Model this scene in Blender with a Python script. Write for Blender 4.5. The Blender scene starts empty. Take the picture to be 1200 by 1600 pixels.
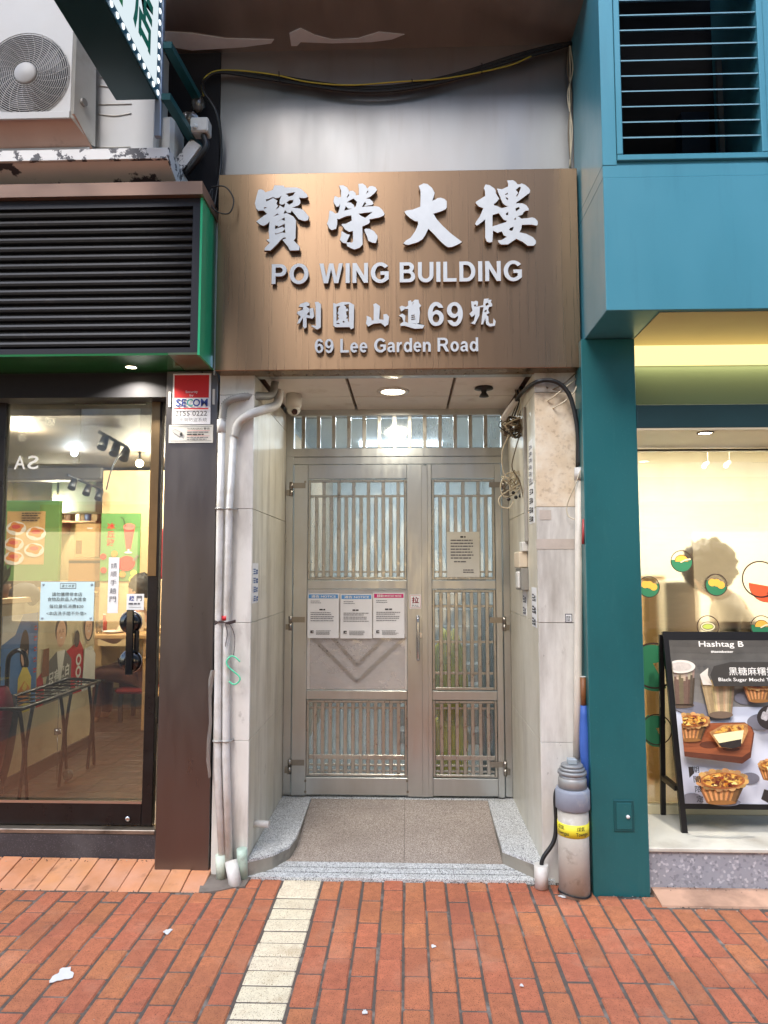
import bpy, bmesh, math, random
from mathutils import Vector, Matrix, Euler
random.seed(7)
R = math.radians
sc = bpy.context.scene
col = sc.collection

# ---------------------------------------------------------------- camera, sky, sun, exposure
FPX = 1109.0                       # focal length in photo pixels (1200 x 1600)
CAM = Vector((0, -3.88, 1.625))
PITCH, YAW = R(4.64), R(1.91)
cd = bpy.data.cameras.new('camera'); cam = bpy.data.objects.new('camera', cd); col.objects.link(cam)
cam.location = CAM; cam.rotation_euler = (R(90) + PITCH, 0, YAW)
cd.sensor_fit = 'VERTICAL'; cd.sensor_height = 24.0; cd.lens = 24.0 * FPX / 1600.0
cd.clip_start = .05; cd.clip_end = 500
sc.camera = cam

SUN_EL, SUN_AZ = R(48), R(200)     # from behind the camera, high over the street
w = bpy.data.worlds.new('World'); sc.world = w; w.use_nodes = True
nt = w.node_tree; nt.nodes.clear()
sky = nt.nodes.new('ShaderNodeTexSky'); sky.sky_type = 'NISHITA'; sky.sun_disc = False
sky.sun_elevation = SUN_EL; sky.sun_rotation = SUN_AZ; sky.air_density = 1.0; sky.dust_density = 1.2; sky.ozone_density = 1.0
bg = nt.nodes.new('ShaderNodeBackground'); bg.inputs[1].default_value = .15
wo = nt.nodes.new('ShaderNodeOutputWorld')
nt.links.new(sky.outputs[0], bg.inputs[0]); nt.links.new(bg.outputs[0], wo.inputs[0])
sl = bpy.data.lights.new('sun', 'SUN'); sl.energy = .8; sl.angle = R(25); sl.color = (1, .98, .95)
so = bpy.data.objects.new('sun', sl); col.objects.link(so)
sd = Vector((math.sin(SUN_AZ) * math.cos(SUN_EL), math.cos(SUN_AZ) * math.cos(SUN_EL), math.sin(SUN_EL)))
so.rotation_euler = sd.to_track_quat('Z', 'Y').to_euler(); so.location = (0, -8, 12)
vs = sc.view_settings; vs.view_transform = 'Standard'; vs.look = 'None'; vs.exposure = 1.55; vs.gamma = 1
vs.use_curve_mapping = False
sc.cycles.use_denoising = True
try: sc.cycles.denoiser = 'OPENIMAGEDENOISE'
except Exception: pass
sc.cycles.max_bounces = 10; sc.cycles.transparent_max_bounces = 24; sc.cycles.glossy_bounces = 5
sc.cycles.sample_clamp_indirect = 6; sc.cycles.caustics_reflective = False; sc.cycles.caustics_refractive = False

# ---------------------------------------------------------------- photo measurements -> metres
Ff = Vector((-math.sin(YAW) * math.cos(PITCH), math.cos(YAW) * math.cos(PITCH), math.sin(PITCH)))
Fr = Vector((math.cos(YAW), math.sin(YAW), 0)); Fu = Fr.cross(Ff)
def ray(px, py): return Ff * FPX + Fr * (px - 600) - Fu * (py - 800)
def P(px, py, Y):
    d = ray(px, py); return CAM + d * ((Y - CAM.y) / d.y)
def PX(px, py, X):
    d = ray(px, py); return CAM + d * ((X - CAM.x) / d.x)
def PZ(px, py, Z):
    d = ray(px, py); return CAM + d * ((Z - CAM.z) / d.z)
def rect(x0, y0, x1, y1, Y):
    xm, ym = (x0 + x1) / 2, (y0 + y1) / 2
    return P(x0, ym, Y).x, P(x1, ym, Y).x, P(xm, y1, Y).z, P(xm, y0, Y).z
def X(px, Y, py=900): return P(px, py, Y).x
def Z(py, Y, px=600): return P(px, py, Y).z

# ---------------------------------------------------------------- mesh helpers
class MB:
    def __init__(s): s.v = []; s.f = []; s.m = []; s.s = []
    def add(s, v, f, m=0, sm=False):
        b = len(s.v); s.v += [tuple(p) for p in v]
        for q in f: s.f.append([b + i for i in q]); s.m.append(m); s.s.append(sm)
        return s
    def box(s, x0, x1, y0, y1, z0, z1, m=0, bev=0):
        if x0 > x1: x0, x1 = x1, x0
        if y0 > y1: y0, y1 = y1, y0
        if z0 > z1: z0, z1 = z1, z0
        if bev <= 0:
            v = [(x, y, z) for x in (x0, x1) for y in (y0, y1) for z in (z0, z1)]
            return s.add(v, [(0, 1, 3, 2), (4, 6, 7, 5), (0, 4, 5, 1), (2, 3, 7, 6), (0, 2, 6, 4), (1, 5, 7, 3)], m)
        b = min(bev, (x1 - x0) * .45, (y1 - y0) * .45, (z1 - z0) * .45)
        pts = []; idx = {}
        for i, (x, sx) in enumerate(((x0, 1), (x1, -1))):
            for j, (y, sy) in enumerate(((y0, 1), (y1, -1))):
                for k, (z, sz) in enumerate(((z0, 1), (z1, -1))):
                    idx[i, j, k, 0] = len(pts); pts.append((x, y + sy * b, z + sz * b))
                    idx[i, j, k, 1] = len(pts); pts.append((x + sx * b, y, z + sz * b))
                    idx[i, j, k, 2] = len(pts); pts.append((x + sx * b, y + sy * b, z))
        f = []
        for i in (0, 1):
            f.append([idx[i, 0, 0, 0], idx[i, 0, 1, 0], idx[i, 1, 1, 0], idx[i, 1, 0, 0]])
            f.append([idx[0, i, 0, 1], idx[0, i, 1, 1], idx[1, i, 1, 1], idx[1, i, 0, 1]])
            f.append([idx[0, 0, i, 2], idx[0, 1, i, 2], idx[1, 1, i, 2], idx[1, 0, i, 2]])
            for j in (0, 1):
                f.append([idx[i, j, 0, 0], idx[i, j, 1, 0], idx[i, j, 1, 1], idx[i, j, 0, 1]])
                f.append([idx[i, 0, j, 0], idx[i, 1, j, 0], idx[i, 1, j, 2], idx[i, 0, j, 2]])
                f.append([idx[0, i, j, 1], idx[1, i, j, 1], idx[1, i, j, 2], idx[0, i, j, 2]])
                for k in (0, 1): f.append([idx[i, j, k, 0], idx[i, j, k, 1], idx[i, j, k, 2]])
        return s.add(pts, f, m)
    def pbox(s, x0, y0, x1, y1, Yf, Yb, m=0, bev=0):
        a, b, c, d = rect(x0, y0, x1, y1, Yf); return s.box(a, b, Yf, Yb, c, d, m, bev)
    def tube(s, pts, r, n=8, m=0, cap=True, closed=False):
        pts = [Vector(p) for p in pts]; N = len(pts)
        rr = r if isinstance(r, (list, tuple)) else [r] * N
        v = []; f = []; up = None
        for i, p in enumerate(pts):
            a = pts[(i - 1) % N] if (closed or i > 0) else p
            b = pts[(i + 1) % N] if (closed or i < N - 1) else p
            t = (b - a)
            if t.length < 1e-9: t = Vector((0, 0, 1))
            t.normalize()
            if up is None: up = t.orthogonal().normalized()
            up = (up - t * up.dot(t))
            if up.length < 1e-6: up = t.orthogonal()
            up.normalize(); q = t.cross(up)
            for k in range(n):
                an = 2 * math.pi * k / n
                v.append(p + (up * math.cos(an) + q * math.sin(an)) * rr[i])
        for i in range(N if closed else N - 1):
            j = (i + 1) % N
            for k in range(n): f.append((i * n + k, i * n + (k + 1) % n, j * n + (k + 1) % n, j * n + k))
        s.add(v, f, m, True)
        if cap and not closed:
            b = len(s.v) - len(v)
            for e in (0, N - 1): s.f.append([b + e * n + k for k in range(n)]); s.m.append(m); s.s.append(False)
        return s
    def cyl(s, a, b, r, r2=None, n=16, m=0): return s.tube([a, b], [r, r if r2 is None else r2], n, m)
    def lathe(s, prof, c=(0, 0, 0), ax='Z', n=24, m=0):
        v = []; f = []
        for (r, h) in prof:
            for k in range(n):
                an = 2 * math.pi * k / n; a, b = r * math.cos(an), r * math.sin(an)
                p = (a, b, h) if ax == 'Z' else ((a, h, b) if ax == 'Y' else (h, a, b))
                v.append((p[0] + c[0], p[1] + c[1], p[2] + c[2]))
        for i in range(len(prof) - 1):
            for k in range(n): f.append((i * n + k, i * n + (k + 1) % n, (i + 1) * n + (k + 1) % n, (i + 1) * n + k))
        s.add(v, f, m, True)
        b = len(s.v) - len(v)
        for e in (0, len(prof) - 1):
            if prof[e][0] > 1e-5: s.f.append([b + e * n + k for k in range(n)]); s.m.append(m); s.s.append(False)
        return s
    def prism(s, pts, ext, m=0):
        pts = [Vector(p) for p in pts]; e = Vector(ext); n = len(pts)
        f = [list(range(n)), [n + i for i in range(n)][::-1]] + [(i, (i + 1) % n, n + (i + 1) % n, n + i) for i in range(n)]
        return s.add(pts + [p + e for p in pts], f, m)
    def sphere(s, c, r, nu=16, nv=10, m=0, fn=None):
        r = r if isinstance(r, (tuple, list)) else (r, r, r); v = []; f = []
        for j in range(nv + 1):
            th = math.pi * j / nv
            for i in range(nu):
                ph = 2 * math.pi * i / nu
                d = Vector((math.sin(th) * math.cos(ph), math.sin(th) * math.sin(ph), math.cos(th)))
                k = fn(d) if fn else 1
                v.append((c[0] + d.x * r[0] * k, c[1] + d.y * r[1] * k, c[2] + d.z * r[2] * k))
        for j in range(nv):
            for i in range(nu): f.append((j * nu + i, j * nu + (i + 1) % nu, (j + 1) * nu + (i + 1) % nu, (j + 1) * nu + i))
        return s.add(v, f, m, True)
    def mesh(s, me, fn, m=0):
        return s.add([fn(v.co) for v in me.vertices], [list(p.vertices) for p in me.polygons], m)
    def data(s, name, mats, fix=True):
        me = bpy.data.meshes.new(name); me.from_pydata(s.v, [], s.f)
        for t in (mats if isinstance(mats, (list, tuple)) else [mats]): me.materials.append(t)
        for p, mi, q in zip(me.polygons, s.m, s.s): p.material_index = mi; p.use_smooth = q
        if fix:
            bm = bmesh.new(); bm.from_mesh(me); bmesh.ops.recalc_face_normals(bm, faces=bm.faces); bm.to_mesh(me); bm.free()
        me.update(); return me
    def build(s, name, mats, parent=None, fix=True):
        return link(name, s.data(name, mats, fix), parent)

def link(name, me, parent=None):
    o = bpy.data.objects.new(name, me); col.objects.link(o)
    if parent is not None: adopt(o, parent)
    return o
def adopt(o, parent):
    o.parent = parent
    o.matrix_parent_inverse = Matrix.Translation(-parent.location if parent.parent is None else Vector())
def tag(o, label, cat, group=None):
    o['label'] = label; o['category'] = cat
    if group: o['group'] = group
    return o
def thing(name, label, cat, loc=(0, 0, 0), group=None):
    o = bpy.data.objects.new(name, None); col.objects.link(o); o.location = loc; o.empty_display_size = .1
    return tag(o, label, cat, group)
def one(mb, name, mats, label, cat, group=None, fix=True): return tag(mb.build(name, mats, None, fix), label, cat, group)

def bez(pts, n=8):
    """smooth curve through points (Catmull-Rom)"""
    p = [Vector(q) for q in pts]; p = [p[0] * 2 - p[1]] + p + [p[-1] * 2 - p[-2]]; out = []
    for i in range(1, len(p) - 2):
        for k in range(n):
            t = k / n
            out.append(.5 * ((2 * p[i]) + (p[i + 1] - p[i - 1]) * t + (2 * p[i - 1] - 5 * p[i] + 4 * p[i + 1] - p[i + 2]) * t * t
                             + (3 * p[i] - p[i - 1] - 3 * p[i + 1] + p[i + 2]) * t ** 3))
    out.append(p[-2]); return out

_tc = {}
def text_mesh(t, ext=0.0, off=0.0, bev=0.0, spacing=1.0, shear=0.0):
    key = (t, ext, off, bev, spacing, shear)
    if key in _tc: return _tc[key]
    c = bpy.data.curves.new('txt', 'FONT'); c.body = t; c.size = 1; c.extrude = ext; c.offset = off; c.bevel_depth = bev
    c.space_character = spacing; c.shear = shear; c.align_x = 'CENTER'; c.resolution_u = 3; c.fill_mode = 'BOTH' if ext else 'FRONT'
    o = bpy.data.objects.new('txt', c); col.objects.link(o)
    bpy.context.view_layer.update()
    me = bpy.data.meshes.new_from_object(o.evaluated_get(bpy.context.evaluated_depsgraph_get()))
    bpy.data.objects.remove(o); bpy.data.curves.remove(c)
    _tc[key] = me; return me
def outline_mesh(polys, ext):
    """filled 2-D outline with holes -> solid of half depth ext"""
    c = bpy.data.curves.new('glyph', 'CURVE'); c.dimensions = '2D'; c.fill_mode = 'BOTH'; c.extrude = ext; c.bevel_depth = ext * .12; c.bevel_resolution = 0
    for pl in polys:
        sp = c.splines.new('POLY'); sp.points.add(len(pl) - 1); sp.use_cyclic_u = True
        for q, (x, y) in zip(sp.points, pl): q.co = (x, y, 0, 1)
    o = bpy.data.objects.new('glyph', c); col.objects.link(o); bpy.context.view_layer.update()
    me = bpy.data.meshes.new_from_object(o.evaluated_get(bpy.context.evaluated_depsgraph_get()))
    bpy.data.objects.remove(o); bpy.data.curves.remove(c); return me
def bounds(me):
    xs = [v.co.x for v in me.vertices]; ys = [v.co.y for v in me.vertices]
    return min(xs), max(xs), min(ys), max(ys)

class Sheet:
    """flat print on a plane: o = lower left, u = right, v = up, n = out of the face; coordinates 0..W, 0..H in metres"""
    def __init__(s, o, u, v, W, H, lift=.0006):
        s.o = Vector(o); s.u = Vector(u).normalized(); s.v = Vector(v).normalized(); s.n = s.u.cross(s.v).normalized()
        s.W = W; s.H = H; s.k = 0; s.lift = lift; s.mb = MB(); s.mats = []
    def mi(s, m):
        if m not in s.mats: s.mats.append(m)
        return s.mats.index(m)
    def at(s, a, b): return s.o + s.u * a + s.v * b + s.n * (s.lift * (s.k + 1))
    def poly(s, pts, m):
        s.mb.add([s.at(*p) for p in pts], [list(range(len(pts)))], s.mi(m)); s.k += 1; return s
    def rect(s, x0, y0, x1, y1, m): return s.poly([(x0, y0), (x1, y0), (x1, y1), (x0, y1)], m)
    def ell(s, cx, cy, rx, ry, m, a0=0, a1=360, n=28, rot=0, fn=None):
        pts = []
        full = abs(a1 - a0) >= 360
        for i in range(n if full else n + 1):
            a = R(a0 + (a1 - a0) * i / n); k = fn(a) if fn else 1
            x, y = rx * k * math.cos(a), ry * k * math.sin(a)
            pts.append((cx + x * math.cos(rot) - y * math.sin(rot), cy + x * math.sin(rot) + y * math.cos(rot)))
        return s.poly(pts, m)
    def ring(s, cx, cy, r, wd, m, a0=0, a1=360, n=40, ry=None):
        ry = ry or r; v = []; f = []
        for i in range(n + 1):
            a = R(a0 + (a1 - a0) * i / n)
            v += [s.at(cx + r * math.cos(a), cy + ry * math.sin(a)), s.at(cx + (r - wd) * math.cos(a), cy + (ry - wd) * math.sin(a))]
        for i in range(n): f.append((2 * i, 2 * i + 1, 2 * i + 3, 2 * i + 2))
        s.mb.add(v, f, s.mi(m)); s.k += 1; return s
    def line(s, pts, wd, m):
        v = []; f = []
        for i, p in enumerate(pts):
            a = Vector(pts[max(i - 1, 0)]); b = Vector(pts[min(i + 1, len(pts) - 1)]); t = (b - a).normalized(); q = Vector((-t.y, t.x)) * wd / 2
            v += [s.at(p[0] + q.x, p[1] + q.y), s.at(p[0] - q.x, p[1] - q.y)]
        for i in range(len(pts) - 1): f.append((2 * i, 2 * i + 1, 2 * i + 3, 2 * i + 2))
        s.mb.add(v, f, s.mi(m)); s.k += 1; return s
    def text(s, t, x0, y0, x1, y1, m, off=0.0, keep=False, mirror=False, rot=0, shear=0):
        me = text_mesh(t, 0, off, 0, 1, shear); a, b, c, d = bounds(me)
        sx = (x1 - x0) / max(b - a, 1e-6); sy = (y1 - y0) / max(d - c, 1e-6)
        if keep: sx = sy = min(sx, sy)
        cx, cy = (x0 + x1) / 2, (y0 + y1) / 2
        def fn(co):
            x = (co.x - (a + b) / 2) * sx * (-1 if mirror else 1); y = (co.y - (c + d) / 2) * sy
            return s.at(cx + x * math.cos(rot) - y * math.sin(rot), cy + x * math.sin(rot) + y * math.cos(rot))
        s.mb.mesh(me, fn, s.mi(m)); s.k += 1; return s
    def greek(s, x0, x1, ys, h, m, rnd=None, full=.95):
        """rows of print too small to read"""
        rnd = rnd or random
        for y in ys:
            x = x0; e = x0 + (x1 - x0) * rnd.uniform(full - .25, full)
            v = []; f = []
            while x < e:
                wd = rnd.uniform(1.5, 5) * h
                b = len(v); v += [s.at(x, y), s.at(min(x + wd, e), y), s.at(min(x + wd, e), y + h), s.at(x, y + h)]
                f.append((b, b + 1, b + 2, b + 3)); x += wd + h * .5
            s.mb.add(v, f, s.mi(m))
        s.k += 1; return s
    def build(s, name, parent): return s.mb.build(name, s.mats, parent, fix=False)

# ---------------------------------------------------------------- materials
def lin(c):
    return tuple(((x / 255) / 12.92 if x / 255 <= .04045 else ((x / 255 + .055) / 1.055) ** 2.4) for x in c) + (1,)
_m = {}
def mat(name, c, rough=.5, metal=0.0, var=0.0, vs_=4.0, st=(1, 1, 1), bump=0.0, bs=60.0, bst=None, dirt=None, rvar=0.0, rand=0.0,
        spec=.5, coat=0.0, emit=None, aniso=0.0, alpha=None, speck=None, world=False):
    """c: 0-255 sRGB albedo. var: tonal noise; dirt=(colour, amount, scale[, stretch]); speck=(colour, scale, threshold)"""
    if name in _m: return _m[name]
    m = bpy.data.materials.new(name); m.use_nodes = True; t = m.node_tree; n = t.nodes; b = n['Principled BSDF']
    L = t.links.new
    base = lin(c); b.inputs['Base Color'].default_value = base
    b.inputs['Roughness'].default_value = rough; b.inputs['Metallic'].default_value = metal
    b.inputs['Specular IOR Level'].default_value = spec; b.inputs['Coat Weight'].default_value = coat
    if aniso:
        b.inputs['Anisotropic'].default_value = aniso; b.inputs['Anisotropic Rotation'].default_value = .25
        tg = n.new('ShaderNodeTangent'); tg.direction_type = 'RADIAL'; tg.axis = 'Z'; L(tg.outputs[0], b.inputs['Tangent'])
    tc = n.new('ShaderNodeTexCoord'); CO = n.new('ShaderNodeNewGeometry').outputs['Position'] if world else tc.outputs['Object']
    def noise(scale, stretch=(1, 1, 1), det=5.0, off=0.0, rg=.6):
        mp = n.new('ShaderNodeMapping'); mp.inputs['Scale'].default_value = stretch; mp.inputs['Location'].default_value = (off, off * .7, off * 1.3)
        L(CO, mp.inputs[0]); q = n.new('ShaderNodeTexNoise'); q.inputs['Scale'].default_value = scale
        q.inputs['Detail'].default_value = det; q.inputs['Roughness'].default_value = rg; L(mp.outputs[0], q.inputs['Vector']); return q.outputs['Fac']
    def mapr(x, a, bb, c0, d0):
        q = n.new('ShaderNodeMapRange'); q.inputs[1].default_value = a; q.inputs[2].default_value = bb
        q.inputs[3].default_value = c0; q.inputs[4].default_value = d0; L(x, q.inputs[0]); return q.outputs[0]
    def mix(fac, A, B, mode='MIX'):
        q = n.new('ShaderNodeMix'); q.data_type = 'RGBA'; q.blend_type = mode
        if hasattr(fac, 'is_output'): L(fac, q.inputs['Factor'])
        else: q.inputs['Factor'].default_value = fac
        for s_, k in ((A, 'A'), (B, 'B')):
            i = [z for z in q.inputs if z.name == k and z.type == 'RGBA'][0]
            if hasattr(s_, 'is_output'): L(s_, i)
            else: i.default_value = s_
        return [z for z in q.outputs if z.type == 'RGBA'][0]
    cur = base
    if var:
        f = mapr(noise(vs_, st), .25, .75, 1 - var, 1 + var)
        q = n.new('ShaderNodeVectorMath'); q.operation = 'SCALE'; q.inputs[0].default_value = base[:3]; L(f, q.inputs['Scale']); cur = q.outputs[0]
    if rand:
        oi = n.new('ShaderNodeObjectInfo'); hs = n.new('ShaderNodeHueSaturation')
        L(mapr(oi.outputs['Random'], 0, 1, 1 - rand, 1 + rand * .7), hs.inputs['Value'])
        mm = n.new('ShaderNodeMath'); mm.operation = 'MULTIPLY'; mm.inputs[1].default_value = 7.31; L(oi.outputs['Random'], mm.inputs[0])
        fr = n.new('ShaderNodeMath'); fr.operation = 'FRACT'; L(mm.outputs[0], fr.inputs[0])
        L(mapr(fr.outputs[0], 0, 1, .496, .510), hs.inputs['Hue'])
        if hasattr(cur, 'is_output'): L(cur, hs.inputs['Color'])
        else: hs.inputs['Color'].default_value = cur
        cur = hs.outputs[0]
    if speck:
        vo = n.new('ShaderNodeTexVoronoi'); vo.inputs['Scale'].default_value = speck[1]; L(CO, vo.inputs['Vector'])
        wn = n.new('ShaderNodeTexWhiteNoise'); wn.noise_dimensions = '3D'; L(vo.outputs['Position'], wn.inputs['Vector'])
        cur = mix(mapr(wn.outputs[0], speck[2], speck[2] + .08, 0, 1), cur, lin(speck[0]))
        if len(speck) > 3: cur = mix(mapr(wn.outputs[0], speck[4], speck[4] - .05, 0, 1), cur, lin(speck[3]))
    dfac = None
    if dirt:
        for k, d in enumerate(dirt if isinstance(dirt[0], tuple) and isinstance(dirt[0][0], tuple) else [dirt]):
            th = 1 - d[1]; ws = d[4] if len(d) > 4 else .12
            f = mapr(noise(d[2], d[3] if len(d) > 3 else (1, 1, 1), 8, 3.1 + k * 5), th - ws, th + ws, 0, d[5] if len(d) > 5 else .9)
            cur = mix(f, cur, lin(d[0])); dfac = f
    if hasattr(cur, 'is_output'): L(cur, b.inputs['Base Color'])
    if rvar: L(mapr(noise(vs_ * 1.7, st, 6, 9.0), .3, .7, max(rough - rvar, .03), min(rough + rvar, 1)), b.inputs['Roughness'])
    if bump:
        bp = n.new('ShaderNodeBump'); bp.inputs['Strength'].default_value = bump; bp.inputs['Distance'].default_value = .004
        L(noise(bs, bst or (1, 1, 1), 6, 1.7), bp.inputs['Height']); L(bp.outputs[0], b.inputs['Normal'])
    if emit: b.inputs['Emission Color'].default_value = lin(emit[0]); b.inputs['Emission Strength'].default_value = emit[1]
    if alpha is not None: b.inputs['Alpha'].default_value = alpha
    _m[name] = m; return m
def glow(name, c, e):
    if name in _m: return _m[name]
    m = bpy.data.materials.new(name); m.use_nodes = True; t = m.node_tree; t.nodes.clear()
    q = t.nodes.new('ShaderNodeEmission'); q.inputs[0].default_value = lin(c); q.inputs[1].default_value = e
    o = t.nodes.new('ShaderNodeOutputMaterial'); t.links.new(q.outputs[0], o.inputs[0]); _m[name] = m; return m
def clear(name, tint=(255, 255, 255), refl=1.0, rough=.0, bump=0, bs=10, bst=(1, 1, 1), haze=None, dirt=None):
    """thin pane or film: see-through, mirror-like by angle, optional milky share haze=(colour, amount)"""
    if name in _m: return _m[name]
    m = bpy.data.materials.new(name); m.use_nodes = True; t = m.node_tree; n = t.nodes; n.clear(); L = t.links.new
    o = n.new('ShaderNodeOutputMaterial'); tr = n.new('ShaderNodeBsdfTransparent'); tr.inputs[0].default_value = lin(tint)
    gl = n.new('ShaderNodeBsdfGlossy'); gl.inputs['Roughness'].default_value = rough; gl.inputs[0].default_value = (1, 1, 1, 1)
    fr = n.new('ShaderNodeFresnel'); fr.inputs[0].default_value = 1.5
    mu = n.new('ShaderNodeMath'); mu.operation = 'MULTIPLY'; mu.use_clamp = True; mu.inputs[1].default_value = 1.8 * refl; L(fr.outputs[0], mu.inputs[0])
    tc = n.new('ShaderNodeTexCoord')
    if bump:
        mp = n.new('ShaderNodeMapping'); mp.inputs['Scale'].default_value = bst; L(tc.outputs['Object'], mp.inputs[0])
        q = n.new('ShaderNodeTexNoise'); q.inputs['Scale'].default_value = bs; q.inputs['Detail'].default_value = 3; q.inputs['Distortion'].default_value = 1.2; L(mp.outputs[0], q.inputs['Vector'])
        bp = n.new('ShaderNodeBump'); bp.inputs['Strength'].default_value = bump; bp.inputs['Distance'].default_value = .03; L(q.outputs['Fac'], bp.inputs['Height'])
        L(bp.outputs[0], gl.inputs['Normal']); L(bp.outputs[0], fr.inputs['Normal'])
    base = tr.outputs[0]
    if haze:
        df = n.new('ShaderNodeBsdfDiffuse'); df.inputs[0].default_value = lin(haze[0]); tl = n.new('ShaderNodeBsdfTranslucent'); tl.inputs[0].default_value = lin(haze[0])
        a = n.new('ShaderNodeMixShader'); a.inputs[0].default_value = .6; L(df.outputs[0], a.inputs[1]); L(tl.outputs[0], a.inputs[2])
        h = n.new('ShaderNodeMixShader'); h.inputs[0].default_value = haze[1]; L(base, h.inputs[1]); L(a.outputs[0], h.inputs[2])
        if len(haze) > 2:
            mp = n.new('ShaderNodeMapping'); mp.inputs['Scale'].default_value = haze[3]; L(tc.outputs['Object'], mp.inputs[0])
            q = n.new('ShaderNodeTexNoise'); q.inputs['Scale'].default_value = haze[2]; q.inputs['Detail'].default_value = 7; q.inputs['Roughness'].default_value = .7; L(mp.outputs[0], q.inputs['Vector'])
            r = n.new('ShaderNodeMapRange'); r.inputs[1].default_value = .3; r.inputs[2].default_value = .7; r.inputs[3].default_value = haze[1] - haze[4]; r.inputs[4].default_value = min(1, haze[1] + haze[4])
            L(q.outputs['Fac'], r.inputs[0]); L(r.outputs[0], h.inputs[0])
        base = h.outputs[0]
    x = n.new('ShaderNodeMixShader'); L(mu.outputs[0], x.inputs[0]); L(base, x.inputs[1]); L(gl.outputs[0], x.inputs[2]); L(x.outputs[0], o.inputs[0])
    _m[name] = m; return m
def frosted(name):
    m = bpy.data.materials.new(name); m.use_nodes = True; t = m.node_tree; n = t.nodes; n.clear(); L = t.links.new
    o = n.new('ShaderNodeOutputMaterial'); rf = n.new('ShaderNodeBsdfRefraction'); rf.inputs['IOR'].default_value = 1.3; rf.inputs['Roughness'].default_value = .2
    rf.inputs[0].default_value = (.98, .975, .96, 1); df = n.new('ShaderNodeBsdfTranslucent'); df.inputs[0].default_value = lin((238, 226, 200))
    tc = n.new('ShaderNodeTexCoord'); mp = n.new('ShaderNodeMapping'); mp.inputs['Scale'].default_value = (.3, 1, 3.5); L(tc.outputs['Object'], mp.inputs[0])
    q = n.new('ShaderNodeTexNoise'); q.inputs['Scale'].default_value = 26; q.inputs['Detail'].default_value = 8; q.inputs['Roughness'].default_value = .75; L(mp.outputs[0], q.inputs['Vector'])
    r = n.new('ShaderNodeMapRange'); r.inputs[1].default_value = .35; r.inputs[2].default_value = .65; r.inputs[3].default_value = .0; r.inputs[4].default_value = .03; L(q.outputs['Fac'], r.inputs[0])
    x = n.new('ShaderNodeMixShader'); L(r.outputs[0], x.inputs[0]); L(rf.outputs[0], x.inputs[1]); L(df.outputs[0], x.inputs[2]); L(x.outputs[0], o.inputs[0]); return m
def lamp(name, loc, power, size, color, parent=None, rot=(0, 0, 0), shape='DISK', size_y=None, spread=180):
    l = bpy.data.lights.new(name, 'AREA'); l.energy = power; l.shape = shape; l.size = size; l.color = color; l.spread = R(spread)
    if size_y: l.size_y = size_y
    o = bpy.data.objects.new(name, l); col.objects.link(o); o.location = loc; o.rotation_euler = rot
    if parent is not None: adopt(o, parent)
    return o

steel = mat('brushed_steel', (192, 195, 196), .33, 1, .05, 3, (6, 6, .6), .012, 60, (10, 10, .2), rvar=.06, dirt=(((168, 160, 148), .38, 3.0, (1, 1, .7), .2, .5), ((104, 94, 84), .22, 9, (1, 1, .8), .06, .5)))
steel_bar = mat('steel_bar', (182, 180, 174), .32, 1, .1, 12, (4, 4, 1), .03, 60, rvar=.08, dirt=((96, 80, 60), .33, 14, (1, 1, 1), .1, .6))
steel_up = mat('steel_cladding', (146, 145, 143), .42, 1, .06, 1.6, (1.6, 1, .35), .03, 60, (26, 26, .1), rvar=.07, dirt=(((150, 140, 134), .4, 1.6, (1, 1, .9), .2, .45), ((120, 112, 106), .32, 7, (1.6, 1, .16), .12, .3), ((90, 84, 80), .2, 14, (1, 1, .6), .04, .6)))
bronze = mat('bronze_brushed', (146, 120, 95), .3, 1, .02, 2.2, (30, 7, .3), 0, 90, (40, 30, .06), rvar=.05, dirt=(((134, 108, 90), .4, .9, (1, 1, .8), .3, .4), ((100, 84, 74), .14, 26, (1, 1, .7), .03, .4)), aniso=.85)
letter_m = mat('letter_steel', (196, 199, 202), .45, .3, .05, 20)
letter_side = mat('letter_side', (168, 140, 116), .45, .8)
dark_steel = mat('dark_steel', (124, 119, 119), .32, 1, .05, 2, (3, 3, .5), .02, 60, (20, 20, .1), rvar=.06)
black_alu = mat('black_aluminium', (44, 40, 40), .35, .6, .15, 10, rvar=.1)
marble = mat('cream_marble', (224, 221, 214), .38, 0, .06, 5, (1, 1, 1), .05, 30, rvar=.12, rand=.04,
             dirt=(((182, 176, 168), .44, 4.2, (1, 1, .45), .1, .6), ((146, 138, 128), .42, 3.4, (2.2, 2.2, .35), .1, .6), ((112, 102, 92), .3, 7, (1.5, 1.5, .8), .05, .6), ((84, 76, 68), .27, 22, (1, 1, .7), .03, .75)))
peach = mat('peach_marble', (216, 196, 168), .42, 0, .08, 14, bump=.06, bs=40, dirt=(((160, 134, 108), .42, 40, (1, 1, 1), .05, .5), ((232, 220, 200), .46, 9), ((120, 98, 78), .25, 60, (1, 1, 1), .04, .6)))
granite_w = mat('white_granite', (200, 201, 200), .5, 0, .06, 8, speck=((104, 106, 108), 260, .72, (224, 226, 226), .22), dirt=((150, 144, 136), .36, 4, (1, 1, 1), .15, .5), bump=.08, bs=160)
granite_b = mat('brown_granite', (160, 147, 135), .5, 0, .1, 3, speck=((116, 100, 90), 300, .66, (196, 184, 172), .28), dirt=((120, 106, 96), .36, 2.5, (1, 1, 1), .2, .6))
granite_k = mat('black_granite', (54, 54, 58), .4, 0, .12, 5, speck=((92, 92, 98), 320, .9), dirt=((104, 104, 106), .38, 2.6, (1, 1, 1), .12, .5))
terrazzo = mat('grey_terrazzo', (152, 154, 162), .5, 0, .1, 7, speck=((190, 190, 196), 85, .86, (132, 134, 142), .16))
concrete = mat('worn_concrete', (164, 148, 132), .85, 0, .18, 6, bump=.3, bs=30, dirt=((112, 96, 84), .42, 5))
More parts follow.
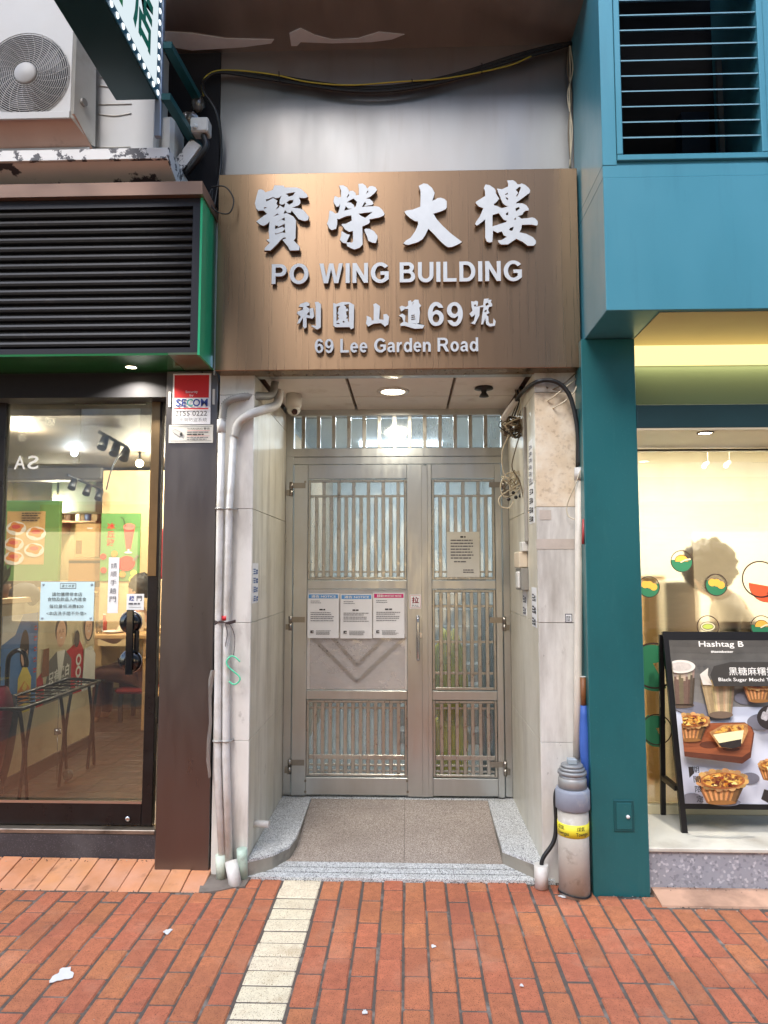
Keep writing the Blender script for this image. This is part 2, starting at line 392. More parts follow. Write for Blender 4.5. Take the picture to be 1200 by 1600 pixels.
mortar = mat('joint_mortar', (86, 77, 71), .95, 0, .2, 30, bump=.4, bs=120, dirt=((152, 144, 136), .35, 9))
brick_r = mat('red_paver', (176, 104, 74), .85, 0, .2, 26, bump=.5, bs=160, rand=.1, world=True, speck=((104, 58, 44), 420, .86), dirt=(((134, 80, 62), .42, 2.6, (1, 1, 1), .12, .5), ((200, 158, 132), .3, 3.4, (1, 1, 1), .14, .35), ((88, 64, 54), .3, 7, (1, 1, 1), .06, .55), ((70, 50, 42), .2, 40, (1, 1, 1), .04, .5)))
brick_y = mat('yellow_paver', (216, 203, 178), .8, 0, .1, 26, bump=.35, bs=160, rand=.06, world=True, speck=((126, 96, 60), 420, .88), dirt=((162, 134, 98), .36, 8, (1, 1, 1), .12, .5))
brick_o = mat('orange_tile', (200, 134, 96), .55, 0, .16, 6, bump=.15, bs=60, rand=.12, world=True, dirt=(((206, 156, 132), .45, 5, (1, 1, 1), .15, .7), ((120, 76, 52), .3, 8)))
teal = mat('teal_panel', (34, 104, 108), .36, .2, .05, 2, (1, 1, .5), .05, 2.5, (1, 1, .6), rvar=.07, coat=.1, dirt=(((58, 116, 118), .3, 12, (2, 2, .25), .1, .35), ((24, 74, 76), .36, 2.2, (1, 1, .6), .15, .5)), speck=((90, 150, 152), 240, .985))
teal_up = mat('teal_panel_upper', (74, 142, 160), .36, .15, .06, 2, (1, 1, .5), .06, 2.5, (1, 1, .6), rvar=.08, coat=.1, dirt=(((58, 116, 134), .34, 6, (2, 2, .2), .12, .4), ((150, 180, 186), .16, 34, (1, 1, .6), .03, .5)))
teal_d = mat('teal_dark', (24, 66, 70), .35, .2, .08, 4)
green_p = mat('green_panel', (52, 186, 128), .3, .1, .05, 3, coat=.2)
green_s = mat('green_soffit', (40, 112, 62), .25, .2, .06, 3, coat=.3)
white_pl = mat('white_plastic', (206, 204, 198), .45, 0, .06, 12, dirt=((170, 160, 146), .33, 14, (1, 1, .6), .12, .5))
white_pt = mat('white_pipe_paint', (214, 212, 208), .45, 0, .06, 14, bump=.15, bs=40, dirt=(((186, 178, 166), .42, 9), ((150, 138, 124), .34, 5, (1, 1, .4)), ((92, 80, 70), .31, 15, (1, 1, .35), .02, .95)))
ac_white = mat('ac_casing', (180, 180, 180), .5, 0, .05, 4, dirt=((180, 170, 158), .38, 3, (1, 1, 1), .2, .5))
grey_flex = mat('grey_flex', (150, 147, 142), .5, 0, .15, 20)
lt_flex = mat('light_flex', (214, 210, 204), .5, 0, .12, 20)
black_rub = mat('black_rubber', (22, 22, 24), .45, 0, .1, 20)
black_pl = mat('black_gloss', (14, 14, 16), .12, 0, coat=.6)
cable_w = mat('cream_cable', (206, 194, 168), .5, 0, .1, 30)
cable_g = mat('brown_cable', (112, 98, 78), .55, 0, .1, 30)
cable_y = mat('yellow_cable', (190, 168, 60), .5)
paper = mat('paper', (226, 226, 226), .7, 0, .03, 10)
paper_b = mat('paper_blue', (196, 222, 226), .6, 0, .04, 9)
ink = mat('ink', (30, 30, 34), .7)
ink_g = mat('ink_grey', (92, 92, 98), .7)
blue_hd = mat('print_blue', (92, 152, 208), .7)
pink_hd = mat('print_pink', (196, 44, 112), .7)
glass = clear('shop_glass', (246, 250, 248), 1.0)
# ================================================================ the setting: pavement, road
def structure(o): o['kind'] = 'structure'; return o
pave = structure(MB().box(-6, 6, -6.6, .12, -.12, -.006).build('pavement', mortar))
road = structure(MB().box(-30, 30, -11.2, -6.6, -.3, -.11).build('road', mat('asphalt', (72, 72, 74), .85, 0, .15, 8, bump=.4, bs=90)))
far_pave = structure(MB().box(-30, 30, -14, -11.2, -.3, 0).build('far_pavement', mat('far_paving', (150, 118, 100), .8, 0, .1, 2)))
yl = mat('road_yellow', (226, 184, 40), .7, 0, .1, 6)
for k, y in enumerate((-6.95, -7.12)):
    one(MB().box(-30, 30, y - .05, y + .05, -.11, -.106), 'painted_line', yl,
        ('yellow kerb line painted on the asphalt, nearer the brick pavement', 'yellow kerb line painted on the asphalt, farther from the brick pavement')[k], 'road marking')
C0, CW, BL = PZ(443.5, 1595, 0).x, .107, .2165
def paver(w_, l_): return MB().box(-w_ / 2, w_ / 2, -l_ / 2, l_ / 2, -.05, 0, 0, .006).data('brick', brick_r)
me_full, me_half = paver(.0985, .2105), paver(.0985, .1015)
me_yel = MB().box(-.1, .1, -.0495, .0495, -.05, 0, 0, .005).data('brick', brick_y)
me_tile = MB().box(-.0515, .0515, -.14, .14, -.05, 0, 0, .003).data('tile', brick_o)
far_m = MB(); n_b = 0
def lay(me, x, y, z=0, tilt=0, name='brick'):
    o = link(name, me); o.location = (x + random.uniform(-.0015, .0015), y + random.uniform(-.0015, .0015), z + random.uniform(-.0045, .0015))
    o.rotation_euler = (R(random.uniform(-.35, .35)) + tilt, R(random.uniform(-.35, .35)), R(random.uniform(-.3, .3))); o.parent = pave; return o
def front_y(x):
    if x < X(372, 0): return -.185
    if x > X(1018, -.15): return -.27
    if x > X(925, -.15): return -.155
    return -.012 if x < .62 else -.03
def seen(x, y):
    d = Vector((x, y, 0)) - CAM; k = FPX / d.dot(Ff)
    return d.dot(Ff) > .3 and -90 < 600 + d.dot(Fr) * k < 1290 and 800 - d.dot(Fu) * k < 1690
cols = [C0 + CW * (k + .5) for k in range(0, 30)] + [C0 - .21 - CW * (k + .5) for k in range(0, 30)]
for ci, x in enumerate(cols):
    fy = front_y(x); y1 = fy - (.1 if (ci % 2) else .0) - random.uniform(0, .02)
    if ci % 2 and y1 < fy - .05: lay(me_half, x, fy - .052)
    y = y1
    while y > -4.2:
        if seen(x, y - BL / 2): lay(me_full, x, y - BL / 2); n_b += 1
        else: far_m.box(x - .0495, x + .0495, y - BL + .008, y, -.05, random.uniform(-.003, 0))
        y -= BL
y = -.012
while y > -4.2:
    if seen(C0 - .105, y): lay(me_yel, C0 - .105, y - .053)
    else: far_m.box(C0 - .2055, C0 - .0045, y - .102, y - .004, -.05, -.001, 1)
    y -= .1065
fo = far_m.build('brick_field', [brick_r, brick_y], pave); fo['kind'] = 'stuff'
ramp = math.atan2(.05, .26)
k = 0; x = X(325, -.05) - .02
while x > -3.2:
    lay(me_tile, x, -.04, .026, ramp, 'tile'); x -= .1075
structure(MB().prism([(-6, -.19, -.1), (-6, -.19, -.014), (-6, .11, .038), (-6, .11, -.1)], (6 + X(333, -.05), 0, 0)).build('ramp_bed', mortar))
# mortar patch under the pipes, concrete apron before the café
structure(MB().prism([P(318, 1362, .02) * 1, (X(322, -.17), -.19, .003), (-.98, -.175, .0035), (-.9, -.13, .004), (-.84, -.12, .005), (-.83, .02, .014), (X(318, 0), .02, .014)], (0, 0, -.06)).build('mortar_patch', mat('grey_mortar', (122, 112, 104), .9, 0, .2, 8, bump=.4, bs=40, dirt=((84, 76, 70), .42, 6))))
xe = X(1008, -.15)
structure(MB().prism([(xe, -.27, -.05), (xe, -.255, .004), (xe, -.2, .012), (xe, -.03, .03), (xe, -.03, -.05)], (4, 0, 0)).build('concrete_apron',
          mat('pink_concrete', (186, 148, 124), .85, 0, .16, 5, bump=.35, bs=40, dirt=((128, 100, 84), .42, 4))))
# litter on the paving
scrap = mat('white_scrap', (206, 206, 206), .8, 0, .05, 40)
def splat(px, py, rx, ry, seed, label, name='paper_scrap', cat='litter'):
    c = PZ(px, py, .002); rn = random.Random(seed); pts = []
    for i in range(26):
        a = 2 * math.pi * i / 26; q = 1 + .2 * math.sin(3 * a + seed) + .13 * math.sin(7 * a + seed * 2) + rn.uniform(-.12, .12)
        pts.append((c.x + rx * q * math.cos(a), c.y + ry * q * math.sin(a), .0025))
    m = MB().prism(pts, (0, 0, .002)); return one(m, name, scrap, label, cat)
splat(98, 1524, .036, .05, 2, 'white flattened tissue scrap on the red bricks, largest of the litter')
splat(262, 1456, .016, .022, 5, 'small crumpled white scrap on red bricks below the restaurant tiles')
splat(677, 1479, .010, .012, 8, 'tiny white fleck on red bricks in front of the entrance steps')
splat(815, 1540, .007, .008, 4, 'white chewing gum dot on bricks in front of the gas pipe', 'gum_spot')
splat(570, 1582, .010, .012, 9, 'pale gum spot on bricks right of the yellow band', 'gum_spot')
splat(880, 1401, .02, .012, 6, 'white paint crumbs at the foot of the gas pipe')

# ================================================================ street behind the camera (seen only mirrored in metal and glass)
opp = thing('opposite_building', 'pale concrete building across the street with rows of windows and lit shops', 'building', (0, -14, 0))
ow = mat('opposite_render', (222, 224, 228), .8, 0, .12, .6, dirt=((130, 120, 112), .42, .8, (1, 1, .4)))
ow2 = mat('opposite_render_warm', (186, 160, 138), .8, 0, .12, .8)
gl_o = mat('opposite_window', (60, 70, 82), .15, 0, .2, 1)
sh_o = glow('lit_shop', (255, 226, 180), 1.2)
MB().box(-16, 16, -20, -14, 3.4, 13.5).build('wall', ow, opp)
MB().box(-16, 16, -20, -14, 0, 3.4).build('shop_wall', ow2, opp)
for i in range(8):
    for j in range(3):
        MB().box(-15 + i * 4, -12.6 + i * 4, -13.97, -13.9, 4.4 + j * 3.1, 6.2 + j * 3.1).build('window', gl_o, opp)
for i in range(7):
    MB().box(-14.6 + i * 4.4, -11.4 + i * 4.4, -13.97, -13.9, .3, 2.6).build('shop_window', sh_o if i % 2 else gl_o, opp)
MB().box(-9.5, -3, -13.99, -13.75, 2.7, 3.3).build('shop_sign', mat('sign_red', (190, 40, 36), .5), opp)
MB().box(3, 9, -13.99, -13.75, 2.7, 3.3).build('shop_sign', mat('sign_green', (40, 120, 70), .5), opp)

# ================================================================ entrance building
YD = 1.05; XL, XR, ZC = X(393, 0), X(840.5, 0), Z(637, YD) - .012           # opening left, right, gate plane, ceiling
bld = thing('entrance_building', 'old tenement entrance with cream marble pillars and steel cladding above', 'building', (-.07, .5, 0))
xl0, xr1 = X(338, 0), X(906, 0)
core = mat('pillar_core', (120, 112, 104), .9, 0, .2, 10)
MB().box(xl0 + .004, XL - .02, .02, 1.4, -.05, 2.75).box(XR + .02, xr1 - .004, .02, 1.4, -.05, 2.75).build('masonry_core', core, bld)
jl = [Z(p, 0, 365) for p in (1382, 1157, 973, 795, 617)] + [2.72]
jr = [Z(p, 0, 870) for p in (1382, 1160, 973, 792, 613)] + [2.72]
rn = random.Random(3)
for js, xa, xb, xin, sg in ((jl, xl0, XL, XL, -1), (jr, XR, xr1, XR, 1)):
    for i in range(len(js) - 1):
        g = .0012
        m_ = peach if (sg > 0 and i == 3) else marble
        if js[i + 1] - js[i] < .02: continue
        MB().box(xa, xb, -rn.uniform(0, .0015), .02, js[i] + g, js[i + 1] - g, 0, .0015).build('marble_slab', m_, bld)
        zz = (js[i], js[i + 1])
        ye = YD + .35
        MB().box(xin, xin + sg * .02, .0212, ye, zz[0] + g, zz[1] - g, 0, .0015).build('marble_slab', mat('reveal_marble', (212, 207, 192), .38, 0, .07, 5, bump=.05, bs=30, rvar=.1, dirt=(((184, 176, 152), .45, 3, (1, 1, .3), .15, .6), ((140, 130, 114), .42, 3, (2.4, 2.4, .3), .1, .55), ((100, 90, 78), .26, 9, (1.5, 1.5, .6), .04, .6))), bld)
# lifted strip and tape marks on the right pillar
tape = mat('brown_tape', (190, 178, 166), .5, 0, .1, 20)
one(MB().pbox(838, 842, 905, 858, -.002, -.0035), 'tape_strip', tape, 'brownish tape band across the right marble pillar', 'tape')
one(MB().pbox(843, 797, 861, 812, -.002, -.0035), 'tape_patch', tape, 'small brown tape patch under the peach slab of the right pillar', 'tape')
# soffit and ceiling
zs = Z(578, -.1, 620)
MB().box(XL - .1, XR + .1, .0305, .11, zs + .012, zs + .15).build('soffit', steel, bld)
cw = mat('ceiling_white', (232, 228, 220), .6, 0, .04, 6, dirt=((170, 150, 126), .33, 5, (1, 1, 1), .1, .5))
cj = mat('ceiling_rib', (120, 98, 82), .6, 0, .2, 10)
MB().box(XL - .15, XR + .15, .11, 1.5, ZC + .035, ZC + .06).build('ceiling_back', cj, bld)
xs_ = [XL, X(553, .8, 620), X(702, .8, 620), XR]
ys_ = [.111, .68, 1.15]
for i in range(3):
    for j in range(2):
        MB().box(xs_[i] + .009, xs_[i + 1] - .009, ys_[j] + .006, ys_[j + 1] - .006, ZC, ZC + .03, 0, .002).build('ceiling_panel', cw, bld)
# upper steel cladding, brown overhang, lifting strip of white film
zt = Z(76, .03)
MB().box(X(344, .03, 170), X(900, .03, 170), .03, .08, 2.85, zt + .2, 0, .002).build('steel_cladding', steel_up, bld)
brn = mat('overhang_metal', (178, 160, 152), .4, .85, .12, 2, (2, .5, 1), .05, 40, (12, .5, 1), rvar=.1)
MB().box(-1.5, X(925, -.2, 40) + .1, -.42, .6, zt + .0, zt + .25).build('overhang', brn, bld)
MB().box(-6, -1.5, -.2, .6, zt, zt + .25).build('overhang', brn, bld)
wf = mat('white_flashing', (240, 242, 246), .6, 0, .06, 8)
def soff(pts, nm, lab, m_):
    q = [PZ(a, b, zt - .004) for a, b in pts]; return one(MB().prism(q, (0, 0, .003)), nm, m_, lab, 'sheet')
soff([(452, 52), (470, 44), (492, 55), (520, 62), (560, 60), (592, 50), (632, 54), (612, 62), (580, 66), (520, 68), (470, 66), (464, 72), (455, 72)], 'torn_film', 'torn white film curling from the brown overhang above the cables', wf)
soff([(240, 48), (300, 52), (352, 60), (428, 62), (424, 68), (380, 74), (300, 79), (270, 74)], 'torn_film', 'torn white film on the overhang above the dark gap beside the air conditioner', wf)
# floor ramps up to the gate: brown granite tiles, white strips front and back, level granite kerbs
ZF0, ZF1 = .012, Z(1248, YD)
def zfl(y): return ZF0 + (ZF1 - ZF0) * max(0, y) / 1.0
zf = ZF1
def slab(xa, xb, ya, yb, dz, nm, m_, th=.03):
    return MB().prism([(xa, ya, zfl(ya) + dz - th), (xa, ya, zfl(ya) + dz), (xa, yb, zfl(yb) + dz), (xa, yb, zfl(yb) + dz - th)], (xb - xa, 0, 0)).build(nm, m_, bld)
slab(XL, XR, -.012, YD + .35, -.005, 'floor_bed', mortar, .08)
xm = X(632, .5, 1300)
for xa, xb in ((XL, xm), (xm, XR)):
    for ya, yb in ((.155, .88), (.88, YD - .02)):
        slab(xa + .0012, xb - .0012, ya + .0012, yb - .0012, 0, 'floor_tile', granite_b)
    slab(xa + .001, xb - .001, YD - .018, YD + .3, .003, 'floor_strip', granite_w)
xn = [XL - .02, X(527, 0, 1360), X(710, 0, 1360), XR + .06]
for i in range(3):
    for a, b in ((-.022, .033), (.044, .090), (.101, .154)):
        slab(xn[i] + .0008, xn[i + 1] - .0008, a, b, 0, 'nosing_strip', granite_w)
kz = ZF1 + .012
kerb_m = mat('kerb_side', (146, 140, 128), .8, 0, .15, 8, bump=.3, bs=30, dirt=((78, 70, 62), .42, 6))
for pl in ([(437, 1247), (486, 1246), (469, 1293), (464, 1306), (453, 1321), (426, 1334), (386, 1344)], [(762, 1249), (806, 1249), (848, 1345), (837, 1348), (785, 1328), (781, 1314), (773, 1288)]):
    pts = [PZ(x, y, kz) for x, y in pl]
    pts = [Vector((max(XL + .0005, min(XR - .0005, p.x)) if p.y > .02 else p.x, p.y, 0)) for p in pts]
    MB().prism([(p.x, p.y, kz - .0145) for p in pts], (0, 0, -kz - .0)).build('kerb_body', kerb_m, bld)
    MB().prism([(p.x, p.y, kz - .014) for p in pts], (0, 0, .014)).build('kerb_top', granite_w, bld)

# ================================================================ name sign
YS = -.10
sx0, sx1, sz0, sz1 = X(339, YS, 420), X(905, YS, 420), Z(577, YS), Z(268, YS)
sgn_ = thing('building_sign', 'brushed bronze name board with raised silver Chinese and English lettering', 'sign', ((sx0 + sx1) / 2, YS, sz0))
MB().box(sx0, sx1, YS, .029, sz0, sz1, 0, .003).build('panel', bronze, sgn_)
def glyph(polys, ox, oy, k, depth=.008):
    """outline traced in photo pixels: ox, oy corner, k pixels of tracing per photo pixel"""
    Yc = YS - depth - .012
    out = []
    for pl in polys: out.append([(lambda q: (q.x, q.z))(P(ox + a / k, oy + b / k, Yc)) for a, b in pl])
    me = outline_mesh(out, depth)
    m = MB()
    for p in me.polygons:
        front = abs(p.normal.z) > .9
        m.add([(me.vertices[i].co.x, Yc - me.vertices[i].co.z, me.vertices[i].co.y) for i in p.vertices], [list(range(len(p.vertices)))], 0 if front else 1)
    return m.build('character', [letter_m, letter_side], sgn_)
def arc(cx, cy, rx, ry, a0, a1, n=14): return [(cx + rx * math.cos(R(a0 + (a1 - a0) * i / n)), cy + ry * math.sin(R(a0 + (a1 - a0) * i / n))) for i in range(n + 1)]
def full(cx, cy, rx, ry): return arc(cx, cy, rx, ry, 0, 350, 34)
SIX = [arc(.36, .5, .36, .52, 30, 250, 20) + arc(.35, .33, .34, .34, 255, 450, 16) + [(.21, .58)] + arc(.36, .58, .155, .27, 170, 45, 8), full(.355, .32, .145, .18)]
GLY = {'P': [[(0, 0), (0, 1), (.45, 1)] + arc(.45, .69, .33, .31, 90, -90) + [(.2, .38), (.2, 0)], [(.2, .83)] + arc(.43, .69, .14, .14, 90, -90) + [(.2, .55)]],
 'O': [full(.5, .5, .5, .52), full(.5, .5, .28, .35)], 'W': [[(0, 1), (.21, 1), (.35, .3), (.51, 1), (.72, 1), (.88, .3), (1.02, 1), (1.22, 1), (.99, 0), (.77, 0), (.61, .72), (.45, 0), (.23, 0)]],
 'I': [[(0, 0), (0, 1), (.21, 1), (.21, 0)]], 'N': [[(0, 0), (0, 1), (.2, 1), (.6, .35), (.6, 1), (.8, 1), (.8, 0), (.59, 0), (.2, .63), (.2, 0)]],
 'G': [arc(.5, .5, .5, .52, 38, 300, 24) + [(.93, .17), (.93, .56), (.5, .56), (.5, .39), (.72, .39), (.72, .25)] + arc(.5, .5, .28, .35, 312, 40, 20)],
 'B': [[(0, 0), (0, 1)] + arc(.46, .75, .28, .25, 90, -42, 10) + arc(.49, .285, .31, .285, 55, -90, 12), [(.2, .84)] + arc(.43, .735, .105, .105, 90, -90, 8) + [(.2, .63)], [(.2, .46)] + arc(.45, .31, .145, .15, 90, -90, 8) + [(.2, .16)]],
 'U': [[(0, 1), (.2, 1)] + arc(.4, .37, .2, .21, 180, 360) + [(.6, 1), (.8, 1)] + arc(.4, .38, .4, .4, 0, -180)], 'L': [[(0, 0), (0, 1), (.2, 1), (.2, .17), (.68, .17), (.68, 0)]],
 'D': [[(0, 0), (0, 1)] + arc(.38, .5, .44, .5, 90, -90), [(.2, .83)] + arc(.36, .5, .25, .33, 90, -90) + [(.2, .17)]],
 'R': [[(0, 0), (0, 1)] + arc(.52, .71, .3, .29, 90, -62, 12) + [(.9, 0), (.65, 0), (.4, .4), (.2, .4), (.2, 0)], [(.2, .84)] + arc(.5, .7, .13, .14, 90, -90, 8) + [(.2, .56)]],
 '6': SIX, '9': [[(.71 - x, .99 - y) for x, y in p] for p in SIX],
 'e': [arc(.31, .36, .31, .37, -9, 322, 22) + arc(.31, .33, .13, .18, 318, 197, 8) + [(.185, .3)], arc(.31, .43, .12, .155, 4, 176, 8)],
 'o': [full(.33, .36, .33, .375), full(.33, .36, .145, .215)], 'd': [[(.66, 1), (.66, 0), (.48, 0), (.48, .07)] + arc(.29, .36, .29, .375, -52, -308, 20) + [(.47, .64), (.47, 1)], full(.325, .36, .14, .21)],
 'n': [[(0, 0), (0, .715), (.17, .715), (.17, .62)] + arc(.37, .46, .25, .27, 120, 0, 8) + [(.62, 0), (.43, 0)] + arc(.315, .42, .115, .14, 0, 180, 8) + [(.2, 0)]],
 'r': [[(0, 0), (0, .715), (.17, .715), (.17, .6), (.26, .71), (.34, .73), (.43, .71), (.37, .53), (.3, .55), (.22, .48), (.195, .36), (.195, 0)]],
 'a': [[(.04, .5)] + arc(.3, .5, .27, .235, 155, 0, 10) + [(.57, .15), (.62, 0), (.44, 0), (.41, .07)] + arc(.22, .2, .22, .21, -45, -255, 12) + [(.39, .455)] + arc(.3, .49, .095, .085, 0, 150, 6), arc(.29, .215, .105, .095, 70, -200, 10) + [(.2, .29), (.385, .335)]]}
def letters(t, x0, y0, x1, y1, gap=.13, depth=.012, space=.42):
    Yc = YS - depth - .01; a, b, c, d = rect(x0, y0, x1, y1, Yc)
    pos = []; x = 0
    for ch in t:
        if ch == ' ': x += space; continue
        wd = max(p[0] for p in GLY[ch][0]) - min(p[0] for p in GLY[ch][0]); pos.append((ch, x)); x += wd + gap
    tot = x - gap; kx = (b - a) / tot; kz_ = (d - c)
    for ch, x in pos:
        mn = min(p[0] for p in GLY[ch][0])
        me = outline_mesh([[(a + (x + q[0] - mn) * kx, c + q[1] * kz_) for q in pl] for pl in GLY[ch]], depth); m = MB()
        for p in me.polygons:
            m.add([(me.vertices[i].co.x, Yc - me.vertices[i].co.z, me.vertices[i].co.y) for i in p.vertices], [list(range(len(p.vertices)))], 0 if abs(p.normal.z) > .9 else 1)
        m.build('letter', [letter_m, letter_side], sgn_)
bao = [[(410,130),(585,135),(600,170),(830,170),(920,205),(1020,300),(1040,345),(985,368),(870,362),(895,420),(895,470),(860,508),(735,548),(890,565),(960,600),(1055,715),(1040,780),(985,800),(925,785),(860,760),(735,600),(712,645),(650,640),(610,595),(580,665),(640,650),(760,710),(815,790),(805,1080),(808,1120),(770,1160),(885,1280),(870,1345),(705,1350),(660,1270),(560,1150),(625,1125),(630,1105),(580,1110),(530,1150),(470,1220),(340,1350),(220,1350),(235,1300),(325,1205),(265,1150),(315,1130),(305,1000),(320,805),(280,850),(210,888),(150,870),(75,810),(110,775),(275,660),(205,600),(110,605),(70,560),(45,470),(75,340),(110,215),(160,205),(210,225),(240,262),(385,215)],
 [(620,290),(690,275),(800,255),(760,320),(680,345),(655,310)],[(635,455),(690,410),(770,400),(755,455),(690,495)],
 [(255,435),(255,390),(300,385),(385,350),(440,372),(500,360),(548,320),(508,410),(508,480),(560,495),(608,468),(605,520),(585,550),(512,505),(490,550),(430,585),(482,515),(445,475),(468,415),(385,368),(330,400)],
 [(208,578),(225,535),(275,545)],[(388,718),(470,655),(495,675)],[(445,825),(600,730),(610,795),(545,770)],[(420,880),(480,890),(470,915),(605,850),(605,935),(560,905),(425,950)],[(420,1020),(450,1035),(560,1000),(605,945),(620,1025),(560,1012),(430,1055)]]
rong = [[(300,135),(380,130),(450,170),(485,230),(480,265),(500,235),(560,230),(610,275),(615,318),(670,310),(672,200),(660,105),(740,95),(800,140),(825,195),(870,150),(920,143),(980,165),(1010,215),(960,280),(880,345),(795,380),(870,385),(925,430),(945,475),(910,500),(845,508),(770,518),(812,470),(782,440),(725,540),(780,528),(930,522),(985,520),(1050,535),(1110,590),(1150,660),(1135,695),(1060,730),(870,765),(875,820),(850,850),(735,900),(740,1240),(680,1300),(590,1330),(520,1305),(450,1265),(445,1220),(370,1205),(315,1150),(340,1070),(345,985),(450,1045),(505,1055),(475,1120),(435,1195),(540,1205),(562,1180),(560,985),(490,1000),(420,960),(350,870),(355,855),(430,850),(540,790),(530,692),(440,705),(300,765),(265,755),(265,850),(245,940),(170,970),(120,940),(75,850),(105,760),(120,610),(150,605),(240,665),(285,640),(310,560),(320,470),(295,520),(255,535),(200,450),(195,420),(220,330),(290,360),(335,350),(340,230)],
 [(445,355),(465,310),(490,290),(485,330),(455,368)],[(445,450),(510,405),(570,375),(638,440),(610,530),(588,545),(575,500),(520,455)],[(395,605),(425,518),(465,562),(545,568)],[(805,295),(825,240),(850,222),(845,260)],[(660,660),(930,628),(790,740),(720,710)],
 [(770,960),(800,940),(870,945),(950,985),(1015,1070),(1020,1110),(985,1210),(930,1205),(850,1170),(825,1090)]]
da = [[(350,140),(440,95),(510,105),(600,180),(650,275),(635,320),(605,420),(670,395),(700,370),(760,362),(840,390),(875,430),(875,540),(850,580),(760,620),(625,660),(690,770),(800,890),(950,1030),(1160,1190),(1090,1235),(980,1280),(900,1290),(840,1250),(760,1180),(650,1060),(530,940),(480,1050),(420,1140),(330,1195),(160,1245),(110,1240),(65,1215),(110,1165),(200,1110),(290,980),(340,860),(335,805),(280,800),(190,745),(110,670),(85,620),(130,600),(240,585),(380,530),(385,380),(385,240)]]
lou = [[(215,120),(240,115),(300,130),(380,185),(410,230),(410,275),(475,380),(430,440),(375,480),(390,510),(430,515),(520,560),(600,540),(648,518),(600,512),(545,470),(490,340),(435,205),(440,192),(530,205),(645,150),(640,90),(625,40),(735,35),(790,70),(815,110),(850,115),(895,95),(960,120),(1030,180),(1055,220),(1050,270),(1010,295),(890,385),(800,450),(795,472),(850,465),(920,470),(990,510),(1030,570),(1025,605),(970,605),(930,640),(915,675),(820,712),(860,725),(890,755),(1020,745),(1090,730),(1140,745),(1195,800),(1200,855),(1180,885),(1080,865),(900,870),(890,940),(855,1010),(990,1040),(1110,1105),(1165,1170),(1160,1225),(1120,1260),(1010,1262),(920,1190),(795,1130),(640,1235),(510,1238),(465,1200),(455,1160),(520,1155),(620,1095),(560,1065),(525,990),(445,1020),(360,975),(350,1160),(345,1190),(290,1200),(245,1180),(215,1110),(215,765),(150,820),(60,885),(25,855),(45,810),(110,720),(180,560),(90,525),(35,460),(40,440),(215,330),(210,240),(190,185)],
 [(350,685),(470,650),(560,775),(625,795),(600,820),(350,900)],[(580,300),(640,265),(635,300),(585,310)],[(590,340),(650,380),(625,415)],[(785,215),(850,160),(885,165),(835,300),(810,345),(790,335),(830,270)],[(780,560),(855,535),(855,575),(790,620)],[(600,660),(648,625),(645,690),(610,690)],[(745,770),(792,728),(790,775)],[(660,960),(680,930),(752,905),(730,970),(700,985)]]
for pl, ox in ((bao, 395), (rong, 505), (da, 625), (lou, 740)): glyph(pl, ox, 280, 12.0)
k7 = 1200 / 170.0
lee = [[(85,105),(105,75),(175,53),(205,70),(200,95),(165,103),(200,125),(205,155),(172,190),(208,205),(205,125),(245,120),(255,215),(235,238),(170,225),(172,330),(150,348),(132,325),(132,225),(95,290),(70,292),(85,250),(110,215),(65,180),(75,160),(130,140),(135,112)],[(262,55),(300,52),(330,80),(328,335),(290,358),(225,320),(230,310),(275,318),(272,100)]]
yuan = [[(465,65),(500,75),(560,55),(640,55),(695,85),(690,340),(660,355),(645,330),(490,332),(467,315)],[(500,105),(545,95),(520,130),(525,150),(510,180),(530,200),(515,215),(530,235),(505,265),(500,250)],[(580,88),(638,75),(640,280),(625,260),(628,240),(605,235),(625,210),(610,195),(605,160),(632,150),(625,130),(605,128),(605,105)],[(500,285),(535,285),(535,298),(500,298)],[(570,262),(586,265),(590,280),(572,282)]]
shan = [[(905,80),(935,68),(980,100),(970,245),(1020,250),(1018,190),(1050,185),(1080,215),(1070,300),(1035,325),(1015,305),(990,285),(905,295),(850,325),(825,290),(835,240),(832,205),(880,225),(890,260),(910,255),(912,110)]]
dao = [[(65,110),(90,95),(135,110),(160,95),(160,45),(190,35),(200,60),(235,28),(275,30),(280,65),(305,95),(285,115),(290,170),(280,285),(245,298),(200,285),(340,310),(320,345),(230,348),(120,315),(80,320),(72,298),(110,270),(95,225),(58,205),(95,180),(130,205),(125,270),(160,285),(160,130),(125,130),(85,160)],[(195,198),(232,192),(232,205),(195,208)],[(195,216),(236,212),(238,226),(195,230)],[(195,240),(240,235),(240,246),(195,253)],[(205,78),(226,50),(214,82)]]
hao = [[(855,45),(885,50),(905,40),(930,50),(925,95),(900,110),(985,90),(995,20),(1050,15),(1040,30),(1080,30),(1070,55),(1085,75),(1085,100),(1050,110),(1040,140),(1055,175),(1020,195),(1045,215),(1045,270),(1060,295),(1095,290),(1100,235),(1125,265),(1115,315),(1060,325),(1020,300),(1010,230),(985,300),(965,300),(975,200),(990,112),(950,112),(945,200),(895,300),(850,290),(885,260),(900,190),(860,220),(835,185),(870,150),(858,110)],[(885,85),(910,80),(905,100),(890,105)],[(1010,75),(1035,60),(1050,80),(1015,100)],[(1000,150),(1025,140),(1025,158),(1002,170)]]
for g in (lee, yuan, shan): glyph(g, 455, 465, k7, .007)
for g in (dao, hao): glyph(g, 615, 465, k7, .007)
letters('69', 668.5, 473, 723, 509.5, .14, .007)
letters('PO WING BUILDING', 425, 411, 815, 442, .15, .007)
letters('69 Lee Garden Road', 492, 529, 747, 550.5, .12, .005)

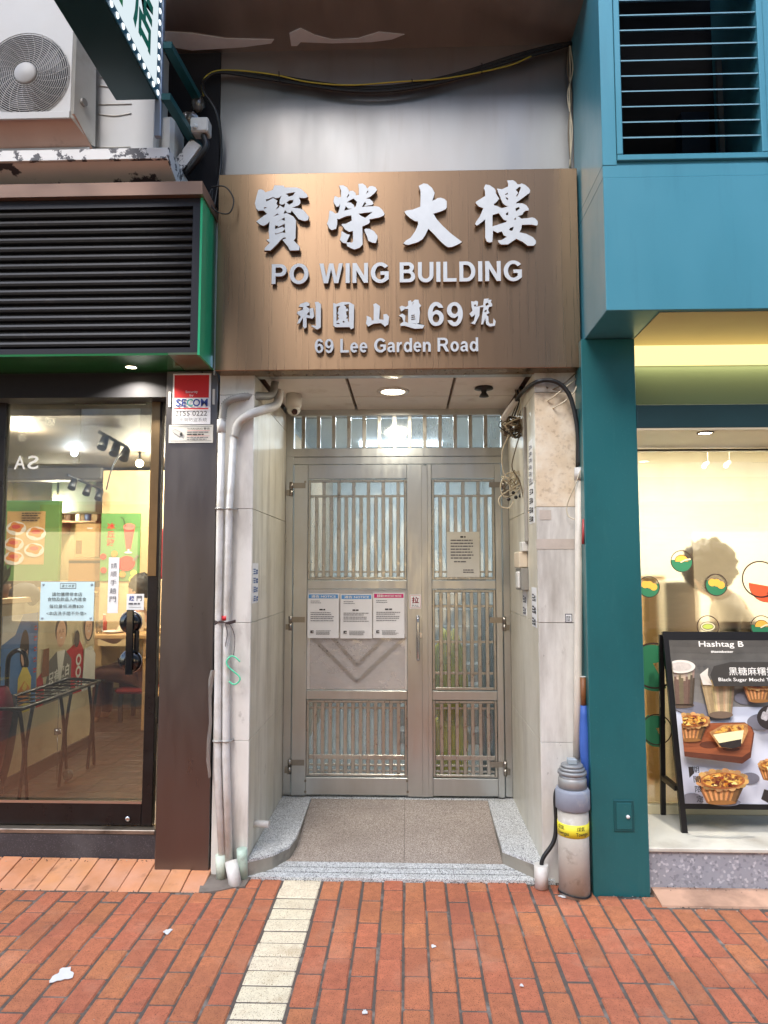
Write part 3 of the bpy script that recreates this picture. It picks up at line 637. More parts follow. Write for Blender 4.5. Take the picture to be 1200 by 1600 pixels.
# ================================================================ gate
gate = thing('entrance_gate', 'stainless steel double entrance gate with vertical bars and a barred transom', 'gate', ((XL + XR) / 2, YD, zf))
Yg = YD
def gb(mb, x0, y0, x1, y1, f=0.0, d=.04, bev=.002): mb.pbox(x0, y0, x1, y1, Yg - f, Yg - f + d, 0, bev)
zb = zf + .018
def frame_member(name, x0, y0, x1, y1, f=0, d=.05):
    m = MB(); gb(m, x0, y0, x1, y1, f, d); return m.build(name, steel, gate)
frame_member('head_rail', 444, 634, 796, 649)
frame_member('transom_rail', 444, 700, 797, 713)
frame_member('door_head', 450, 713.6, 791, 725, -.004)
a, b, c, d = rect(440, 634, 456, 1245, Yg)
MB().box(XL + .001, X(457, Yg, 900), Yg + .001, Yg + .055, zb, Z(634, Yg), 0, .002).build('jamb', steel, gate)
MB().box(X(786, Yg, 900), XR - .001, Yg + .001, Yg + .055, zb, Z(634, Yg), 0, .002).build('jamb', steel, gate)
for i in range(13):
    xc = 474.2 + i * 23.7
    m = MB(); m.pbox(xc - 2.9, 649, xc + 2.9, 700, Yg + .008, Yg + .03, 0, .0015); m.build('transom_bar', steel_bar, gate)
def leaf(label, x0, x1, cols, secs):
    """x0..x1 photo pixels at y 900; secs: list of grille panels (y0, y1, kind)"""
    L_ = MB()
    sl_, sr_ = cols
    a0, a1 = X(x0, Yg, 950), X(x1, Yg, 950); b0, b1 = X(sl_, Yg, 950), X(sr_, Yg, 950)
    zt_ = Z(726, Yg)
    L_.box(a0, b0, Yg - .012, Yg + .03, zb, zt_, 0, .0025).box(b1, a1, Yg - .012, Yg + .03, zb, zt_, 0, .0025)
    lf = L_.build('door_leaf', steel, gate); lf['label'] = label
    for y0, y1 in ((726, 748), (907, 920), (1079, 1093), (1215, 1242)):
        m = MB(); m.box(b0 + .0005, b1 - .0005, Yg - .010, Yg + .028, Z(y1, Yg), Z(y0, Yg), 0, .0025); m.build('rail', steel, lf)
    return lf, b0, b1
def grille(lf, b0, b1, y0, y1, n, shorts=True, weave=False, mid=()):
    z0, z1 = Z(y1, Yg), Z(y0, Yg); e = .02
    fr_ = MB()   # mitred bead round the opening
    for q in ((b0 + .001, b0 + e, z0, z1), (b1 - e, b1 - .001, z0, z1)): fr_.box(q[0], q[1], Yg - .004, Yg + .02, q[2], q[3], 0, .004)
    for q in ((z0 + .0005, z0 + e), (z1 - e, z1 - .0005)): fr_.box(b0 + e, b1 - e, Yg - .003, Yg + .02, q[0], q[1], 0, .004)
    fr_.build('bead', steel_bar, lf)
    xa, xb = b0 + e, b1 - e; st = (xb - xa) / (n + .55); ht = z1 - z0
    zt_, zbm = z1 - e, z0 + e
    if shorts:
        zr = Z(775, Yg)
        MB().box(xa, xb, Yg + .004, Yg + .024, zr - .008, zr + .008, 0, .002).build('cross_rail', steel_bar, lf)
        for i in range(1, n, 2):
            xc = xa + st * (i + .78); MB().box(xc - .012, xc + .012, Yg + .002, Yg + .02, zr + .008, zt_, 0, .002).build('short_bar', steel_bar, lf)
        zt_ = zr - .008
        zc = z0 + e + .035; MB().box(xa, xb, Yg + .020, Yg + .032, zc - .006, zc + .006, 0, .002).build('cross_rail', steel_bar, lf)
    for i in range(n):
        xc = xa + st * (i + .78)
        MB().box(xc - .0125, xc + .0125, Yg + .001 + .0005 * (i % 2), Yg + .018, zbm, zt_, 0, .0025).build('bar', steel_bar, lf)
    if weave:
        zr = Z(1183, Yg); MB().box(xa, xb, Yg - .006, Yg + .0005, zr - .015, zr + .015, 0, .002).build('cross_rail', steel_bar, lf)
        for zc in (Z(1197, Yg), Z(1206, Yg), Z(1107, Yg)):
            MB().box(xa, xb, Yg + .019, Yg + .026, zc - .007, zc + .007, 0, .002).build('cross_rail', steel_bar, lf)
    for zq in mid:
        zc = Z(zq, Yg); MB().box(xa, xb, Yg + .019, Yg + .028, zc - .009, zc + .009, 0, .002).build('cross_rail', steel_bar, lf)
lf1, b0, b1 = leaf('wide left gate leaf with paper notices', 458, 664, (480, 636), None)
grille(lf1, b0, b1, 749, 906, 12, True)
grille(lf1, b0, b1, 1094, 1214, 12, False, True)
# sheet metal panel with chevron bars behind a clear plastic pocket
plate = mat('pale_plate', (214, 212, 208), .45, .5, .1, 6, rvar=.1)
MB().box(b0 + .001, b1 - .001, Yg + .006, Yg + .012, Z(1078, Yg), Z(921, Yg)).build('sheet_panel', plate, lf1)
zA, zB = Z(995, Yg), Z(1066, Yg); xc = (b0 + b1) / 2 + .0
for (xa, za, xb, zb_) in ((b0 + .03, zA, xc, zB), (b1 - .01, zA, xc, zB), (b0 + .17, zA, xc, Z(1040, Yg)), (b1 - .15, zA, xc, Z(1040, Yg))):
    t = Vector((xb - xa, 0, zb_ - za)).normalized(); q = Vector((-t.z, 0, t.x)) * .012
    A, B = Vector((xa, Yg + .001, za)), Vector((xb, Yg + .001, zb_))
    MB().prism([A + q, B + q, B - q, A - q], (0, .004, 0)).build('chevron_bar', steel_bar, lf1)
pocket = clear('plastic_pocket', (255, 252, 252), .8, .08, .08, 3, (1, 1, 1.6), haze=((224, 222, 220), .34, 3, (1, 1, 2), .08))
pm = MB(); nx, nz = 26, 14; rnp = random.Random(5)
xs0, xs1, zs0, zs1 = X(484, Yg, 1040), X(633, Yg, 1040), Z(1077, Yg), Z(990, Yg)
pv = [(xs0 + (xs1 - xs0) * i / nx, Yg - .006 - .0016 * (math.sin(i * .9 + j * .6) * math.sin(j * 1.3 - i * .35)) - rnp.uniform(0, .0008), zs0 + (zs1 - zs0) * j / nz) for j in range(nz + 1) for i in range(nx + 1)]
pm.add(pv, [(j * (nx + 1) + i, j * (nx + 1) + i + 1, (j + 1) * (nx + 1) + i + 1, (j + 1) * (nx + 1) + i) for j in range(nz) for i in range(nx)], 0, True)
one(pm, 'plastic_sheet', pocket, 'crumpled clear plastic sheet over the chevron panel of the gate', 'plastic sheet')
lf2, c0, c1 = leaf('narrow right gate leaf with a typed notice', 667, 785, (675, 775), None)
grille(lf2, c0, c1, 749, 906, 7, True)
grille(lf2, c0, c1, 921, 1078, 7, False, False, (947, 1003, 1052))
grille(lf2, c0, c1, 1094, 1214, 7, False, True)
# lock stile cover, handle, hinges, bolts
MB().box(X(659, Yg, 950), X(668.5, Yg, 950), Yg - .018, Yg - .0122, zb, Z(728, Yg), 0, .002).build('cover_strip', steel, gate)
hx = X(653, Yg, 990); h0, h1 = Z(1031, Yg), Z(962, Yg); ch = mat('chrome', (206, 206, 208), .14, 1)
MB().tube(bez([(hx, Yg - .01, h0 + .012), (hx, Yg - .04, h0 + .008), (hx, Yg - .055, h0 + .045), (hx, Yg - .055, h1 - .045), (hx, Yg - .04, h1 - .008), (hx, Yg - .01, h1 - .012)], 6), .0115, 12).build('handle', ch, gate)
MB().pbox(655.5, 988, 659.5, 997, Yg - .0185, Yg - .022, 0, .001).build('lock_cylinder', ch, gate)
hg = mat('hinge_steel', (150, 144, 136), .3, 1, .1, 20)
for sx, lx in ((454.5, -1), (787.5, 1)):
    for py in (764, 974, 1198):
        xh = X(sx + (py - 950) * .006 * lx, Yg, py); zc = Z(py, Yg)
        h = MB().cyl((xh, Yg - .02, zc - .048), (xh, Yg - .02, zc - .002), .012).cyl((xh, Yg - .02, zc + .002), (xh, Yg - .02, zc + .048), .0125)
        h.box(xh - lx * .1, xh - lx * .006, Yg - .0145, Yg - .0124, zc + .006, zc + .044).box(xh + lx * .004, xh + lx * .034, Yg - .016, Yg - .0005, zc - .044, zc - .006)
        h.build('hinge', hg, gate)
bo = MB()
for px, py in ((477, 753), (634.5, 753), (477, 1220), (636, 1220), (477, 1237), (637, 1237)):
    q = P(px, py, Yg - .012); MB().cyl(q, q - Vector((0, .006, 0)), .0085, n=10).build('bolt', hg, gate)
# pane of plastic film behind the bars + corridor behind
film = clear('crinkled_film', (222, 230, 232), 1.3, .12, .08, 3.0, (1.2, 1, .4), haze=((196, 210, 218), .3, 2, (1.5, 1, .3), .08))
fm_ = MB(); nx, nz = 60, 70
za, zb2, xa, xb = zf + .03, Z(640, Yg), XL + .03, XR - .03
fv = []
for j in range(nz + 1):
    for i in range(nx + 1):
        x = xa + (xb - xa) * i / nx; z = za + (zb2 - za) * j / nz
        fv.append((x, Yg + .062 + .005 * abs(math.sin(x * 9 + z * 5 + 1.2 * math.sin(z * 3))) ** .5 + .003 * abs(math.sin(x * 14 - z * 11 + math.sin(x * 5))) ** .5, z))
fm_.add(fv, [(j * (nx + 1) + i, j * (nx + 1) + i + 1, (j + 1) * (nx + 1) + i + 1, (j + 1) * (nx + 1) + i) for j in range(nz) for i in range(nx)], 0, True)
fm_.build('film_pane', film, gate)
hall = thing('stair_hall', 'pale tiled stair hall behind the barred gate', 'hallway', ((XL + XR) / 2, 2.5, 0))
hw = mat('hall_wall', (206, 214, 214), .4, 0, .06, 3); hf = mat('hall_floor', (150, 148, 142), .5, 0, .1, 4)
yh0, yh1 = YD + .37, 4.6
MB().box(XL - .25, XL - .2, yh0, yh1, 0, 3).box(XR + .2, XR + .25, yh0, yh1, 0, 3).box(XL - .2, XR + .2, yh1, yh1 + .05, 0, 3).build('wall', hw, hall)
MB().box(XL - .2, XR + .2, yh0 - .02, yh1, -.05, .1).build('floor', hf, hall)
MB().box(XL - .2, XR + .2, yh0 - .2, yh1, 2.95, 3.0).build('ceiling', hw, hall)
for i in range(9):
    MB().box(-.1, XR + .18, 2.5 + i * .22, 2.5 + (i + 1) * .22 - .002, .041, .21 + i * .165, 0, .006).build('stair_step', hf, hall)
yw = mat('yellow_bag', (244, 226, 40), .5, 0, .1, 8)
sx_ = X(702, 1.3, 1020); tb = MB().sphere((sx_, 1.3, .84), (.13, .1, .36), 14, 10, 0, lambda d: 1 + .08 * math.sin(9 * d.x + 5 * d.z)); tb.box(sx_ - .12, sx_ + .12, 1.2, 1.4, ZF1 + .03, .56, 0, .03)
one(tb, 'yellow_sack', yw, 'bright yellow sack standing behind the right gate leaf', 'sack')
one(MB().cyl((.58, 1.5, .101), (.58, 1.5, 1.35), .05, n=14).cyl((.62, 1.6, .101), (.62, 1.6, 1.2), .03, n=12), 'rolled_mat', mat('dark_roll', (70, 74, 72), .6, 0, .2, 20, (1, 1, 6)), 'dark rolled mat leaning behind the right gate leaf', 'mat')
for y in (2.0, 3.4):
    t = thing('fluorescent_lamp', 'fluorescent ceiling tube in the stair hall, ' + ('near the gate' if y < 3 else 'above the stairs'), 'lamp', (-.07, y, 2.95))
    MB().box(-.5, .36, y - .03, y + .03, 2.9, 2.948).build('tube', glow('tube_cool', (226, 240, 255), 3), t)
    lamp('tube_light', (-.07, y, 2.885), 10, .85, (.86, .94, 1), t, (0, 0, 0), 'RECTANGLE', .08)
# ================================================================ restaurant on the left
rs = thing('restaurant_front', 'restaurant front with black louvred fascia, green soffit and black glass door', 'shopfront', (-1.7, .1, 0))
YF = -.29                                            # fascia front
fx1 = X(311, YF, 430); fxb = X(334, -.02, 450)
zf0, zf1 = Z(556, YF, 150), Z(312, YF, 150)
# fascia body: right return bright green, soffit green
MB().box(-3.6, fx1 - .002, YF + .03, .3, zf0 + .012, zf1).build('fascia_body', mat('fascia_black', (30, 30, 34), .5), rs)
gside = [(fx1, YF, zf0), (fx1, YF, zf1), (fx1 + .0, .0, zf1 + .0), (fx1, .0, zf0)]
MB().prism(gside, (.012, 0, 0)).build('side_panel', green_p, rs)
MB().box(fx1 + .012, fx1 + .02, -.02, .02, zf0 - .03, zf1).build('side_trim', mat('alu_trim', (196, 200, 202), .4, .8), rs)
MB().box(-3.6, X(262, YF, 560), YF, .145, zf0, zf0 + .0115).build('soffit', green_s, rs)
MB().box(X(262, YF, 560) + .001, fx1 - .001, YF, .02, zf0 + .001, zf0 + .0125).build('soffit_end', mat('green_grey', (92, 108, 82), .3, .2), rs)
frm = mat('louvre_frame', (34, 34, 40), .45, .3)
MB().box(-3.6, fx1, YF, YF + .028, zf1 - .045, zf1).box(-3.6, fx1, YF, YF + .028, zf0 + .0125, zf0 + .04).box(fx1 - .04, fx1 - .001, YF + .001, YF + .029, zf0 + .04, zf1 - .045).build('louvre_frame', frm, rs)
slat = mat('louvre_slat', (24, 24, 27), .4, .2, .1, 10, dirt=((64, 60, 58), .26, 20))
nS = 16; zz0, zz1 = zf0 + .045, zf1 - .05
for i in range(nS):
    zc = zz0 + (zz1 - zz0) * (i + .5) / nS; h = (zz1 - zz0) / nS
    m = MB().prism([(-3.6, YF + .022, zc - h * .42), (-3.6, YF + .006, zc - h * .30), (-3.6, YF + .002, zc - h * .05), (-3.6, YF + .008, zc + h * .22), (-3.6, YF + .026, zc + h * .34)], (3.6 + fx1 - .042, 0, 0))
    m.build('slat', slat, rs)
# pinkish metal eave above louvres, tapered at its right end
zt0, zt1 = Z(312, YF, 150), Z(293, YF, 150)
pinkm = mat('rose_metal', (176, 146, 130), .38, .75, .08, 4, (.5, 1, 1), rvar=.08, dirt=((72, 62, 58), .22, 12, (1, 1, 1), .04, .9))
MB().prism([(-3.6, YF - .035, zt0 + .002), (-3.6, YF - .045, zt1), (-3.6, .02, zt1), (-3.6, .02, zt0 + .002)], (3.6 + fx1 + .02, 0, 0)).build('eave_trim', pinkm, rs)
# downlight in the soffit
def downlight(px, py, zc, r, label, power, colr, rim, em=14, parent_cat='lamp', spread=140):
    q = PZ(px, py, zc); t = thing('downlight', label, parent_cat, (q.x, q.y, zc))
    MB().lathe([(r * .8, -.001), (r * .84, -.006), (r * 1.02, -.004), (r * 1.06, .0)], (q.x, q.y, zc), 'Z', 28).build('rim', rim, t)
    MB().lathe([(.0005, -.0035), (r * .78, -.003)], (q.x, q.y, zc), 'Z', 28).build('lens', glow('lens_%d_%d' % (px, em), colr, em), t)
    lamp('downlight_light', (q.x, q.y, zc - .012), power, r * 1.6, tuple(x / 255 for x in colr), t, spread=spread)
downlight(205, 573, zf0 - .0005, .035, 'small lit downlight in the green soffit of the restaurant', 5, (255, 236, 200), dark_steel)
# steel column
MB().box(X(250, .0, 1000), X(334, .0, 1000) - .003, .0, .3, .0, zf0 - .002, 0, .004).build('steel_column', dark_steel, rs)
# door, plinth, sill
YDr = .15
zsill = Z(1290, YDr, 120)
MB().box(-3.6, X(250, YDr, 1300) + .03, .105, .6, -.05, zsill - .028, 0, .003).build('plinth', granite_k, rs)
MB().box(-3.6, X(250, YDr, 1300) - .012, .1, .6, zsill - .027, zsill - .004, 0, .003).build('sill', mat('sill_metal', (150, 140, 128), .4, .8, .15, 10, dirt=((84, 76, 68), .4, 8)), rs)
dr = MB(); x8, x228, x245 = X(-6, YDr, 1000), X(228, YDr, 1000), X(244.5, YDr, 1000)
zt_d = Z(597, YDr, 120)
dr.box(x228, x245, YDr, YDr + .05, zsill + .002, zt_d - .03, 0, .003)
dr.box(x8 + .0005, x228 - .0005, YDr + .001, YDr + .049, Z(1255, YDr, 120) - .0, zsill + .003, 0, .003)
dr.box(x8 + .0005, x228 - .0005, YDr + .001, YDr + .049, Z(613, YDr, 120), zt_d - .031, 0, .003)
dr.box(x8 - .07, x8, YDr, YDr + .05, zsill + .002, zt_d - .03, 0, .003)
door = dr.build('door', black_alu, rs)
MB().box(x8, x228, YDr + .02, YDr + .026, Z(1255, YDr, 120), Z(613, YDr, 120)).build('glass', clear('door_glass', (232, 234, 230), 1.15, 0, haze=((206, 196, 170), .015, 6, (1, 1, 1), .015)), door)
MB().box(x8, x228, YDr - .002, YDr + .0005, Z(1255, YDr, 120), Z(1251, YDr, 120)).build('glazing_bead', mat('bead_metal', (196, 190, 184), .3, 1), door)
MB().box(x228, x245 - .012, YDr - .004, YDr - .0005, Z(900, YDr), Z(603, YDr)).build('stile_cover', mat('bronze_strip', (150, 126, 96), .3, 1, .1, 12), door)
dh = door
for py in (972, 1033):
    q = P(205, py, YDr)
    MB().lathe([(.001, -.034), (.03, -.033), (.05, -.026), (.062, -.012), (.064, .0), (.06, .012)], (q.x, q.y, q.z), 'Y', 28).build('handle_disc', black_pl, dh)
    MB().lathe([(.0635, -.009), (.066, -.006), (.066, -.002), (.0635, .0)], (q.x, q.y, q.z), 'Y', 28).build('disc_rim', ch, dh)
MB().pbox(196, 953, 207, 1055, YDr - .055, YDr - .036, 0, .004).build('handle_bar', black_pl, dh)
MB().pbox(209, 985, 216, 1020, YDr - .03, YDr - .012, 0, .003).build('handle_bar', black_pl, dh)
q = P(200, 1279, YDr)
MB().lathe([(.014, .0), (.014, -.008), (.008, -.01), (.001, -.011)], (q.x, q.y, q.z), 'Y', 16).build('floor_lock', ch, dh)
MB().box(-3.6, X(256, YDr, 600), YDr - .01, YDr + .06, zt_d - .028, zf0 - .001, 0, .002).build('door_header', dark_steel, rs)
# ---- signs on the column
def flat(name, label, cat, x0, y0, x1, y1, Y, m=paper, th=.0015):
    a, b, c, d = rect(x0, y0, x1, y1, Y); t = thing(name, label, cat, ((a + b) / 2, Y, c))
    MB().box(a, b, Y - th, Y - .0002, c, d).build('sheet', m, t)
    return t, Sheet((a, Y - th, c), (1, 0, 0), (0, 0, 1), b - a, d - c)
red = mat('print_red', (204, 32, 40), .5); navy = mat('print_navy', (36, 60, 140), .5); tealp = mat('print_teal', (40, 150, 150), .5)
glossw = mat('sign_white', (232, 232, 238), .35)
t, s = flat('security_sign', 'red and white security company sign on the dark steel column', 'sign', 270, 584, 329.5, 663, -.002, glossw, .004)
W, H = s.W, s.H
s.rect(W * .04, H * .52, W * .95, H * .97, red)
s.text('Security', W * .34, H * .60, W * .66, H * .66, glossw); s.text('by', W * .45, H * .535, W * .55, H * .59, glossw)
for ch_, x0, x1, m_ in (('S', .09, .22, navy), ('E', .25, .37, navy), ('C', .38, .54, tealp), ('O', .54, .73, navy), ('M', .75, .93, navy)):
    s.text(ch_, W * x0, H * .345, W * x1, H * .495, m_, .02)
s.rect(W * .05, H * .29, W * .95, H * .315, red)
s.text('2155 0222', W * .09, H * .16, W * .92, H * .255, ink); s.text('己安裝防盜系統', W * .09, H * .045, W * .92, H * .12, ink_g)
s.build('print', t)
t, s = flat('warning_sign', 'silver closed-circuit camera warning plate below the red security sign', 'sign', 264, 664, 333, 692, -.002, mat('silver_plate', (206, 204, 198), .4, .3), .003)
W, H = s.W, s.H
for q in ((.03, .1, .97, .12), (.03, .9, .97, .92)): s.rect(W * q[0], H * q[1], W * q[2], H * q[3], ink_g)
s.poly([(W * .08, H * .68), (W * .14, H * .78), (W * .31, H * .55), (W * .3, H * .4), (W * .24, H * .36), (W * .1, H * .58)], mat('print_grey', (170, 168, 166), .6))
s.line([(W * .08, H * .68), (W * .14, H * .78), (W * .31, H * .55), (W * .3, H * .4), (W * .24, H * .36), (W * .1, H * .58), (W * .08, H * .68)], .0012, ink)
s.ell(W * .285, H * .47, W * .03, H * .1, ink); s.text('WARNING 警告', W * .42, H * .72, W * .93, H * .84, ink, .01)
s.rect(W * .42, H * .66, W * .93, H * .675, red); s.greek(W * .42, W * .95, (H * .55,), H * .06, ink_g); s.greek(W * .42, W * .95, (H * .42,), H * .07, ink)
s.rect(W * .42, H * .36, W * .93, H * .375, red); s.greek(W * .42, W * .93, (H * .26, H * .16), H * .05, ink_g)
s.build('print', t)
for px, lab in ((265.5, 'white foam tape strip left of the security sign'), (334, 'white foam tape strip right of the security sign')):
    MBx = MB().pbox(px - 2, 612 - (px > 300) * 4, px + 2, 636 - (px > 300) * 4, -.0005, -.004, 0, .001)
    one(MBx, 'foam_tape', white_pl, lab, 'tape')
# ---- papers on the door glass
Yp = YDr + .019
t, s = flat('door_notice', 'pale blue house-rules notice stuck on the restaurant door glass', 'notice', 63, 909, 147, 970, Yp, paper_b)
W, H = s.W, s.H
for a, b in ((.05, .93), (.95, .93), (.05, .07), (.95, .07)):
    q = s.at(W * a, H * b); MB().lathe([(.001, -.003), (.006, -.003), (.0075, .0)], tuple(q), 'Y', 12).build('pin', mat('pin_grey', (150, 166, 176), .5), t)
s.rect(W * .36, H * .82, W * .66, H * .96, ink_g); s.rect(W * .37, H * .835, W * .65, H * .945, paper_b); s.text('波士冰室', W * .39, H * .855, W * .63, H * .93, ink)
for tx, x0, x1, y0, y1 in (('請勿攜帶非本店', .22, .78, .63, .73), ('食物及飲品入內進食', .14, .86, .50, .60), ('每位最低消費$20', .18, .81, .32, .42), ('<本店洗手間不外借>', .13, .87, .14, .24)):
    s.text(tx, W * x0, H * y0, W * x1, H * y1, ink)
s.build('print', t)
t, s = flat('door_strip_notice', 'tall narrow white paper strip with vertical characters on the door glass', 'notice', 169, 871, 185.5, 958, Yp)
W, H = s.W, s.H
for i, c_ in enumerate('請順手趟門'): s.text(c_, W * .2, H * (.80 - i * .15), W * .8, H * (.90 - i * .15), ink_g)
s.build('print', t)
t, s = flat('door_card', 'small white slide-the-door card above the black door handle', 'notice', 198, 928, 225, 953, Yp)
W, H = s.W, s.H
s.text('趟', W * .14, H * .56, W * .44, H * .88, navy, .02); s.text('門', W * .58, H * .56, W * .88, H * .88, ink_g, .02); s.greek(W * .12, W * .9, (H * .34,), H * .1, ink_g); s.rect(W * .15, H * .16, W * .85, H * .18, ink_g)
s.build('print', t)
wglow = mat('reflection_white', (236, 236, 230), .5)
a, b, c, d = rect(22, 712, 60, 733, YDr + .019)
s = Sheet((a, YDr + .0195, c), (1, 0, 0), (0, 0, 1), b - a, d - c)
t = thing('reflected_lettering', 'reflection of white street sign letters painted on the restaurant door glass', 'lettering', (a, YDr + .027, c))  # street sign reflection painted as mirrored letters on the pane
s.text('A', 0, 0, s.W * .46, s.H, wglow, .008, mirror=True); s.text('S', s.W * .55, 0, s.W, s.H, wglow, .008, mirror=True); s.build('letters', t)
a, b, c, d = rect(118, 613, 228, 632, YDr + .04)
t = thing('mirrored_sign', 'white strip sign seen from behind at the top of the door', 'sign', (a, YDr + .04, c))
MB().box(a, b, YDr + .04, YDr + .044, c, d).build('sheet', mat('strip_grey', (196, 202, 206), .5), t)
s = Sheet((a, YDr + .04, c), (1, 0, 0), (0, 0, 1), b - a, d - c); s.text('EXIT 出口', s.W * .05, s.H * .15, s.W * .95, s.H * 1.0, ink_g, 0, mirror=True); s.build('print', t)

# ---- restaurant interior
ri = thing('restaurant_room', 'warm lit restaurant interior with brown plank floor and cream walls', 'room', (-2.2, 2.5, 0))
zr = zsill - .012; XW = PZ(120, 1176, zr).x; YB = 4.9; ZR = 2.72
cream = mat('cream_wall', (176, 150, 116), .7, 0, .06, 3); dkc = mat('dark_ceiling', (52, 44, 36), .7, 0, .2, 3)
MB().box(-5, -.93, YB, YB + .05, zr - .1, ZR).build('back_wall', cream, ri)
MB().box(-.945, -.9, .3, YB, zr - .1, ZR).build('side_wall', cream, ri)
MB().box(-5, -.95, .3, YB, ZR, ZR + .05).build('ceiling', dkc, ri)
MB().box(-5.05, -5, .3, YB, zr - .1, ZR).build('far_wall', cream, ri)
MB().box(-5, -.95, .6, YB, zr - .1, zr - .012).box(-5, X(250, .15, 1300), .2, .6, zr - .1, zr - .012).build('floor_base', mat('floor_base', (40, 32, 28), .8), ri)
plank = mat('floor_plank', (70, 60, 54), .35, 0, .2, 6, (1, 8, 1), rand=.15, rvar=.1)
for i in range(22):
    y = .2 + i * .15
    MB().box(-3.4, -.96, y + .002, y + .148, zr - .012, zr, 0, .002).build('plank', plank, ri) if i < 22 else None
# half wall with posters, ledge
MB().box(XW - .12, XW, .25, 2.0, zr, 1.40).build('half_wall', mat('half_wall_cream', (216, 200, 168), .6, 0, .06, 4, dirt=((170, 150, 120), .33, 5)), ri)
MB().box(XW - .16, XW + .02, .24, 2.02, 1.402, 1.44, 0, .004).build('ledge', mat('ledge_wood', (196, 160, 112), .5, 0, .1, 5, (1, 8, 1)), ri)
MB().box(XW + .001, XW + .02, .26, 1.99, zr, zr + .09).build('skirting', mat('skirting_dark', (60, 50, 46), .5), ri)
skin = mat('print_skin', (226, 178, 148), .6); hair = mat('print_hair', (44, 32, 28), .6)
bluep = mat('print_sky', (84, 132, 196), .6, 0, .15, 5); grn_poster = mat('print_green', (96, 150, 84), .6, 0, .08, 5); orangep = mat('print_orange', (222, 140, 60), .6, 0, .15, 30)
cream_p = mat('print_cream', (222, 206, 170), .6); yel_p = mat('print_yellow', (232, 206, 90), .6); pink_p = mat('print_pinkred', (212, 70, 66), .6, 0, .15, 20); br_p = mat('print_brown', (140, 84, 44), .6, 0, .3, 40)
greyp = mat('print_midgrey', (120, 114, 110), .6); wh_p = mat('print_white', (232, 228, 222), .6)
def wall_poster(label, y0, y1, z0, z1, base):
    t = thing('poster', label, 'poster', (XW, y0, z0)); MB().box(XW + .001, XW + .003, y0, y1, z0, z1).build('sheet', base, t)
    return t, Sheet((XW + .003, y1, z0), (0, -1, 0), (0, 0, 1), y1 - y0, z1 - z0)   # u runs towards the street: mirror in use below
def wall_sheet(y0, y1, z0, z1):
    s = Sheet((XW + .003, y0, z0), (0, 1, 0), (0, 0, 1), y1 - y0, z1 - z0); return s
t, _ = wall_poster('blue poster of a smiling figure in yellow holding golden toast', PX(2, 1000, XW).y, PX(58, 1000, XW).y, PX(58, 1105, XW).z, PX(58, 957, XW).z, bluep)
s = wall_sheet(PX(2, 1000, XW).y, PX(58, 1000, XW).y, PX(58, 1105, XW).z, PX(58, 957, XW).z); W, H = s.W, s.H
s.poly([(0, H * .72), (W * .35, H * .8), (W * .55, H), (0, H)], wh_p)
s.ell(W * .62, H * .64, W * .13, H * .2, hair); s.ell(W * .62, H * .6, W * .095, H * .13, skin); s.ell(W * .62, H * .68, W * .11, H * .07, hair)
s.poly([(W * .46, 0), (W * .46, H * .36), (W * .58, H * .46), (W * .7, H * .46), (W * .84, H * .34), (W * .84, 0)], yel_p)
s.poly([(W * .45, H * .22), (W * .64, H * .32), (W * .8, H * .24), (W * .78, H * .1), (W * .5, H * .08)], orangep); s.poly([(W * .58, H * .25), (W * .65, H * .31), (W * .73, H * .26), (W * .66, H * .21)], yel_p)
def face(s, x, y, k):
    for dx in (-.38, .38): s.ell(x + dx * k, y + .15 * k, .13 * k, .07 * k, hair); s.line([(x + (dx - .2) * k, y + .36 * k), (x + (dx + .2) * k, y + .36 * k)], .06 * k, hair)
    s.ell(x, y - .5 * k, .32 * k, .14 * k, wh_p, 180, 360); s.line([(x, y + .1 * k), (x - .06 * k, y - .2 * k), (x + .1 * k, y - .22 * k)], .05 * k, br_p)
face(s, W * .62, H * .6, W * .085)
for i in range(5): s.greek(W * .86, W * .96, (H * (.82 - i * .11), H * (.85 - i * .11)), H * .016, red)
s.build('print', t)
t, _ = wall_poster('cream and crimson poster of two figures with bold slanted slogan', PX(59, 1000, XW).y, PX(147, 1000, XW).y, PX(58, 1105, XW).z, PX(58, 957, XW).z, cream_p)
s = wall_sheet(PX(59, 1000, XW).y, PX(147, 1000, XW).y, PX(58, 1105, XW).z, PX(58, 957, XW).z); W, H = s.W, s.H
s.poly([(0, 0), (0, H * .3), (W * .08, H * .36), (W * .14, 0)], red); s.poly([(W * .42, H * .5), (W * .7, H * .62), (W * .78, H * .5), (W * .8, 0), (W * .5, 0)], red)
s.poly([(W * .1, 0), (W * .18, H * .46), (W * .3, H * .54), (W * .44, H * .54), (W * .56, H * .42), (W * .56, 0)], greyp); s.poly([(W * .3, H * .54), (W * .36, H * .1), (W * .44, H * .54)], wh_p)
s.ell(W * .36, H * .78, W * .1, H * .16, hair); s.ell(W * .36, H * .73, W * .08, H * .15, skin); face(s, W * .36, H * .74, W * .07)
s.poly([(W * .05, H * .3), (W * .07, H * .6), (W * .16, H * .6), (W * .17, H * .3)], br_p)
s.ell(W * .86, H * .78, W * .1, H * .2, hair); s.ell(W * .85, H * .74, W * .07, H * .14, skin); face(s, W * .85, H * .75, W * .06); s.poly([(W * .74, 0), (W * .78, H * .5), (W * .92, H * .52), (W, H * .4), (W, 0)], wh_p)
s.ell(W * .62, H * .64, W * .05, H * .1, ink); s.text('只有黑白', W * .14, H * .22, W * .5, H * .36, wh_p, .03, rot=.12, shear=.2); s.greek(W * .2, W * .55, (H * .13, H * .07), H * .03, wh_p)
for i in range(3): s.ring(W * .66, H * (.39 - i * .14), W * .05, W * .022, wh_p)
s.build('print', t)
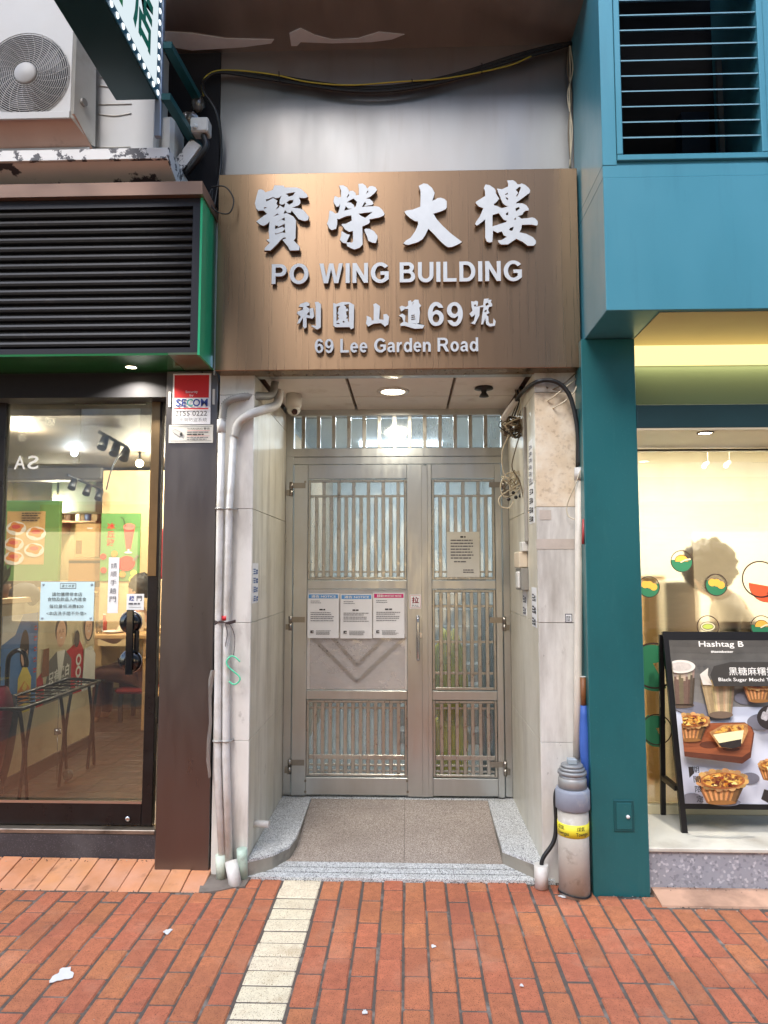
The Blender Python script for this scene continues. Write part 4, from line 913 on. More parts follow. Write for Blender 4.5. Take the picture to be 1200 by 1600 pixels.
# rear boards and boxes
def rear(name, label, cat, x0, y0, x1, y1, Y, m, th=.02):
    a, b, c, d = rect(x0, y0, x1, y1, Y); t = thing(name, label, cat, ((a + b) / 2, Y, c)); MB().box(a, b, Y, Y + th, c, d, 0, .002).build('board', m, t)
    return t, Sheet((a, Y - .0004, c), (1, 0, 0), (0, 0, 1), b - a, d - c, .002)
t, s = rear('menu_board', 'green wall board with a menu photo of plated sandwiches', 'menu', -60, 782, 92, 908, 3.9, grn_poster, .06)
a, b, c, d = rect(10, 799, 70, 882, 3.9); x0, y0 = a - s.o.x, c - s.o.z; w_, h_ = b - a, d - c
s.rect(x0, y0, x0 + w_, y0 + h_, mat('print_tan', (206, 168, 110), .6, 0, .1, 8))
for k, (a_, b_) in enumerate(((.25, .68), (.78, .58), (.22, .38), (.76, .27), (.25, .12))):
    s.ell(x0 + w_ * a_, y0 + h_ * b_, w_ * .26, h_ * .13, wh_p); s.ell(x0 + w_ * a_, y0 + h_ * (b_ + .02), w_ * .19, h_ * .09, orangep, fn=lambda a: 1 + .15 * math.sin(4 * a)); s.ell(x0 + w_ * a_, y0 + h_ * (b_ + .03), w_ * .12, h_ * .04, pink_p)
s.greek(x0 + w_ * .42, x0 + w_ * .98, [y0 + h_ * (.95 - i * .045) for i in range(4)], h_ * .02, ink); s.build('print', t)
t, s = rear('tall_cabinet', 'cream tall cabinet standing at the back of the restaurant', 'cabinet', 157, 735, 262, 1010, 3.6, mat('cabinet_cream', (214, 184, 138), .5, 0, .05, 4), .4)
t, s = rear('drink_poster', 'green poster of a red iced drink in a tall glass', 'poster', 157, 802, 219, 908, 3.58, grn_poster, .006)
W, H = s.W, s.H
for i in range(3): s.text('冰丘波'[i], W * .15, H * (.76 - i * .12), W * .36, H * (.86 - i * .12), red, .03)
s.poly([(W * .58, H * .78), (W * .86, H * .78), (W * .77, H * .46), (W * .66, H * .46)], pink_p); s.ell(W * .72, H * .8, W * .15, H * .05, mat('print_salmon', (230, 130, 116), .6)); s.rect(W * .70, H * .42, W * .74, H * .47, wh_p); s.ell(W * .72, H * .42, W * .1, H * .015, wh_p)
s.line([(W * .64, H * .8), (W * .56, H * .93), (W * .5, H * .94)], .006, ink)
s.ell(W * .68, H * .26, W * .22, H * .11, red, rot=.15); s.line([(W * .85, H * .3), (W * .98, H * .38)], .02, greyp)
for a_, b_, m_ in ((.1, .36, red), (.12, .16, red), (.38, .4, orangep), (.6, .1, orangep), (.88, .12, yel_p), (.85, .03, yel_p)): s.ell(W * a_, H * b_, W * .08, H * .045, m_)
s.build('print', t)
t, s = rear('counter', 'dark topped counter along the back of the restaurant', 'counter', -60, 908, 160, 1040, 3.7, mat('counter_wood', (196, 158, 108), .5, 0, .1, 4), .5)
s.rect(0, s.H * .93, s.W, s.H, mat('counter_edge', (92, 84, 76), .4)); s.build('edge', t)
cb = mat('carton', (206, 170, 118), .7, 0, .08, 6)
t, s = rear('carton_box', 'cardboard carton stacked on the basket behind the counter', 'box', 117, 818, 155, 871, 3.75, cb, .3); s.rect(s.W * .05, s.H * .1, s.W * .3, s.H * .5, mat('print_kraft', (150, 116, 76), .7)); s.rect(s.W * .5, s.H * .84, s.W * .72, s.H * .88, wh_p); s.build('print', t)
t, s = rear('wicker_basket', 'woven tan storage basket on the back counter', 'basket', 107, 873, 158, 908, 3.75, mat('wicker', (170, 126, 76), .7, 0, .3, 60, (1, 1, 3), .4, 60), .3); s.rect(0, s.H * .8, s.W, s.H * .92, hair); s.build('band', t)
# ceiling ducts, shelf and lamps
one(MB().pbox(-80, 722, 160, 750, 3.6, 3.8, 0, .02), 'air_duct', mat('duct_grey', (92, 88, 84), .5, .4, .2, 4), 'dark horizontal air duct under the restaurant ceiling', 'duct')
one(MB().pbox(80, 752, 150, 800, 4.3, 4.6, 0, .01), 'wall_unit', mat('grey_unit', (170, 172, 172), .5), 'pale grey wall unit behind the restaurant duct', 'air conditioner')
def bulb(px, py, Y, r, label, power, colr=(255, 226, 178), em=30):
    q = P(px, py, Y); t = thing('ceiling_lamp', label, 'lamp', (q.x, q.y, q.z))
    MB().sphere(q, r, 14, 10).build('bulb', glow('bulb_%d' % px, colr, em), t); MB().cyl((q.x, q.y, q.z + r * .8), (q.x, q.y, ZR), .012, n=8).build('stem', black_rub, t)
    l = bpy.data.lights.new('bulb_light', 'POINT'); l.energy = power; l.shadow_soft_size = r; l.color = tuple((c_ / 255) for c_ in colr)
    o = bpy.data.objects.new('bulb_light', l); col.objects.link(o); o.location = (q.x, q.y, q.z - r * 2.5); adopt(o, t)
bulb(78, 638, .8, .035, 'bright warm ceiling bulb nearest the restaurant door', 46)
bulb(90, 781, 4.3, .05, 'warm bulb hanging in front of the green menu board', 50)
bulb(218, 724, 2.6, .035, 'warm bulb hanging above the cream cabinet', 44)
bulb(34, 668, 1.5, .03, 'added warm bulb that brightens the poster wall', 36)  # extra bulb, added to brighten the dim posters
bulb(248, 733, 3.0, .03, 'warm bulb seen in the gap beside the door stile', 12)
bulb(116, 708, 2.5, .03, 'bluish white lamp beside the grey duct', 10, (206, 226, 255), 16)
for i, (a_, b_) in enumerate((((155, 675), (200, 700)), ((105, 742), (160, 765)))):
    A, B = P(a_[0], a_[1], 1.5 + i * 1.4), P(b_[0], b_[1], 1.9 + i * 1.5)
    t = thing('track_light', 'black track rail with spot heads, ' + ('higher one' if i == 0 else 'lower one'), 'lamp', A); MB().cyl(A, B, .014, n=8).build('rail', black_rub, t)
    for k in (.2, .6, .95):
        q = A.lerp(B, k); MB().cyl(q + Vector((0, 0, -.02)), q + Vector((.0, -.06, -.11)), .03, .038, n=12).build('spot_head', black_rub, t)
# table, stool, seated diner
wood = mat('table_wood', (200, 156, 104), .5, 0, .12, 5, (1, 6, 1))
tc_ = P(178, 985, 2.75)
t = thing('dining_table', 'light wooden dining table beside the seated diner', 'table', (tc_.x, 2.75, zr))
MB().box(tc_.x - .42, tc_.x + .42, 2.5, 3.1, 1.0, 1.04, 0, .006).build('table_top', wood, t)
for dx in (-.38, .36):
    for dy in (2.54, 3.04): MB().box(tc_.x + dx, tc_.x + dx + .05, dy, dy + .05, zr, 1.0).build('leg', wood, t)
t = thing('drinking_glass', 'tumbler of milky drink on the dining table', 'glass', (P(155, 975, 2.62).x, 2.62, 1.04))
MB().lathe([(.03, 1.042), (.034, 1.16), (.033, 1.16), (.029, 1.05)], (P(155, 975, 2.62).x, 2.62, 0), 'Z', 16).build('glass', clear('tumbler', (240, 236, 226), 1, 0, haze=((220, 200, 170), .35)), t)
one(MB().lathe([(.001, 1.0405), (.06, 1.0405), (.1, 1.058), (.098, 1.06), (.05, 1.046), (.001, 1.046)], (P(178, 975, 2.68).x, 2.68, 0), 'Z', 24), 'plate', wh_p, 'white plate of food on the dining table', 'plate')
def person(label, loc, joints, edges, shirt_col, pants_col, hair_fn, head, shirt_ids, cat='person'):
    t = thing('person', label, cat, loc)
    def skinned(name, ids, grow, m):
        idx = {k: i for i, k in enumerate(ids)}
        me = bpy.data.meshes.new(name); me.from_pydata([joints[k][0] for k in ids], [(idx[a], idx[b]) for a, b in edges if a in idx and b in idx], [])
        o = link(name, me, t); me.materials.append(m)
        md = o.modifiers.new('Skin', 'SKIN'); md.use_smooth_shade = True
        for i, k in enumerate(ids):
            r = joints[k][1] * grow; me.skin_vertices[0].data[i].radius = (r, r * (joints[k][2] if len(joints[k]) > 2 else 1))
        root = 'pelvis' if 'pelvis' in idx else ids[0]; me.skin_vertices[0].data[idx[root]].use_root = True
        sb = o.modifiers.new('Sub', 'SUBSURF'); sb.levels = 2; sb.render_levels = 2; return o
    skm = mat('skin', (206, 156, 124), .55, 0, .04, 10)
    skinned('body', list(joints), 1, skm)
    skinned('shirt', shirt_ids[0], 1.13, mat('shirt_' + label[:9], shirt_col, .8, 0, .08, 14))
    skinned('trousers', shirt_ids[1], 1.13, mat('trousers_' + label[:9], pants_col, .8, 0, .12, 30))
    h, r = head
    hm = MB().sphere(h + Vector(hair_fn), (r * 1.12, r * 1.2, r * 1.2), 32, 22, 0, lambda d: 1 + .12 * math.sin(11 * d.x + 9 * d.z) * math.sin(13 * d.y) + .04 * math.sin(31 * d.z + 11 * d.x))
    hm.build('hair', mat('hair_dark', (30, 24, 22), .6, 0, .2, 60), t)
    fm2 = MB()
    return t
q = P(218, 985, 3.0); bx, by = q.x + .05, 3.0
def V(x, y, z): return Vector((bx + x, by + y, z - .1))
J = {'pelvis': (V(0, 0, .75), .15, .85), 'belly': (V(-.02, 0, .92), .14, .8), 'chest': (V(-.04, -.01, 1.14), .16, .8), 'neck0': (V(-.05, -.01, 1.3), .07), 'neck': (V(-.06, -.02, 1.36), .055), 'jaw': (V(-.085, -.03, 1.43), .07), 'head': (V(-.07, -.02, 1.53), .098), 'crown': (V(-.06, -.02, 1.6), .07),
     'shl': (V(-.07, -.19, 1.26), .062), 'ell': (V(-.18, -.25, 1.06), .045), 'wrl': (V(-.36, -.18, 1.1), .03), 'hal': (V(-.43, -.16, 1.12), .034), 'shr': (V(-.03, .18, 1.26), .062), 'elr': (V(-.12, .24, 1.06), .045), 'wrr': (V(-.32, .14, 1.1), .03), 'har': (V(-.39, .12, 1.12), .034),
     'hipl': (V(-.05, -.09, .74), .1), 'knl': (V(-.42, -.12, .74), .075), 'anl': (V(-.4, -.13, .31), .045), 'tol': (V(-.54, -.13, .26), .038), 'hipr': (V(-.05, .09, .74), .1), 'knr': (V(-.42, .12, .74), .075), 'anr': (V(-.4, .13, .31), .045), 'tor': (V(-.54, .13, .26), .038)}
E = [('pelvis', 'belly'), ('belly', 'chest'), ('chest', 'neck0'), ('neck0', 'neck'), ('neck', 'jaw'), ('jaw', 'head'), ('head', 'crown'), ('chest', 'shl'), ('shl', 'ell'), ('ell', 'wrl'), ('wrl', 'hal'), ('chest', 'shr'), ('shr', 'elr'), ('elr', 'wrr'), ('wrr', 'har'),
     ('pelvis', 'hipl'), ('hipl', 'knl'), ('knl', 'anl'), ('anl', 'tol'), ('pelvis', 'hipr'), ('hipr', 'knr'), ('knr', 'anr'), ('anr', 'tor')]
person('diner in a pale shirt seated at the wooden table', (bx, by, zr), J, E, (226, 200, 170), (120, 74, 60), (.025, .005, .03), (V(-.06, -.02, 1.54), .1),
       (['pelvis', 'belly', 'chest', 'neck0', 'shl', 'ell', 'shr', 'elr'], ['pelvis', 'hipl', 'knl', 'anl', 'hipr', 'knr', 'anr']))
t = thing('stool', 'red cushioned stool under the seated diner', 'stool', (bx, by, zr))
MB().box(bx - .2, bx + .24, by - .2, by + .2, .46, .515, 0, .02).build('seat', mat('red_cushion', (150, 34, 30), .5), t)
for dx in (-.17, .18):
    for dy in (-.17, .15): MB().box(bx + dx, bx + dx + .035, by + dy, by + dy + .035, zr, .46).build('leg', black_rub, t)
# umbrella rack with umbrellas
t = thing('umbrella_rack', 'black wire umbrella rack standing along the poster wall', 'rack', (-2.36, .9, zr))
wire = mat('rack_wire', (28, 26, 28), .4, .3)
rx0, rx1, ry0, ry1, rz = XW + .03, XW + .32, .34, 1.5, .80
for zz in (rz, ): MB().tube([(rx0, ry0, zz), (rx1, ry0, zz), (rx1, ry1 - .1, zz), (rx0 + .06, ry1, zz), (rx0, ry1, zz)], .011, 8, closed=True).build('rim', wire, t)
m = MB()
for i in range(9): y = ry0 + .1 + i * .13; m.cyl((rx0, y, rz - .004), (rx1, y, rz - .004), .005, n=6)
for i in range(3): m.cyl((rx0 + .075 * (i + 1), ry0, rz - .012), (rx0 + .075 * (i + 1), ry1, rz - .012), .005, n=6)
m.build('grid', wire, t)
for y in (.42, .92, 1.34):
    for x, s_ in ((rx1 - .02, 1), (rx1 - .02, -1)):
        MB().tube(bez([(x, y + .075 * s_, rz - .01), (x, y + .03 * s_, rz - .16), (x, y + .008 * s_, .52), (x, y + .03 * s_, .36), (x, y + .055 * s_, zr + .006)], 5), .011, 8).build('leg', wire, t)
def umbrella(label, x, y, z0, z1, m_, handle=True, r=.05):
    t = thing('furled_umbrella', label, 'umbrella', (x, y, z0)); prof = []
    n_ = 10; mb = MB(); N = 14; v = []; f = []
    for j in range(n_ + 1):
        k = j / n_; rr = r * (.12 + .88 * math.sin(min(1, k * 1.25) * math.pi / 2)) * (1 if k < .85 else 1 - (k - .85) * 3)
        for i in range(N): a = 2 * math.pi * i / N; q_ = rr * (1 + .22 * (i % 2)); v.append((x + q_ * math.cos(a + k * .8), y + q_ * math.sin(a + k * .8), z0 + (z1 - z0) * k))
    for j in range(n_):
        for i in range(N): f.append((j * N + i, j * N + (i + 1) % N, (j + 1) * N + (i + 1) % N, (j + 1) * N + i))
    mb.add(v, f, 0, True).build('canopy', m_, t)
    MB().cyl((x, y, z0 - .05), (x, y, z1 + .12), .006, n=8).build('shaft', black_rub, t)
    if handle: MB().tube(bez([(x, y, z1 + .02), (x, y, z1 + .2), (x + .02, y, z1 + .25), (x + .06, y, z1 + .27), (x + .1, y, z1 + .25), (x + .115, y, z1 + .2), (x + .112, y, z1 + .17)], 6), .014, 10).build('handle', black_pl, t)
q = P(14, 1000, .46)
umbrella('black furled umbrella with crook handle hanging in the rack', q.x, .46, .32, .86, mat('black_nylon', (26, 28, 34), .6, 0, .2, 14), True, .06)
q = P(2, 1000, .4)
umbrella('crimson furled umbrella hanging beside the black umbrella', q.x, .40, .36, .92, mat('crimson_nylon', (124, 20, 44), .5, 0, .2, 14), False, .07)
t = thing('hanging_tag', 'metal disc tag hanging by a wire from the umbrella rack', 'tag', (rx1, .78, .55))
MB().cyl((rx1, .78, .555), (rx1, .78, .59), .022, n=14).build('disc', ch, t); MB().cyl((rx1, .78, .57), (rx1, .78, .8), .002, n=6).cyl((rx1 + .004, .785, .26), (rx1, .78, .56), .002, n=6).build('wire', ch, t)
one(MB().sphere((rx1 + .02, .9, .265), (.035, .035, .04), 12, 8), 'glass_jar', clear('jar', (226, 236, 232), 1.2, 0, haze=((180, 196, 190), .3)), 'small glass jar on the floor below the umbrella rack', 'jar')

# ---- clutter inside the restaurant
rn = random.Random(21)
sh = P(96, 815, 4.7); sh2 = P(158, 815, 4.7)
t = thing('wall_shelf', 'brown wall shelf above the back counter', 'shelf', sh); MB().box(sh.x - .5, sh2.x, 4.55, 4.88, sh.z - .02, sh.z).build('board', wd_s := mat('shelf_wood', (120, 84, 56), .6, 0, .15, 6), t); MB().box(sh.x, sh.x + .03, 4.6, 4.88, sh.z - .15, sh.z - .021).build('bracket', wd_s, t)
cols_ = [(150, 40, 36), (206, 190, 150), (70, 110, 70), (190, 130, 60), (90, 70, 60), (226, 222, 210), (60, 80, 120)]
adj = ['crimson', 'cream', 'green', 'amber', 'brown', 'white', 'navy']
for i in range(7):
    x = sh.x - .42 + i * .125; r = rn.uniform(.03, .045); h = rn.uniform(.12, .22)
    t = thing('storage_jar', adj[i] + ' storage jar on the brown wall shelf', 'jar', (x, 4.7, sh.z)); MB().lathe([(r, .001), (r, h * .75), (r * .6, h * .86), (r * .6, h * .9)], (x, 4.7, sh.z), 'Z', 14).build('body', mat('jar_' + adj[i], cols_[i], .4), t); MB().lathe([(r * .66, h * .9), (r * .66, h)], (x, 4.7, sh.z), 'Z', 14).build('lid', black_rub, t)
# things on the half-wall ledge
def on_ledge(px): q = PX(px, 930, XW - .06); return q.y
y = on_ledge(38); t = thing('peaked_hat', 'black peaked cap lying on the half-wall ledge', 'cap', (XW - .05, y, 1.44))
MB().sphere((XW - .06, y, 1.445), (.1, .12, .09), 18, 12).build('crown', mat('cap_black', (30, 28, 32), .8, 0, .2, 14), t); MB().prism([(XW - .06 + .12 * math.cos(a), y + .16 + .1 * math.sin(a), 1.446) for a in [k * math.pi / 8 for k in range(16)]], (0, 0, .008)).build('peak', mat('cap_black', (30, 28, 32)), t)
y = on_ledge(4); t = thing('potted_plant', 'small dark leafy plant on the half-wall ledge', 'plant', (XW - .07, y, 1.44)); MB().lathe([(.04, 1.441), (.055, 1.53), (.05, 1.53)], (XW - .07, y, 0), 'Z', 14).build('pot', mat('pot_brown', (110, 74, 50), .7), t)
lm = MB()
for k in range(26):
    a, e, l = rn.uniform(0, 6.28), rn.uniform(.3, 1.4), rn.uniform(.08, .16); d = Vector((math.cos(a) * math.cos(e), math.sin(a) * math.cos(e), math.sin(e))); sd_ = d.orthogonal().normalized() * .022; o_ = Vector((XW - .07, y, 1.52)); lm.add([o_, o_ + d * l * .55 + sd_, o_ + d * l, o_ + d * l * .55 - sd_], [(0, 1, 2, 3)])
lm.build('foliage', mat('leaf_dark', (70, 84, 46), .6, 0, .2, 12), t, False)
y = on_ledge(100); one(MB().box(XW - .11, XW - .01, y - .09, y + .09, 1.441, 1.53, 0, .008), 'napkin_box', mat('napkin_steel', (190, 190, 188), .3, .8), 'steel napkin box on the half-wall ledge', 'box')
# condiments on the table
for k, (px, c_, lab_) in enumerate(((163, (170, 40, 30), 'red sauce bottle on the dining table'), (192, (60, 36, 24), 'dark soy bottle on the dining table'))):
    q = P(px, 970, 2.9); t = thing('sauce_bottle', lab_, 'bottle', (q.x, 2.9, 1.04)); MB().lathe([(.026, 1.0405), (.027, 1.12), (.012, 1.16), (.01, 1.19)], (q.x, 2.9, 0), 'Z', 14).build('body', mat('sauce_%d' % k, c_, .25), t); MB().lathe([(.013, 1.19), (.013, 1.205)], (q.x, 2.9, 0), 'Z', 12).build('cap', wh_p, t)
# red crate and hanging apron seen in the gap beside the door
q0 = P(249, 860, 2.2); one(MB().box(q0.x - .05, q0.x + .1, 2.2, 2.35, Z(905, 2.2), Z(825, 2.2), 0, .02), 'red_apron', mat('apron_red', (150, 30, 36), .8, 0, .2, 10), 'red apron hanging inside beside the door stile', 'apron')
t = thing('wooden_shelf_unit', 'orange wooden shelf unit inside beside the door stile', 'shelf', (q0.x, 2.3, zr))
for z_ in (.55, .85, 1.1): MB().box(q0.x - .12, q0.x + .2, 2.2, 2.5, z_, z_ + .025).build('shelf_board', wood, t)
MB().box(q0.x + .2, q0.x + .225, 2.2, 2.5, zr, 1.125).build('upright', wood, t)
q0 = P(175, 625, 1.0)
one(MB().tube(bez([P(200, 690, 2.2), P(176, 730, 2.4), P(166, 765, 2.6)], 6), .006, 6), 'hanging_wire', black_rub, 'thin black wire hanging from the restaurant ceiling', 'wire')
for k, px in enumerate((40, 125)):
    q = P(px, 905, 3.55); t = thing('counter_stool', ('counter stool before the menu board', 'counter stool before the wicker basket')[k], 'stool', (q.x, 3.4, zr)); MB().lathe([(.15, .78), (.16, .8), (.15, .83), (.001, .835)], (q.x, 3.4, 0), 'Z', 20).build('seat', mat('stool_red', (140, 40, 34), .5), t); MB().cyl((q.x, 3.4, zr), (q.x, 3.4, .78), .025, n=10).build('pole', ch, t); MB().lathe([(.15, zr + .001), (.14, zr + .02), (.03, zr + .03)], (q.x, 3.4, 0), 'Z', 20).build('base', ch, t)
# ================================================================ above the restaurant: ledge, air conditioners, projecting sign
YA = -.38
led = thing('air_conditioner_ledge', 'peeling white ledge carrying the air conditioners above the restaurant', 'ledge', (-2, -.3, 3.4))
peel = mat('peeling_paint', (226, 220, 216), .6, 0, .06, 6, bump=.12, bs=20, dirt=((70, 66, 72), .47, 3.2, (1, 1, 1), .012, 1))
peel_f = mat('peeling_edge', (220, 218, 216), .6, 0, .06, 6, dirt=((78, 76, 80), .43, 13, (1, 1, 1), .015, 1))
lx1 = X(262, YA, 240); zl0, zl1 = Z(250, YA, 120), Z(233, YA, 120)
MB().box(-4, lx1, YA, YA + .02, zl0, zl1, 0, .002).build('front_lip', peel_f, led)
MB().prism([(-4, YA + .02, zl0 + .002), (-4, -.02, zl1 - .16), (-4, -.02, zl1 - .14), (-4, YA + .02, zl0 + .03)], (4 + lx1 - .002, 0, 0)).build('underside', peel, led)
MB().box(-4, lx1 - .003, YA + .02, .1, zl0 + .03, zl1 - .004).build('shelf', peel_f, led)
MB().prism([(lx1 - .001, YA, zl1), (lx1 - .001, YA, zl0 - .01), (lx1 - .001, -.02, zl1 - .19), (lx1 - .001, -.02, zl1)], (.006, 0, 0)).build('end_plate', peel_f, led)
def ac(name, label, x0, y0, x1, y1, Y, depth):
    a, b, c, d = rect(x0, y0, x1, y1, Y); t = thing('air_conditioner', label, 'air conditioner', ((a + b) / 2, Y, c)); return t, a, b, c, d
grille_w = mat('fan_guard', (160, 158, 156), .5); fan_dk = mat('fan_dark', (48, 50, 58), .6)
ZL = zl1
# front unit with fan
YU = -.42
q = P(42, 117, YU); a1 = X(112, YU, 150); xr_ = a1
t = thing('air_conditioner', 'air conditioner outdoor unit with round fan guard on the ledge', 'air conditioner', (q.x, YU + .15, ZL))
zb0 = Z(180, YU, 40); zt0_ = Z(30, YU, 40)
MB().box(q.x - .55, xr_, YU, YU + .3, zb0 + .0, zt0_ + .25, 0, .006).build('casing', ac_white, t)
MB().lathe([(.001, -.002), (.222, -.002), (.222, .02)], (q.x, YU, q.z), 'Y', 40).build('fan_recess', fan_dk, t)
for k in range(3):
    a_ = k * 2.094 + .4; c_, s_ = math.cos(a_), math.sin(a_)
    MB().prism([(q.x + .05 * c_, YU - .004, q.z + .05 * s_), (q.x + .2 * math.cos(a_ - .35), YU - .004, q.z + .2 * math.sin(a_ - .35)), (q.x + .21 * math.cos(a_ + .35), YU - .004, q.z + .21 * math.sin(a_ + .35)), (q.x + .06 * math.cos(a_ + .8), YU - .004, q.z + .06 * math.sin(a_ + .8))], (0, .001, 0)).build('fan_blade', mat('fan_grey', (96, 98, 104), .5), t)
for i in range(16):
    r = .068 + i * .0105
    MB().tube([(q.x + r * math.cos(j * math.pi / 20), YU - .014 + .006 * (r / .23) ** 2, q.z + r * math.sin(j * math.pi / 20)) for j in range(40)], .0026, 5, closed=True).build('guard_ring', grille_w, t)
m = MB()
for i in range(24):
    a_ = i * math.pi / 12
    pts = []
    for k in range(6):
        r = .06 + k * .034; b_ = a_ + k * .09; pts.append((q.x + r * math.cos(b_), YU - .012 + .006 * (r / .23) ** 2, q.z + r * math.sin(b_)))
    m.tube(pts, .0022, 5)
m.build('guard_spokes', grille_w, t)
MB().lathe([(.001, -.024), (.05, -.022), (.06, -.016), (.062, -.008)], (q.x, YU, q.z), 'Y', 32).build('guard_hub', grille_w, t)
MB().box(q.x - .55, xr_ - .001, YU - .012, YU - .001, Z(188, YU, 40), zb0 + .012, 0, .003).build('base_lip', ac_white, t)
rose = mat('rose_plate', (190, 156, 140), .5, .1, .06, 5, dirt=((120, 100, 92), .28, 8))
MB().prism([(q.x - .55, YU - .002, zb0), (xr_ + .02, YU - .002, zb0), (xr_ + .06, YU + .12, ZL + .06), (q.x - .55, YU + .12, ZL + .06)], (0, .012, -.012)).build('drip_plate', rose, t)
MB().box(q.x - .55, xr_ + .05, -.31, -.1, ZL, ZL + .055).build('base_box', ac_white, t)
MB().prism([(xr_, YU - .006, zb0 - .02), (xr_, YU - .006, zt0_ + .3), (xr_ + .05, YU + .1, zt0_ + .3), (xr_ + .06, YU + .12, ZL + .07)], (.012, .012, 0)).build('side_flap', white_pl, t)
MB().cyl((xr_ + .035, YU + .05, Z(140, YU)), (xr_ + .05, YU + .045, Z(140, YU)), .02, n=12).build('badge', grey_flex, t)
# rear unit, side on
a, b, c, d = rect(142, 60, 245, 232, -.25)
t = thing('air_conditioner', 'second air conditioner seen from its plain ribbed side behind the fan unit', 'air conditioner', ((a + b) / 2, -.1, ZL))
MB().box(a, b, -.25, -.06, ZL, d, 0, .012).build('casing', ac_white, t)
for z0_, z1_ in ((228, 165), (160, 120), (117, 80)):
    xa_, xb_ = X(153, -.25, 190), X(205, -.25, 190); za_, zb_ = Z(z0_ - 6, -.25), Z(z1_ + 4, -.25)
    MB().tube(bez([(xa_, -.253, za_), (xb_, -.253, za_)], 2), .0025, 6).tube(bez([(xa_, -.253, zb_), ((xa_ + xb_) / 2, -.253, zb_ - .012), (xb_, -.253, zb_)], 5), .003, 6).build('rib', mat('rib_shadowless', (200, 196, 188), .5), t)
MB().box(X(247, -.2, 200) + .002, X(271, -.2, 200), -.2, .0, ZL, Z(172, -.2), 0, .02).build('pipe_cover', white_pl, t)
# projecting lightbox sign
bq = P(248, 156, -.48); al = P(181, 159, -.48)
bx1, bx0, bz = bq.x, al.x, bq.z
t = thing('projecting_sign', 'dark teal projecting lightbox with white bulb-dotted face and green characters', 'sign', ((bx0 + bx1) / 2, -.5, bz))
ys0, ys1, zs_t = -2.3, -.48, bz + 1.6
tb_ = mat('sign_teal', (16, 62, 70), .35, .2, .05, 4)
MB().box(bx0, bx1 - .006, ys0, ys1, bz, zs_t, 0, .004).build('box', tb_, t)
MB().box(bx1 - .0055, bx1, ys0, ys1, bz, zs_t, 0, .001).build('face_frame', mat('sign_frame_blue', (34, 92, 110), .35, .1), t)
MB().box(bx1, bx1 + .003, ys0, ys1 - .045, bz + .05, zs_t).build('face', glow('lightbox_white', (226, 240, 246), .34), t)
wb = glow('bulb_dot', (240, 250, 255), .6)
for i in range(24):
    MB().lathe([(.001, .008), (.011, .006), (.014, .001)], (bx1, ys1 - .02, bz + .025 + i * .063), 'X', 12).build('bulb', wb, t)
    if i: MB().lathe([(.001, .008), (.011, .006), (.014, .001)], (bx1, ys1 - .02 - i * .063, bz + .025), 'X', 12).build('bulb', wb, t)
s = Sheet((bx1 + .003, ys0, bz), (0, 1, 0), (0, 0, 1), ys1 - ys0, zs_t - bz, .001)
gch = mat('char_green', (20, 130, 100), .5)
s.text('店', s.W - .36, .12, s.W - .12, .44, gch, .03); s.text('士', s.W - .8, .1, s.W - .46, .5, mat('char_green2', (30, 150, 80), .5), .03); s.text('冰', s.W - .36, .56, s.W - .12, .84, gch, .03); s.build('characters', t)
# number plate on the underside
s = Sheet((bx0 + .11, ys1 - .21, bz), (0, -1, 0), (1, 0, 0), .42, .042); s.rect(0, 0, .42, .042, mat('tag_pink', (206, 184, 178), .5)); s.text('W211200758', .01, .007, .41, .036, ink, .015, rot=0); s.build('number_tag', t)
MB().box(bx1 - .02, bx1 + .012, ys1 + .001, ys1 + .03, ZL, bz + 1.2, 0, .002).build('post', mat('galv', (150, 158, 170), .4, .6), t)
for k, zz in enumerate((bz + .28, bz - .0)):
    MB().prism([(bx1 + .014, ys1, zz), (bx1 + .014, ys1, zz + .035), (bx1 + .05, .0, zz + .035), (bx1 + .05, .0, zz)], (.045, 0, 0)).build('bracket', mat('bracket_teal', (22, 80, 84), .4, .2), t)
# dark service gap and junction box
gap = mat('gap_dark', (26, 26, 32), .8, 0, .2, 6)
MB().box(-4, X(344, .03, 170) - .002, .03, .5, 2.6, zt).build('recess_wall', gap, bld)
t = thing('junction_box', 'white conduit box on a slanted bracket beside the air conditioners', 'box', P(300, 230, -.15))
q = P(314, 201, -.16)
MB().box(q.x - .05, q.x + .05, -.2, -.12, q.z - .04, q.z + .045, 0, .008).build('box', white_pl, t)
MB().lathe([(.001, -.208), (.014, -.207), (.016, -.2)], (q.x - .02, 0, q.z - .015), 'Y', 16).build('screw_cap', white_pl, t)
A, B = P(306, 222, -.15), P(276, 262, -.15)
dd = (B - A).normalized(); qn = Vector((-dd.z, 0, dd.x)) * .035
MB().prism([A + qn, B + qn, B - qn, A - qn], (0, .05, 0)).build('bracket', peel_f, t)
one(MB().tube(bez([P(318, 212, -.17), P(322, 228, -.18), P(308, 250, -.17), P(290, 272, -.12)], 6), .017, 10), 'black_conduit', black_rub, 'thick black conduit curling out of the white junction box', 'conduit')
t = thing('drain_bottle', 'dusty clear plastic bottles stuffed in the dark gap above the junction box', 'bottle', P(310, 175, -.05))
bot = clear('dusty_plastic', (220, 214, 204), 1.5, .15, .4, 14, haze=((170, 160, 150), .5))
MB().sphere(P(309, 162, -.05), (.04, .04, .055), 14, 10).build('body', bot, t); MB().sphere(P(296, 186, -.08), (.06, .04, .04), 14, 10, 0, lambda d: 1 + .12 * math.sin(9 * d.x + 7 * d.z)).build('bag', bot, t)
